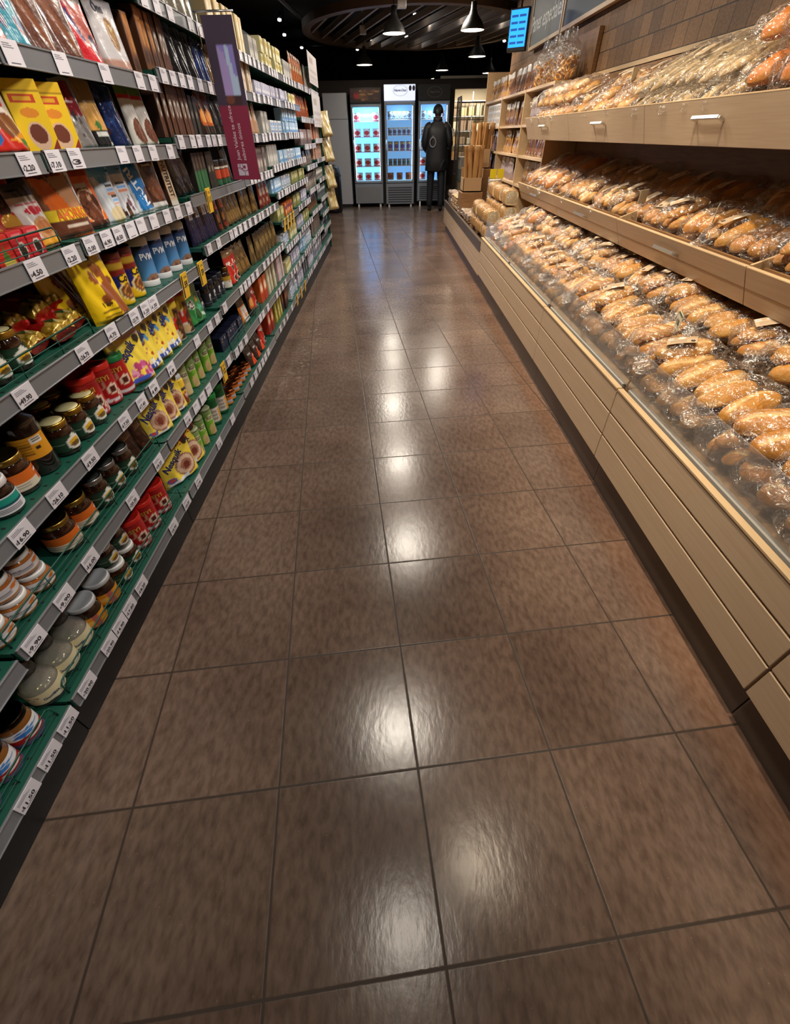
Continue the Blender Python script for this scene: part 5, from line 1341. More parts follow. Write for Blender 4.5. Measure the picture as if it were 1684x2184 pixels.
# ------------------------------------------------------------------ bread
def bread_geo(L, w, h, seed, top='c48838', side='e0ae60', crease='f0d498', cuts=1, nu=32, nv=26, bend=0.0, flat=.55):
    rr = random.Random(seed)
    ws = [(rr.uniform(2, 6), rr.uniform(1, 4), rr.uniform(0, 6.28)) for _ in range(4)]
    mb = MB()
    T = lin(top); S = lin(side); Cc = lin(crease)
    cut = [((rr.uniform(-.25, .25), rr.uniform(.35, .55)) if cuts == 1 else ((k + .5) / cuts * 1.5 - .75, .20)) for k in range(cuts)]
    V = []; C = []
    for j in range(nv + 1):
        v = -1 + 2 * j / nv
        r = max(0.0, 1 - abs(v) ** 2.5) ** .5
        for i in range(nu):
            a = 2 * PI * i / nu
            ca, sa = math.cos(a), math.sin(a)
            wobl = 1 + .035 * sum(math.sin(p * v * 1.4 + q * a + s) for p, q, s in ws) / 2
            x = v * L / 2; y = ca * w / 2 * r * wobl; z = sa * h / 2 * r * wobl
            if z < 0: z *= flat
            up = max(0, sa)
            t = min(1, max(0, up * 1.25 + .15 * math.sin(5 * v + seed)))
            col = S * (1 - t) + T * t
            for (c, wd) in cut:
                if cuts == 1:
                    dd = abs(ca - .22 * math.sin(v * 2 + seed) - .18) / .24; ext = abs(v) < .80
                else:
                    dd = abs(v - c + ca * .25) / wd * 1.6; ext = abs(ca) < .7
                if sa > 0 and dd < 1 and ext:
                    k = (1 - dd) ** .6
                    z -= h * .10 * k
                    col = col * (1 - .8 * k) + Cc * .8 * k
                elif cuts == 1 and sa > 0 and dd < 1.5 and ext:
                    col = col * .82
            y += bend * (v * v - .4)
            V.append((x, y, z)); C.append(col)
    Fq = []
    for j in range(nv):
        for i in range(nu):
            k = (i + 1) % nu
            Fq.append((j * nu + i, j * nu + k, (j + 1) * nu + k, (j + 1) * nu + i))
    mb.add(V, Fq, np.array(C), 0, True)
    return mb

def bread_mesh(*a, **k):
    nm = k.pop('name', 'bread_roll')
    return bread_geo(*a, **k).mesh(nm, M_BREAD)

def film_hull(lx, wy, hz, seed, tail=0.0, nu=24, nv=18, amp=.010, taildir=1):
    """crumpled clear bag round a box lx x wy x hz, resting on z=0; gathered tail along +-x"""
    rr = random.Random(seed)
    ws = [(rr.uniform(18, 60), rr.uniform(18, 60), rr.uniform(18, 60), rr.uniform(0, 6.28)) for _ in range(5)]
    V = []
    for j in range(nv + 1):
        v = -1 + 2 * j / nv
        r = (1 - abs(v) ** 5) ** .35 if abs(v) < 1 else .12
        xx = v * lx / 2
        if tail and v * taildir > .80:
            k = (v * taildir - .80) / .20
            xx = taildir * (lx / 2 * .8 + k * (lx * .1 + tail)); r = (1 - k) * .55 + .10 + (.25 * k if k > .6 else 0)
        for i in range(nu):
            a = 2 * PI * i / nu
            ca, sa = math.cos(a), math.sin(a)
            q = (abs(ca) ** 3.2 + abs(sa) ** 3.2) ** (-1 / 3.2)
            y = ca * q * wy / 2 * r; z = sa * q * hz / 2 * r + hz / 2
            n = sum(math.sin(p * xx + s * y + t * z + f) for p, s, t, f in ws) / 5
            n += rr.uniform(-.55, .55)
            y += ca * n * amp; z += sa * n * amp
            V.append((xx + rr.uniform(-.3, .3) * amp, y, max(z, .0005)))
    Fq = []
    for j in range(nv):
        for i in range(nu):
            k = (i + 1) % nu
            p = (j * nu + i, j * nu + k, (j + 1) * nu + k, (j + 1) * nu + i)
            if rr.random() < .5: Fq += [(p[0], p[1], p[2]), (p[0], p[2], p[3])]
            else: Fq += [(p[0], p[1], p[3]), (p[1], p[2], p[3])]
    mb = MB(); mb.add(V, Fq, 'ffffff', 0, False)
    return mb.mesh('clear_bag', M_BAG)

def kraft_label():
    mb = MB()
    w, h = .098, .056
    f = lambda u, v: np.stack([(u - .5) * w, (v - .5) * h, .003 * np.sin(u * 3) + .0 * v], 1)
    mb.surf(f, 40, 26, [('fill', 'c0a98c'), ('rect', 0, .66, 1, 1, 'b79c7c'), ('rect', .04, .62, .22, .96, 'd8d4cc'), ('lines', .06, .66, .2, .94, 6, '8d8a86'), ('ell', .48, .82, .13, .16, 'd9d5cd'), ('ell', .86, .30, .075, .15, '1c1b1a'), ('ell', .86, .30, .03, .05, '6b655c'), ('lines', .12, .12, .66, .5, 5, 'a08a6e')])
    return mb.mesh('paper_label', M_CARD)
KRAFT = kraft_label()

def bag_kind(name, rolls, lx, wy, hz, seed, tail=0.05, label=True, roll_name='bread_roll', nvar=2, lab_at=(0, 0)):
    """rolls: [(mesh, x, y, z, yaw)]"""
    kinds = []
    for q in range(nvar):
        kinds.append((film_hull(lx, wy, hz, seed + q * 7, tail, taildir=(1 if q % 2 else -1)), rolls, hz, label, roll_name, lab_at))
    return name, kinds

BREAD = []
def put_bag(kind, desc, x, y, z, yaw, tilt, rng, where, cat='bread', lab=None, var=None):
    name, vs = kind
    film, rolls, hz, label, rn, lab_at = vs[rng.randrange(len(vs)) if var is None else var]
    root = empty(name, (x, y, z), (Matrix.Rotation(tilt, 3, 'Y') @ Matrix.Rotation(yaw, 3, 'Z')).to_euler())
    for (me, rx, ry, rz, ra) in rolls:
        link(rn, me, root, (rx + rng.uniform(-.006, .006), ry + rng.uniform(-.004, .004), rz), (rng.uniform(-.12, .12), rng.uniform(-.04, .04), ra + rng.uniform(-.12, .12)))
    link('clear_bag', film, root)
    if label if lab is None else lab:
        link('paper_label', KRAFT, root, (lab_at[0] + rng.uniform(-.03, .03), lab_at[1] + rng.uniform(-.02, .02), hz + .0075), (rng.uniform(-.1, .1), rng.uniform(-.08, .08), rng.uniform(-.5, .5) + (PI if rng.random() < .5 else 0)))
        desc = desc + ' with kraft label'
    root['category'] = cat
    BREAD.append((root, desc, where, y))
    return root

R1 = [bread_mesh(.205, .092, .082, s, cuts=1) for s in (1, 2, 3)]
R2 = [bread_mesh(.185, .105, .088, s, cuts=1, top='bd7c2e', side='d8a04e') for s in (4, 5)]
R3 = [bread_mesh(.125, .072, .058, s, cuts=1, top='c8924e', side='e2bc84', crease='ecd6b0') for s in (6, 7, 8)]
R4 = [bread_mesh(.20, .075, .065, s, cuts=4, top='ba7c34', side='d8a458') for s in (9, 10)]
R5 = [bread_mesh(.095, .088, .062, s, cuts=0, top='b97c36', side='daa85e') for s in (11, 12)]
PALE = [bread_mesh(.42, .062, .05, s, cuts=5, top='bb9e74', side='d0b78e', crease='e2d2ae', name='baguette') for s in (13, 14)]
LOAF = [bread_mesh(.26, .13, .11, s, cuts=1, top='c2712c', side='d08c42', name='bread_loaf') for s in (15, 16)]

BK = {
    'long': bag_kind('bagged_rolls', [(R1[0], 0, -.050, .044, 0), (R1[1], 0, .047, .044, .06)], .25, .20, .092, 100),
    'long3': bag_kind('bagged_rolls', [(R1[2], 0, -.055, .042, 0), (R1[1], .0, .04, .042, .06), (R1[0], 0, -.005, .085, -.05)], .25, .20, .125, 120),
    'fat': bag_kind('bagged_rolls', [(R2[0], 0, -.055, .046, 0), (R2[1], 0, .055, .046, .1)], .235, .225, .098, 140),
    'cut': bag_kind('bagged_rolls', [(R4[0], 0, -.06, .036, 0), (R4[1], 0, .02, .036, .06), (R4[0], 0, -.02, .078, .1)], .25, .19, .115, 160),
    'small': bag_kind('bagged_buns', [(R3[0], -.06, -.05, .032, .1), (R3[1], .06, -.048, .032, 0), (R3[2], -.058, .03, .032, .1), (R3[0], .062, .032, .032, 0), (R3[1], 0, -.01, .075, .2)], .27, .18, .11, 180),
    'round': bag_kind('bagged_buns', [(R5[0], -.05, -.05, .034, .1), (R5[1], .05, -.048, .034, 0), (R5[0], -.05, .045, .034, 1.1), (R5[1], .05, .045, .034, .5)], .22, .21, .075, 200, tail=.06),
    'baguette': bag_kind('bagged_baguettes', [(PALE[0], 0, -.035, .03, 0), (PALE[1], 0, .035, .03, .02)], .48, .15, .07, 220, tail=.05),
    'loaf': bag_kind('bagged_loaf', [(LOAF[0], 0, 0, .058, 0)], .31, .16, .12, 240, tail=.05, roll_name='bread_loaf'),
}
rng = random.Random(5)
# lower bin
TL = math.atan(.47)
y = -.05
i = 0
while y < 4.98:
    if y < 1.12: kinds = ['fat', 'long', 'fat']
    elif y < 2.7: kinds = ['long', 'long3', 'cut', 'long']
    elif y < 4.3: kinds = ['small', 'small', 'round']
    else: kinds = ['cut', 'small', 'loaf']
    step = .205 if y < 1.12 else .185
    dsc = {'long': 'clear bag of long golden rolls', 'long3': 'clear bag of three golden rolls', 'fat': 'clear bag of two plump rolls', 'cut': 'clear bag of slashed rolls', 'small': 'clear bag of small pale buns', 'round': 'clear bag of round buns', 'loaf': 'clear bag with one loaf'}
    for r_, (xx, lay) in enumerate(((1.152, 0), (1.172, 1), (1.385, 1), (1.39, 0), (1.56, .6))):
        if lay == 0 and r_ == 3: continue
        k = kinds[(i + r_) % len(kinds)]
        zz = deck_z(xx) + .012 + lay * .072
        put_bag(BK[k], dsc[k], xx + rng.uniform(-.012, .012), y + rng.uniform(-.02, .02) + (.09 if r_ in (1, 4) else 0), zz, rng.gauss(0, .2 if r_ else .07) + (PI if r_ and rng.random() < .5 else 0),
                -TL * .62, rng, 'lower bin ' + ('buried row', 'front row', 'second row', '', 'back row')[r_], lab=(lay > 0 and rng.random() < .5), var=None if r_ else 1)
    y += step; i += 1
# middle tray
MT = math.atan((1.10 - .91) / (1.79 - 1.318))
y = .5; i = 0
while y < 5.22:
    kinds = ['long', 'fat', 'cut', 'round'] if y < 2.8 else (['round', 'small', 'long'] if y < 4.2 else ['loaf', 'cut', 'loaf'])
    for r_, xx in enumerate((1.475, 1.66)):
        k = kinds[(i + r_ * 2) % len(kinds)]
        zz = .91 + (xx - 1.318) * math.tan(MT) + .008
        put_bag(BK[k], dsc[k], xx + rng.uniform(-.015, .015) - (.0 if k != 'small' else 0), y + rng.uniform(-.02, .02) + r_ * .08, zz, rng.uniform(-.25, .25) + (PI if rng.random() < .5 else 0), -MT, rng, 'middle tray ' + ('front row', 'back row')[r_], lab=rng.random() < .4)
    y += .20; i += 1
# upper tray
UT = math.atan((1.565 - 1.377) / (1.79 - 1.302))
def upz(x): return 1.377 + (x - 1.302) * math.tan(UT) + .006
y = .9; i = 0
while y < 5.25:
    if y < 2.25:
        put_bag(BK['loaf'], 'clear bag with one orange loaf', 1.49, y, upz(1.49), rng.uniform(-.2, .2), -UT, rng, 'upper tray', lab=False); step = .19
        put_bag(BK['loaf'], 'clear bag with one orange loaf', 1.53, y + .1, upz(1.53) + .11, rng.uniform(-.2, .2), -UT, rng, 'upper tray pile', lab=rng.random() < .3)
    elif y < 3.25:
        put_bag(BK['baguette'], 'clear bag of two pale baguettes', 1.545, y, upz(1.545), rng.uniform(-.1, .1) + .25, -UT, rng, 'upper tray', lab=rng.random() < .5); step = .16
        put_bag(BK['baguette'], 'clear bag of two pale baguettes', 1.56, y + .05, upz(1.56) + .07, rng.uniform(-.1, .1) + .3, -UT - .05, rng, 'upper tray pile', lab=rng.random() < .5)
    elif y < 4.2:
        put_bag(BK[('small', 'round')[i % 2]], dsc[('small', 'round')[i % 2]], 1.46, y, upz(1.46), rng.uniform(-.2, .2), -UT, rng, 'upper tray front row', lab=rng.random() < .6); step = .19
        put_bag(BK['cut'], dsc['cut'], 1.66, y, upz(1.66), rng.uniform(-.2, .2), -UT, rng, 'upper tray back row')
    else:
        put_bag(BK['round'], dsc['round'], 1.44, y, upz(1.44), rng.uniform(-.4, .4), -UT, rng, 'upper tray front row', lab=False); step = .19
        put_bag(BK['small'], dsc['small'], 1.46, y + .08, upz(1.46) + .08, rng.uniform(-.4, .4), -UT, rng, 'upper tray pile', lab=False)
        put_bag(BK['round'], dsc['round'], 1.66, y, upz(1.66), rng.uniform(-.4, .4), -UT, rng, 'upper tray back row', lab=False)
    y += step; i += 1
# (label the bread once everything is in place, by row and order from the near end)
cl = defaultdict(list)
for r in BREAD: cl[(r[1], r[2])].append(r)
for (d, wh), rs in cl.items():
    rs.sort(key=lambda r: r[3])
    for k, r in enumerate(rs):
        r[0]['label'] = '%s, %s along, %s' % (d, ORD[k], wh) if len(rs) > 1 else '%s, %s' % (d, wh)
        if len(rs) > 1: r[0]['group'] = '%ss, %s' % (d, wh)

# price cards in clear clips
def price_card(x, y, z, txt, desc, rz=-.35, tilt=.5):
    t = empty('price_card', (x, y, z), (0, 0, rz))
    mb = MB(); mb.box(-.001, .001, -.042, .042, .045, .105, 'd9d3b8', 0, .0006)
    mb.box(-.0016, -.001, -.040, .040, .095, .102, '2f5a44')
    if txt:
        text_on(mb, txt, .030, lambda a, b: np.stack([np.full_like(a, -.0018), -a + .004, b + .070], 1), '24221e', .02)
    for k in range(2): mb.box(-.0015, -.001, -.03, -.012, .055 + k * .01, .059 + k * .01, '7d7a6c')
    mb.build('card', M_CARD, t)
    mb = MB(); mb.tube([(0, 0, -.06), (0, 0, .05)], .0022, 6); mb.box(-.004, .004, -.012, .012, .030, .05, 'ffffff', 0, .001)
    mb.build('clear_clip', M_RAILCLEAR, t)
    tag(t, desc, 'price sign')
price_card(1.14, 1.745, .70, '4.90', 'cream price card reading 4.90 standing among the rolls')
price_card(1.38, 2.16, 1.0, '2.50', 'tilted cream price card at the front of the middle tray', -.6)
price_card(1.36, 2.80, 1.0, '3.20', 'price card where the middle tray divides, by the buns', -.9)
price_card(1.06, 3.05, .66, '12', 'small blue-white price card on the clear bin front', -.3)
price_card(1.40, 3.42, 1.50, '', 'tall white price card standing on the upper tray', -.7)

# sliced loaves at the far end
def sliced(seed, L=.30, w=.13, h=.12, n=15):
    rr = random.Random(seed); mb = MB()
    for k in range(n):
        x = -L / 2 + L * k / n; t = L / n * .86
        a = np.linspace(0, 2 * PI, 25)[:-1]
        q = (np.abs(np.cos(a)) ** 4 + np.abs(np.sin(a)) ** 4) ** -.25
        yy = np.cos(a) * q * w / 2; zz = np.sin(a) * q * h / 2 + h / 2
        s = 1 + rr.uniform(-.03, .03)
        m = len(a)
        cr = lin(rr.choice(['c99548', 'c28a3c', 'd2a258'])); inn = lin('e6d4ac')
        V = np.concatenate([np.c_[np.full(m, x), yy * s, zz * s], np.c_[np.full(m, x + t), yy * s, zz * s], np.c_[np.full(m, x), yy * .93, (zz - h / 2) * .93 + h / 2], np.c_[np.full(m, x + t), yy * .93, (zz - h / 2) * .93 + h / 2]])
        C = np.concatenate([np.repeat(cr[None], 2 * m, 0), np.repeat(inn[None], 2 * m, 0)])
        Fq = []
        for i in range(m):
            j = (i + 1) % m
            Fq += [(i, j, m + j, m + i), (i, 2 * m + i, 2 * m + j, j), (m + i, m + j, 3 * m + j, 3 * m + i)]
        Fq += [tuple(range(2 * m, 3 * m)), tuple(range(3 * m, 4 * m))[::-1]]
        mb.add(V, Fq, C, 0, False)
    return mb.mesh('sliced_bread', M_BREAD)
SL = [sliced(1), sliced(2)]
SLF = [film_hull(.34, .15, .135, 300 + k, .04) for k in range(2)]
def sliced_thing(x, y, z, rz, lab):
    t = empty('bagged_sliced_loaf', (x, y, z), (0, 0, rz))
    link('sliced_bread', SL[int(y * 10) % 2], t, (0, 0, .004)); link('clear_bag', SLF[int(y * 10) % 2], t)
    tag(t, lab, 'bread', 'bagged sliced loaves past the bread trays')
mb = MB(); mb.box(-.22, .22, -.62, .62, 0, .17, '9a8468', 0, .003)
tag(mb.build('display_riser', M_WOOD, None, (1.27, 5.98, .462)), 'low wooden riser under the sliced loaves on the far counter', 'riser')
n = 0
for lvl, z in (('lower', .462), ('upper', .60)):
    for k in range(3):
        sliced_thing(1.085 + .004 * k, 5.52 + k * .38, z, PI / 2 + rng.uniform(-.06, .06), '%s bagged sliced loaf, %s along the counter edge past the bread trays' % (lvl, ORD[k]))
for lvl, z in (('lower', .634), ('upper', .772)):
    for k in range(3):
        sliced_thing(1.26, 5.50 + k * .38, z, PI / 2 + rng.uniform(-.06, .06), '%s bagged sliced loaf, %s along the riser by the end of the trays' % (lvl, ORD[k]))
# packs of small brown biscuits and clear bags beyond the loaves
def pack_kind(c0, c1, w, d, h, seed):
    mb = MB(); rr = random.Random(seed)
    for k in range(4):
        mb.box(-w / 2 + rr.uniform(0, .01), w / 2 - rr.uniform(0, .01), -d / 2, d / 2, h * k / 4 + .002, h * (k + 1) / 4 - .002, (c0, c1)[k % 2], 0, .006)
    return mb.mesh('biscuits', M_BREAD), film_hull(w * 1.12, d * 1.15, h * 1.1, seed, .02, 18, 12)
PK = [pack_kind('7a5a44', 'a58468', .16, .12, .075, 400), pack_kind('9a8478', 'c9b8a8', .16, .12, .075, 410), pack_kind('b58a5a', 'd9b884', .16, .12, .075, 420)]
n = 0
for k in range(12):
    for j in range(2):
        y = 6.75 + k * .20; x = 1.09 + j * .19
        lv = 2 if k > 5 and j == 0 else 1
        for q in range(lv):
            t = empty('biscuit_pack', (x + rng.uniform(-.01, .01), y, .462 + q * .084), (0, 0, rng.uniform(-.2, .2)))
            a, b = PK[(k // 3) % 3]
            link('biscuits', a, t); link('clear_bag', b, t)
            tag(t, '%s clear biscuit pack, %s along the %s row on the far low counter' % (('bottom', 'upper')[q] if lv > 1 else 'single', ORD[k], ('front', 'second')[j]), 'biscuit pack', 'clear biscuit packs on the far counter')
# stack of round flat breads
mb = MB(); rr = random.Random(3)
for k in range(22):
    r = .075 + rr.uniform(-.003, .003)
    mb.lathe([(r * .9, .0), (r, .003), (r, .009), (r * .9, .0115)], 20, ('d9d3c9', 'c9c2b8', 'e2ddd4')[k % 3], cx=rr.uniform(-.003, .003), cy=rr.uniform(-.003, .003))
    mb.v[-1][:, 2] += k * .0125
t = empty('flatbread_stack', (1.31, 6.62, .632))
link('flatbreads', mb.mesh('flatbreads', M_BREAD), t)
mb = MB(); mb.lathe([(.086, 0), (.086, .30)], 24, 'ffffff', capb=False, capt=False); link('clear_sleeve', mb.mesh('clear_sleeve', M_BAG), t)
mb = MB()
for k in range(2): mb.box(-.086 + k * .09, -.01 + k * .09, -.092, -.090, .29, .38, 'e8d020', 0, .001)
link('yellow_tag', mb.mesh('yellow_tag', M_CARD), t)
t['label'] = 'tall stack of round flat breads with yellow tags above'; t['category'] = 'bread'
mb = MB(); mb.box(-.11, .11, -.11, .11, 0, .168, '9a8468', 0, .003)
tag(mb.build('display_riser', M_WOOD, None, (1.32, 6.62, .462)), 'small wooden riser under the stack of flat breads', 'riser')

# cardboard displays of baguettes in paper sleeves
M_CARDB = plain('corrugated_card', 'b08d66', .7)
def baguette_box(x, y, z, h, desc):
    t = empty('cardboard_display', (x, y, z))
    mb = MB(); w, d = .13, .15
    mb.box(-w, w, -d, d, 0, .012); mb.box(-w, -w + .008, -d, d, 0, h * .6); mb.box(w - .008, w, -d, d, 0, h); mb.box(-w, w, -d, -d + .008, 0, h * .6); mb.box(-w, w, d - .008, d, 0, h)
    link('box', mb.mesh('box', M_CARDB), t)
    tag(t, desc, 'cardboard box'); return t
def paper_sleeve(i):
    mb = MB(); L = .48
    a = np.linspace(0, 2 * PI, 11)[:-1]
    prof = [(.030, 0), (.036, .05), (.038, .3), (.034, .42), (.04, .48)]
    mb.lathe(prof, 10, ['a97c48', 'b58a55', 'a97c48', '9c6f3c', 'c49a68'], sy=.6, smooth=False)
    return mb.mesh('paper_baguette', M_CARD)
PSL = paper_sleeve(0)
for nm, (bx, by, bz, hh) in {'nearer low': (1.16, 7.55, .72, .26), 'taller back': (1.33, 8.05, .95, .36)}.items():
    mb = MB(); mb.box(-.15, .15, -.17, .17, 0, bz - .465, '8d7a62', 0, .004)
    tag(mb.build('display_stand', M_WOODD, None, (bx, by, .462 + (.0 if nm != 'x' else 0))), 'wooden block under the %s box of paper-wrapped baguettes' % nm, 'stand')
    baguette_box(bx, by, bz, hh, 'brown cardboard box holding paper-wrapped baguettes, the %s one' % nm)
    for k in range(8):
        o = link('paper_baguette', PSL, None, (bx - .08 + (k % 4) * .053, by - .06 + (k // 4) * .11, bz + .014), (rng.uniform(-.12, .12), rng.uniform(-.12, .02), rng.uniform(0, 6)))
        tag(o, 'paper-wrapped baguette, %s in the %s cardboard box' % (ORD[k], nm), 'baguette', 'paper-wrapped baguettes in cardboard boxes')

# ------------------------------------------------------------------ bread shelf unit past the trays
UY = [5.36, 6.43, 7.70, 8.96]
UZ = [.88, 1.14, 1.40, 1.68]
t = empty('bread_shelf_unit', (1.5, UY[0], .0))
off = (-1.5, -UY[0], 0)
tag(t, 'pale wooden shelf unit packed with bagged breads beyond the trays', 'shelf')
for z in UZ:
    mb = MB(); mb.box(1.5, 1.80, UY[0] + .012, UY[-1] - .012, z - .022, z, '', 0) if False else mb.box(1.5, 1.80, UY[0] + .012, UY[-1] - .012, z - .022, z)
    mb.build('shelf', M_WOOD, t, off)
for y in UY:
    mb = MB(); mb.box(1.495, 1.80, y - .012, y + .012, .46, 1.68 if y != UY[-1] else 2.0); mb.build('upright', M_WOODB, t, off)
mb = MB(); mb.box(1.80, 1.835, UY[0], UY[-1], .3, 2.0); mb.build('back_board', M_WOODD, t, off)
mb = MB(); mb.box(1.51, 1.80, UY[0] + .012, UY[-1] - .012, .02, .46); mb.build('plinth', M_WOODD, t, off)

def upright_pack(c0, c1, seed, h=.21):
    rr = random.Random(seed)
    f = pouch('toast_pack', .14, h, .05, [('fill', c0), ('rect', 0, .78, 1, 1, 'cfcac6'), ('rect', .1, .35, .9, .6, c1), ('blobs', 10, 0, 0, 1, .75, .05, .12, [c0, c1, 'b0a8a8'], seed)], (), M_FILM, seed, nu=10, nv=14, cat='bread')
    return f
UP = [upright_pack('6b4a34', '8d6a4c', 500), upright_pack('7a5238', '5a3a28', 501), upright_pack('8d7a78', 'a59aa0', 502), upright_pack('b58a54', '7a5030', 503)]
CNAME = ['near', 'middle', 'far']
for ci in range(3):
    for zi, z in enumerate(UZ):
        if ci == 2 and zi == 2: continue
        if ci == 0 and zi == 3: continue
        y = UY[ci] + .09; k = 0
        kd = UP[(ci * 2 + zi) % 4]
        while y < UY[ci + 1] - .06:
            o = link('toast_pack', kd.parts[0][1], None, (1.58 + rng.uniform(-.015, .015), y, z + .001), (rng.uniform(-.08, .08), rng.uniform(-.1, .1), -PI / 2 + rng.uniform(-.2, .2)))
            tag(o, 'upright toast pack, %s along, %s shelf up, %s column of bread unit' % (ORD[k], ORD[zi], CNAME[ci]), 'bread', 'upright toast packs, %s shelf up, %s column' % (ORD[zi], CNAME[ci]))
            y += .105; k += 1
# white plastic basket
mb = MB()
x0, x1, y0, y1, h = -.12, .14, -.45, .45, .22
for k in range(4):
    z = .01 + k * h / 3.3
    mb.box(x0, x0 + .006, y0, y1, z, z + .02); mb.box(x1 - .006, x1, y0, y1, z, z + .02); mb.box(x0, x1, y0, y0 + .006, z, z + .02); mb.box(x0, x1, y1 - .006, y1, z, z + .02)
for k in range(11):
    y = y0 + (y1 - y0) * k / 10
    mb.box(x0, x0 + .006, y - .012, y + .012, 0, h)
mb.box(x0, x1, y0, y1, 0, .006)
tag(mb.build('plastic_basket', M_WHITEP, None, (1.64, 8.32, 1.401)), 'white slatted plastic basket on the far column of the bread unit', 'basket')
# ring biscuits in tied bags on top
mb = MB()
for k in range(26):
    rr = random.Random(600 + k)
    c = Vector((rr.uniform(-.065, .065), rr.uniform(-.065, .065), .03 + k * .0048))
    ax = Vector((rr.uniform(-1, 1), rr.uniform(-1, 1), rr.uniform(-1, 1))).normalized(); u = ax.orthogonal().normalized(); v = ax.cross(u)
    R_ = .025
    mb.tube([c + u * (R_ * math.cos(2 * PI * q / 10)) + v * (R_ * math.sin(2 * PI * q / 10)) for q in range(10)], .009, 6, rr.choice(['d9a050', 'cf8f3c', 'e0b068']), closed=True)
RING = mb.mesh('ring_biscuits', M_BREAD)
mb = MB()
for k in range(26):
    mb2 = None
RFILM = film_hull(.27, .19, .19, 610, .06, 18, 14)
for k in range(6):
    y = 5.50 + k * .165
    t = empty('ring_biscuit_bag', (1.62 + .02 * (k % 2), y, 1.681), (0, 0, rng.uniform(0, 6)))
    link('ring_biscuits', RING, t); link('clear_bag', RFILM, t, (.095, 0, .137), (0, -PI / 2, 0))
    tag(t, 'clear tied bag of golden ring biscuits, %s along the top of the bread unit' % ORD[k], 'bread', 'bags of ring biscuits on top of the unit')
# ------------------------------------------------------------------ signs above the bread
M_SLATE = plain('slate_board', '3a4650', .55)
def sign_board(y0, y1, z0, z1, words, desc):
    t = empty('slate_sign', (1.78, y0, z0))
    w, h = y1 - y0, z1 - z0
    mb = MB(); mb.box(0, .03, .03, w - .03, .03, h - .03); mb.build('board', M_SLATE, t)
    mb = MB(); mb.box(-.008, .035, 0, w, 0, .03); mb.box(-.008, .035, 0, w, h - .03, h); mb.box(-.008, .035, 0, .03, .03, h - .03); mb.box(-.008, .035, w - .03, w, .03, h - .03)
    mb.build('frame', M_WOODB, t)
    mb = MB()
    for s, sz, yy, zz in words:
        text_on(mb, s, sz, lambda a, b: np.stack([np.full_like(a, -.002), yy - a, zz + b], 1), 'c9ced2', .02)
    mb.build('lettering', M_CARD, t)
    tag(t, desc, 'sign')
sign_board(6.50, 7.80, 2.09, 2.75, [('Panes especiales', .19, .65, .19)], 'dark slate sign lettered about special breads, nearest the blue screen')
sign_board(4.75, 6.46, 2.09, 2.75, [('Panes', .16, 1.2, .34)], 'second dark slate sign high above the bread shelves')
mb = MB(); mb.tube([(1.79, 6.48, 1.72), (1.79, 6.48, 2.1)], .012, 8, '6d5a48'); tag(mb.build('sign_post', M_WOODB), 'thin brown post under the seam of the slate signs', 'post')

# blue screen hung at the end of the signs
t = empty('menu_screen', (1.46, 7.05, 2.02), (0, 0, -.62))
mb = MB(); mb.box(-.11, .11, 0, .05, 0, .33, '2a3036', 0, .006); mb.build('housing', M_DARK, t)
M_SCREEN = emis('screen_blue', (.01, .22, 1.0), 2.4)
mb = MB(); mb.box(-.098, .098, -.002, 0, .035, .315); s = mb.build('screen', M_SCREEN, t)
mb = MB()
for r in range(5):
    for c in range(2):
        mb.box(-.085 + c * .09, -.01 + c * .09, -.0035, -.002, .06 + r * .05, .078 + r * .05)
mb.build('screen_text', emis('screen_dark', (.01, .10, .42), .6), s)
mb = MB(); mb.tube([(0, .03, .33), (0, .03, 1.33)], .01, 8, '2a2a2a'); mb.build('hanger', M_DARK, t)
tag(t, 'blue lit menu screen hanging beside the slate signs', 'screen')

# ------------------------------------------------------------------ pendant lamps and track spots
M_LAMP = emis('lamp_glow', (1.0, .80, .58), 9)
M_SHADE = plain('lamp_shade_dark', '1f1d1b', .5)
def pendant(x, y, z, r, desc, light=None):
    t = empty('pendant_lamp', (x, y, z))
    mb = MB(); mb.lathe([(r, 0), (r * .98, .012), (r * .8, .07), (r * .35, .15), (.04, .19), (.035, .26)], 28, '1f1d1b', capb=False); mb.build('shade', M_SHADE, t)
    mb = MB(); mb.lathe([(r * .94, .003), (r * .94, .012), (.001, .013)], 28, 'ffffff'); mb.build('diffuser', M_LAMP, t)
    mb = MB(); mb.tube([(0, 0, .25), (0, 0, 3.35 - z)], .006, 6, '222222'); mb.build('cord', M_BLACK, t)
    tag(t, desc, 'lamp', 'pendant lamps along the ceiling')
for x, y, z, r, d in [(.109, 8.98, 2.40, .165, 'large pendant lamp over the aisle, left of the pair nearest the camera'), (1.196, 8.83, 2.40, .165, 'large pendant lamp right of the pair, near the blue screen'),
                      (-.458, 12.56, 2.40, .165, 'pendant lamp hanging just above the first lit freezer'), (1.69, 11.58, 2.40, .165, 'pendant lamp hanging before the bakery hatch'),
                      (1.28, 14.2, 2.43, .15, 'small pendant lamp behind the freezers, upper of a close pair'), (1.32, 16.2, 2.43, .15, 'small far pendant lamp, lower of a close pair'), (2.46, 14.6, 2.40, .17, 'far pendant lamp above the right end of the hatch')]:
    pendant(x, y, z, r, d)
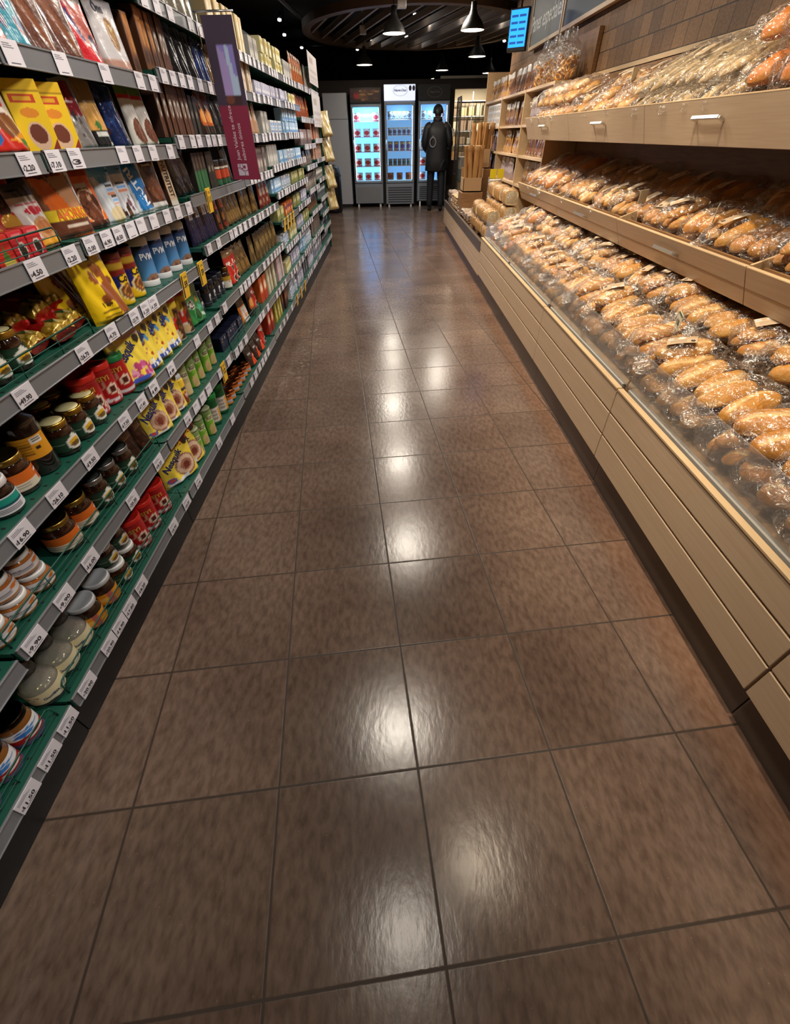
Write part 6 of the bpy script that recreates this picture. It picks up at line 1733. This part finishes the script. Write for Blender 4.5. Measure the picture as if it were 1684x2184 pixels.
# lamps nearer than the picture shows carry the aisle lights
for k, (x, y) in enumerate(AISLE_LAMPS):
    if y < 8:
        t = empty('ceiling_downlight', (x, y, 2.72))
        mb = MB(); mb.lathe([(.16, 0), (.155, .08), (.05, .12), (.03, .63)], 24, '1f1d1b', capb=False); mb.build('housing', M_SHADE, t)
        tag(t, 'dark ceiling downlight hanging over the aisle, %s from the near end' % ORD[k], 'lamp', 'downlights over the aisle')
M_SPOT = emis('spot_glow', (1.0, .95, .9), 16)
for k, (px, x, y) in enumerate([(0, -1.927, 11.66), (0, -2.12, 13.2), (0, -2.03, 14.97), (0, -2.07, 17.3), (0, .516, 11.43), (0, .80, 12.18), (0, -.413, 13.68), (0, -.326, 14.19), (0, -.72, 15.4), (0, .43, 13.65), (0, .666, 14.37), (0, 1.258, 11.53), (0, 2.08, 11.37), (0, 2.12, 12.03), (0, 2.72, 14.5)]):
    t = empty('track_spotlight', (x, y, 2.9))
    mb = MB(); mb.tube([(0, 0, .02), (.02, .05, .10)], .035, 10, 'c9c9cc'); mb.tube([(.02, .05, .1), (.02, .05, .45)], .008, 6, '333333'); mb.build('housing', M_BLACK, t)
    mb = MB(); mb.lathe([(.001, -.012), (.03, -.004), (.034, .012), (.034, .02)], 12, 'ffffff'); mb.build('lens', M_SPOT, t)
    tag(t, 'small white track spotlight near the oval ceiling, %s of the scattered spots' % ORD[k], 'spotlight', 'track spotlights on the dark ceiling')
for x, y, z in ((.22, 8.9, 2.62), (-.44, 12.0, 2.75)):
    mb = MB(); mb.box(-.06, .06, -.05, .05, 0, .12, 'b9bcc2', 0, .01); mb.tube([(0, 0, .12), (0, 0, 3.35 - z)], .008, 6)
    tag(mb.build('ceiling_speaker', M_WHITEP, None, (x, y, z)), 'small white ceiling box beside the %s pendant lamp' % ('nearest' if y < 10 else 'freezer'), 'speaker')

# ------------------------------------------------------------------ freezers
FY = 12.80
def glow(name, col, st): return emis(name, col, st)
M_IN1 = emis('freezer_inside_blue', (.20, .55, 1.0), 1.7)  # freezer back panels glow by themselves, standing in for the lit interior
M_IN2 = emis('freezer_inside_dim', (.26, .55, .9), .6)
M_LED = emis('freezer_led', (.75, .92, 1.0), 7)
M_FRAME = plain('freezer_frame', '8d95a3', .4, .2)
M_HEADLIT = emis('lit_header', (.74, .80, 1.0), .95)
def freezer(x0, x1, z_foot, z_grille, z_d0, z_d1, z_top, desc, inside, header, fy=FY, yaw=0.0, goods=(), led='right', grille='mesh'):
    w = x1 - x0
    t = empty('display_freezer', (x0, fy, 0))
    mb = MB()
    D = .50
    mb.box(0, .035, .05, D, z_foot, z_top - .02); mb.box(w - .035, w, .05, D, z_foot, z_top - .02); mb.box(.035, w - .035, D - .03, D, z_foot, z_top - .02)
    mb.box(.035, w - .035, .05, D - .03, z_foot, z_d0 - .02); mb.box(.035, w - .035, .05, D - .03, z_d1 + .02, z_top - .02)
    mb.build('cabinet', M_FRAME, t)
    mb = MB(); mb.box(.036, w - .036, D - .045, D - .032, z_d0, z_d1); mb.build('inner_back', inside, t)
    mb = MB()
    for x in ((.045, w - .055) if led == 'both' else (w - .055,)): mb.box(x, x + .010, .075, .085, z_d0 + .03, z_d1 - .03)
    mb.build('light_strip', M_LED, t)
    dr = MB(); dr.box(.012, .05, 0, .04, z_d0 - .03, z_d1 + .03, '8d94a0', 0, .006); dr.box(w - .05, w - .012, 0, .04, z_d0 - .03, z_d1 + .03, '8d94a0', 0, .006)
    dr.box(.05, w - .05, 0, .04, z_d0 - .03, z_d0 + .008, '8d94a0', 0, .004); dr.box(.05, w - .05, 0, .04, z_d1 - .008, z_d1 + .03, '8d94a0', 0, .004)
    door = dr.build('door', M_FRAME, t)
    mb = MB(); mb.box(.05, w - .05, .016, .022, z_d0 + .008, z_d1 - .008); mb.build('door_glass', M_GLASS, door)
    mb = MB(); mb.tube([(.03, -.03, z_d0 + .35), (.03, -.03, z_d0 + .75)], .008, 8); mb.tube([(.03, -.03, z_d0 + .36), (.03, 0, z_d0 + .36)], .006, 6); mb.tube([(.03, -.03, z_d0 + .74), (.03, 0, z_d0 + .74)], .006, 6); mb.build('door_handle', M_STEELH, door)
    header(t, w, z_d1 + .05, z_top)
    mb = MB()
    mb.box(.01, w - .01, 0, .04, z_grille, z_d0 - .045, '8d9096', 0, .004)
    mb.build('grille_panel', M_FRAME, t)
    mb = MB()
    n = 22 if grille == 'mesh' else 7
    for k in range(n):
        z = z_grille + .03 + (z_d0 - .12 - z_grille) * k / n
        mb.box(.05, w - .05, -.006, .0, z, z + ((z_d0 - .12 - z_grille) / n) * .55)
    mb.build('grille_slats', plain('slat_' + grille, 'a9acb2' if grille == 'mesh' else '4d5058', .4, .5), t)
    for x in (.05, w - .09):
        mb = MB(); mb.box(x, x + .04, .03, .07, 0, z_foot + .01); mb.build('foot', M_WHITEP, t)
    n = 5
    for k in range(n):
        z = z_d0 + .02 + (z_d1 - z_d0) * k / n
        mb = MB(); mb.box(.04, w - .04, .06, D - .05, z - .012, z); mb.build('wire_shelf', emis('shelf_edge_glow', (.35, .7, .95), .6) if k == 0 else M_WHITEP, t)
    tag(t, desc, 'freezer', 'tall glass-door freezers at the back')
    return t
def head_dark(t, w, a, b):
    mb = MB(); mb.box(.0, w, -.005, .05, a, b, '1c1a1c', 0, .004)
    mb.surf(lambda u, v: np.stack([.02 + u * (w - .04), np.full_like(u, -.007), a + .02 + v * (b - a - .04)], 1), 40, 16,
            [('fill', '3a2a2a'), ('blobs', 18, .35, .1, .98, .9, .05, .12, ['7a5a3c', '8d6d48', '5a3c2c', '6b4a38'], 4), ('ell', .2, .5, .09, .3, '9c2f34'), ('blobs', 6, .02, .1, .3, .9, .04, .08, ['5a2c30', '2c2024'], 5)], smooth=False)
    mb.build('header', M_CARD, t)
def head_lit(t, w, a, b):
    mb = MB(); mb.box(.0, w, -.005, .05, a, b, 'ffffff', 0, .004); hd = mb.build('header', M_HEADLIT, t)
    mb = MB()
    cx, cz = w * .52, (a + b) / 2 + .03
    for k in range(40):
        p, q = 2 * PI * k / 40, 2 * PI * (k + 1) / 40
        V = [(cx + r * .155 * math.cos(s), -.0068, cz + r * .085 * math.sin(s)) for s in (p, q) for r in (1, .96)]
        mb.add(V, [(0, 2, 3, 1)], '6d6a74')
    text_on(mb, 'H\u00e4agen-Dazs', .055, lambda x, y: np.stack([cx + x, np.full_like(x, -.0066), cz + y], 1), '3a3048', .03, width=.26)
    for k in range(2):
        c = w - .11 + k * .075
        V = [(c + .032 * math.cos(s), -.0066, b - .06 + .045 * math.sin(s)) for s in np.linspace(0, 2 * PI, 9)[:-1]]
        mb.add(V, [tuple(range(8))], '2a1c3a')
    mb.build('lettering', M_CARD, hd)
def head_oval(t, w, a, b):
    mb = MB(); mb.box(.0, w, -.005, .05, a, b, '141316', 0, .004); hd = mb.build('header', M_BLACK, t)
    mb = MB()
    cx, cz = w * .5, (a + b) / 2
    for k in range(40):
        p, q = 2 * PI * k / 40, 2 * PI * (k + 1) / 40
        V = [(cx + r * .16 * math.cos(s), -.0068, cz + r * .085 * math.sin(s)) for s in (p, q) for r in (1, .94)]
        mb.add(V, [(0, 2, 3, 1)], '5a5250')
    text_on(mb, 'H\u00e4agen-Dazs', .055, lambda x, y: np.stack([cx + x, np.full_like(x, -.0066), cz + y], 1), '5a5250', .004, width=.22)
    mb.build('lettering', M_CARD, hd)
freezer(-.82, -.145, .07, .08, .50, 1.80, 2.09, 'bright blue-lit freezer with dark picture header, left of the lit pair', M_IN1, head_dark, led='both')
freezer(-.075, .60, .05, .06, .50, 1.83, 2.13, 'freezer with glowing white header, right of the lit pair', M_IN2, head_lit, grille='slot')
freezer(.68, 1.36, .10, .12, .50, 1.83, 2.13, 'freezer with dark oval header, partly behind the person', M_IN2, head_oval, grille='slot', led='both')
# tubs inside
def tub(c0, c1, r, h, lidc):
    return can('ice_cream_tub', r, h, [('fill', c0), ('ell', .5, .5, .3, .3, c1), ('rect', -1, 0, 2, .15, c1)], lidc, .01, n=16)
T1 = tub('d9dbe0', 'b8343c', .075, .13, 'c9ccd4'); T2 = tub('a9b4c4', '5a4a50', .048, .12, 'b9862c'); T3 = tub('c9b87a', '6a5aa0', .055, .15, '5a5a9c'); T4 = tub('8d9498', '5a625c', .045, .11, '6b7078'); T5 = tub('a56a4a', '7a4638', .07, .12, '8a5a40')
def fill(fx0, w, kinds, z_d0, z_d1, where):
    n = 5
    for k, (kd, cnt, desc) in enumerate(kinds):
        z = z_d0 + .021 + (z_d1 - z_d0) * k / n
        for j in range(cnt):
            x = fx0 + .12 + (w - .25) * j / max(1, cnt - 1)
            o = put(kd, 'x', 0, 0, FY + .17, x, z, 0, 0, face=0); o.location = (x, FY + .17, z + .0005); PLACED.pop()
            tag(o, '%s, %s from left, %s shelf up inside %s' % (desc, ORD[j], ORD[k], where), 'tub', 'tubs inside %s' % where)
fill(-.82, .675, [(T1, 3, 'white and red tub'), (T1, 3, 'white and red tub'), (T1, 3, 'white and red tub'), (T1, 3, 'white and red tub'), (T1, 2, 'white and red tub')], .50, 1.80, 'the bright blue freezer')
fill(-.075, .675, [(T5, 3, 'brown tub'), (T4, 5, 'grey tub'), (T3, 4, 'cream tub with purple lid'), (T2, 5, 'pale blue tub'), (T2, 5, 'pale blue tub')], .50, 1.83, 'the white-header freezer')
fill(.68, .675, [(T1, 3, 'white and red tub'), (T1, 3, 'white and red tub'), (T3, 3, 'cream tub with purple lid'), (T2, 4, 'pale blue tub'), (T2, 4, 'pale blue tub')], .50, 1.83, 'the third freezer')
for x, pw in ((-.48, 10), (.26, 7), (1.02, 7)):
    area_light('freezer_tube_light', (x, FY + .075, 1.70), .40, pw * .8, (.42, .72, 1.0), (x, FY + .5, .6))

# steel cold-room door left of the freezers, dark bin in front of it
t = empty('steel_cabinet', (-1.42, 12.85, 0))
mb = MB(); mb.box(0, .53, 0, .48, .06, 2.02, 'a9acb2', 0, .01); mb.build('body', M_STEEL, t)
mb = MB(); mb.box(.0, .53, -.004, .0, 1.60, 1.606); mb.build('seam', M_DARK, t)
mb = MB(); mb.box(.02, .51, .03, .45, 0, .06); mb.build('plinth', M_DARK, t)
tag(t, 'tall brushed steel cabinet left of the freezers', 'cabinet')
t = empty('dark_bin', (-1.27, 12.0, 0))
mb = MB(); mb.lathe([(.17, 0), (.19, .05), (.20, .68), (.17, .80), (.08, .86), (.001, .87)], 24, '12151c'); mb.build('body', plain('bin_plastic', '10131b', .35), t)
mb = MB(); mb.lathe([(.203, .66), (.206, .67), (.203, .69)], 24, '1c2028', capb=False, capt=False); mb.build('rim', M_DARK, t)
tag(t, 'black round-topped bin at the far end of the left shelves', 'bin')

# hatch contents: rack seen in the lit bakery
t = empty('bakery_rack', (1.65, 14.7, 0))
for k in range(5):
    mb = MB(); mb.box(0, .95, 0, .3, .8 + k * .28, .82 + k * .28); mb.build('shelf', M_STEEL, t)
for x in (0, .47, .93):
    mb = MB(); mb.box(x, x + .02, 0, .02, 0, 2.1); mb.build('post', M_STEEL, t)
tag(t, 'metal rack standing in the lit bakery behind the hatch', 'rack')
rr = random.Random(8)
for k in range(4):
    for j in range(5):
        mb = MB(); c = rr.choice(['c9a878', 'b58a5a', 'd9cdb8', '8d7a6a', 'a9a08c']); mb.box(-.07, .07, 0, .2, 0, rr.uniform(.12, .22), c, 0, .01)
        o = mb.build('bakery_tub', M_CARD, None, (1.74 + j * .19, 14.74, .821 + k * .28))
        tag(o, 'container on the lit bakery rack, %s from left, %s shelf up' % (ORD[j], ORD[k]), 'container', 'containers on the bakery rack')

# roll cage with flat cartons
t = empty('roll_cage', (1.42, 11.3, 0))
M_CAGE = plain('cage_grey', '5a5048', .4, .7)
def hoop(x):
    mb = MB(); mb.tube([(x, 0, .12), (x, 0, 1.80), (x, .04, 1.86), (x, .56, 1.86), (x, .60, 1.80), (x, .60, .12)], .012, 8)
    for k in range(1, 6): mb.tube([(x, .6 * k / 6, .15), (x, .6 * k / 6, 1.85)], .005, 6)
    for k in range(5): mb.tube([(x, 0, .35 + k * .33), (x, .6, .35 + k * .33)], .005, 6)
    return mb
hoop(0).build('side_frame', M_CAGE, t); hoop(.62).build('side_frame', M_CAGE, t)
mb = MB(); mb.tube([(0, .6, 1.80), (.62, .6, 1.80)], .012, 8)
for k in range(1, 8): mb.tube([(.62 * k / 8, .6, .15), (.62 * k / 8, .6, 1.8)], .005, 6)
for k in range(4): mb.tube([(0, .6, .4 + k * .38), (.62, .6, .4 + k * .38)], .005, 6)
mb.build('back_frame', M_CAGE, t)
mb = MB(); mb.box(0, .62, 0, .6, .12, .15); mb.build('base', M_CAGE, t)
for x in (.04, .58):
    for y in (.04, .56):
        mb = MB(); mb.lathe([(.05, 0), (.055, .03), (.05, .12)], 12, '1a1a1a'); mb.v[-1] += np.array([x, y, 0]); mb.build('wheel', M_BLACK, t)
tag(t, 'tall wire roll cage standing in front of the bakery hatch', 'trolley')
for k in range(4):
    mb = MB(); mb.box(0, .5, 0, .45, 0, .20, ('5f5a4a', '7a6a52', '4d5a50', '8d8478')[k], 0, .006)
    tag(mb.build('stock_carton', M_CARD, None, (1.48, 11.37, .151 + k * .205)), 'dull stock carton in the roll cage, %s from the bottom' % ORD[k], 'box', 'cartons stacked in the roll cage')

# ------------------------------------------------------------------ person seen from behind
def skin_mesh(name, verts, edges, radii, mat, sub=2):
    me = bpy.data.meshes.new(name)
    me.from_pydata(verts, edges, [])
    ob = bpy.data.objects.new(name, me); COL.objects.link(ob)
    md = ob.modifiers.new('skin', 'SKIN')
    for i, r in enumerate(radii):
        me.skin_vertices[0].data[i].radius = r if isinstance(r, tuple) else (r, r)
    me.skin_vertices[0].data[0].use_root = True
    md.use_smooth_shade = True
    s = ob.modifiers.new('sub', 'SUBSURF'); s.levels = sub; s.render_levels = sub
    dg = bpy.context.evaluated_depsgraph_get()
    out = bpy.data.meshes.new_from_object(ob.evaluated_get(dg))
    out.name = name
    out.materials.clear(); out.materials.append(mat)
    bpy.data.objects.remove(ob)
    for p in out.polygons: p.use_smooth = True
    return out
M_SKIN = plain('skin', '9a6a50', .5)
M_JACKET = plain('black_jacket', '16171c', .55)
M_TROUS = plain('navy_trousers', '12161f', .7)
M_HAIR = plain('dark_hair', '0c0a0a', .5)
P = empty('person', (1.04, 12.0, 0), (0, 0, -.10))
# local frame: faces +y (away from the camera), x right
V = [(0, 0, .95), (0, .0, 1.10), (0, -.01, 1.28), (0, -.01, 1.44), (0, .0, 1.52), (.0, .015, 1.60), (0, .03, 1.68), (0, .025, 1.76),
     (-.10, 0, .90), (-.115, .02, .50), (-.12, -.01, .09), (-.12, .10, .035), (.10, 0, .90), (.125, -.03, .50), (.13, -.06, .09), (.135, .05, .035),
     (-.17, -.01, 1.45), (-.235, .0, 1.17), (-.20, .19, 1.05), (-.16, .25, 1.06), (.17, -.01, 1.45), (.25, .0, 1.17), (.25, .22, 1.14), (.235, .29, 1.16)]
E = [(0, 1), (1, 2), (2, 3), (3, 4), (4, 5), (5, 6), (6, 7), (0, 8), (8, 9), (9, 10), (10, 11), (0, 12), (12, 13), (13, 14), (14, 15), (3, 16), (16, 17), (17, 18), (18, 19), (3, 20), (20, 21), (21, 22), (22, 23)]
Rr = [(.15, .11), (.14, .10), (.16, .11), (.15, .10), .055, .062, .085, .07, .085, .06, .042, .04, .085, .06, .042, .04, .06, .046, .034, .032, .06, .046, .034, .032]
link('body', skin_mesh('body', V, E, Rr, M_SKIN), P)
# five fingers a side, curled round what is held
for sx, base in ((-1, Vector((-.16, .26, 1.06))), (1, Vector((.235, .30, 1.16)))):
    for f in range(4):
        o = Vector((.012 * (f - 1.5), .01, .0))
        pts = [base + o, base + o + Vector((0, .035, .0)), base + o + Vector((0, .055, .02)), base + o + Vector((0, .045, .042 - .004 * abs(f - 1)))]
        mb = MB(); mb.tube(pts, .0085, 8); mb.build('finger', M_SKIN, P)
    pts = [base + Vector((-sx * .02, 0, 0)), base + Vector((-sx * .04, .02, .02)), base + Vector((-sx * .036, .04, .045))]
    mb = MB(); mb.tube(pts, .010, 8); mb.build('thumb', M_SKIN, P)
# jacket: one closed surface over trunk and sleeves
mb = MB()
rings = [(.725, .236, .158, .005), (.74, .243, .166, .005), (.90, .236, .160, 0), (1.05, .226, .150, -.002), (1.20, .224, .150, -.006), (1.32, .226, .148, -.010), (1.41, .220, .132, -.010), (1.465, .185, .108, -.006), (1.505, .125, .088, 0), (1.535, .088, .080, .004)]
nj = 36; Vj = []
for (z, rx, ry, oy) in rings:
    for k in range(nj):
        a = 2 * PI * k / nj
        q = (abs(math.cos(a)) ** 2.5 + abs(math.sin(a)) ** 2.5) ** (-1 / 2.5)
        fold = 1 + .012 * math.sin(5 * a + z * 9) + .008 * math.sin(11 * a - z * 14)
        Vj.append((rx * q * math.cos(a) * fold, ry * q * math.sin(a) * fold + oy, z))
mb.add(Vj, [(i * nj + k, i * nj + (k + 1) % nj, (i + 1) * nj + (k + 1) % nj, (i + 1) * nj + k) for i in range(len(rings) - 1) for k in range(nj)], '16171c', 0, True)
def sleeve(pts, rads):
    out = []; n = 14
    P_ = [Vector(p) for p in pts]
    # fine interpolation so the elbow bends smoothly
    fine = []; fr = []
    for i in range(len(P_) - 1):
        for k in range(5):
            t = k / 5; p0 = P_[max(i - 1, 0)]; p1 = P_[i]; p2 = P_[i + 1]; p3 = P_[min(i + 2, len(P_) - 1)]
            fine.append(.5 * ((2 * p1) + (p2 - p0) * t + (2 * p0 - 5 * p1 + 4 * p2 - p3) * t * t + (3 * p1 - p0 - 3 * p2 + p3) * t ** 3)); fr.append(rads[i] * (1 - t) + rads[i + 1] * t)
    fine.append(P_[-1]); fr.append(rads[-1])
    m = len(fine)
    for i, p in enumerate(fine):
        tg = (fine[min(i + 1, m - 1)] - fine[max(i - 1, 0)]).normalized()
        a = tg.cross(Vector((0, 1, .2))).normalized(); b = tg.cross(a)
        for k in range(n):
            w = 2 * PI * k / n; r = fr[i] * (1 + .05 * math.sin(3 * w + i * 1.3))
            out.append(tuple(p + a * r * math.cos(w) + b * r * math.sin(w)))
    F = [(i * n + k, i * n + (k + 1) % n, (i + 1) * n + (k + 1) % n, (i + 1) * n + k) for i in range(m - 1) for k in range(n)]
    F += [tuple(range(n))[::-1], tuple((m - 1) * n + k for k in range(n))]
    mb.add(out, F, '16171c', 0, True)
sleeve([(-.13, -.008, 1.445), (-.205, -.01, 1.40), (-.262, -.015, 1.17), (-.205, .17, 1.055)], [.085, .088, .070, .052])
sleeve([(.13, -.008, 1.445), (.205, -.01, 1.40), (.272, -.015, 1.18), (.26, .20, 1.14)], [.085, .088, .070, .052])
mb.build('jacket', M_JACKET, P)
mb = MB()
mb.lathe([(.088, 1.50), (.098, 1.54), (.092, 1.595), (.075, 1.595)], 20, '16171c', cy=.005, capb=False, capt=False); mb.build('collar', M_JACKET, P)
Vt = [(0, 0, .88), (-.105, 0, .82), (-.118, .015, .48), (-.122, .0, .055), (.105, 0, .82), (.128, -.025, .48), (.132, -.045, .055)]
Et = [(0, 1), (1, 2), (2, 3), (0, 4), (4, 5), (5, 6)]
link('trousers', skin_mesh('trousers', Vt, Et, [(.16, .13), .105, .082, .068, .105, .082, .068], M_TROUS), P)
for x, y in ((-.12, .04), (.135, -.01)):
    mb = MB()
    def fn(u, v):
        a = u * 2 * PI; r = np.clip(1 - np.abs(2 * v - 1) ** 3, 0, 1) ** .5
        return np.stack([x + .05 * r * np.cos(a), y + (v - .35) * .28, np.maximum(.0, .045 + .045 * r * np.sin(a))], 1)
    mb.surf(fn, 16, 12, None, '101014'); mb.build('shoe', M_BLACK, P)
# hair cap over the back of the head
def hair(u, v):
    a = u * 2 * PI; b = v * PI * .56
    return np.stack([.106 * np.sin(b) * np.cos(a), .016 + .122 * np.sin(b) * np.sin(a) - .014, 1.682 + .108 * np.cos(b) - .03 * np.clip(-np.sin(a), 0, 1) * v], 1)
mb = MB(); mb.surf(hair, 24, 12, None, '0c0a0a', flip=True); mb.build('hair', M_HAIR, P)
for s in (-1, 1):
    mb = MB(); mb.surf(lambda u, v: np.stack([s * (.092 + .012 * np.sin(v * PI)) + 0 * u, .03 + .022 * np.sin(v * PI) * np.cos(u * 2 * PI), 1.655 + .034 * np.cos(v * PI)], 1) + np.stack([s * .006 * np.sin(u * 2 * PI) * np.sin(v * PI), 0 * u, 0 * u], 1), 12, 8, None, '9a6a50'); mb.build('ear', M_SKIN, P)
mb = MB(); mb.surf(lambda u, v: np.stack([.016 * (2 * u - 1) * (1 - .5 * v), .118 + .025 * np.sin(v * PI * .8) * (1 - (2 * u - 1) ** 2), 1.645 + .045 * v], 1), 8, 8, None, '9a6a50'); mb.build('nose', M_SKIN, P)
mb = MB(); mb.box(-.022, .022, .108, .113, 1.618, 1.626, '7a4038', 0, .002); mb.build('mouth', M_SKIN, P)
# ring emblem on the back of the jacket
mb = MB()
def ring_pt(a, r):
    return (-.085 + r * math.cos(a), -.168 - .004, 1.20 + r * 1.25 * math.sin(a))
for k in range(32):
    p, q = 2 * PI * k / 32, 2 * PI * (k + 1) / 32
    mb.add([ring_pt(p, .070), ring_pt(q, .070), ring_pt(q, .052), ring_pt(p, .052)], [(0, 1, 2, 3)], '77757c')
mb.add([(-.105, -.172, 1.285), (-.065, -.172, 1.285), (-.085, -.172, 1.315)], [(0, 1, 2)], '77757c')
mb.build('jacket_emblem', M_CARD, P)
tag(P, 'person in a black jacket and dark trousers seen from behind, holding papers', 'person')
mb = MB(); mb.box(-.10, .10, 0, .003, 0, .26, 'd9d6ce', 0, .001)
tag(mb.build('clipboard_paper', M_CARD, None, (1.30, 12.31, 1.17), (-.3, .1, -.3)), 'sheet of white paper held up by the person in black', 'paper')
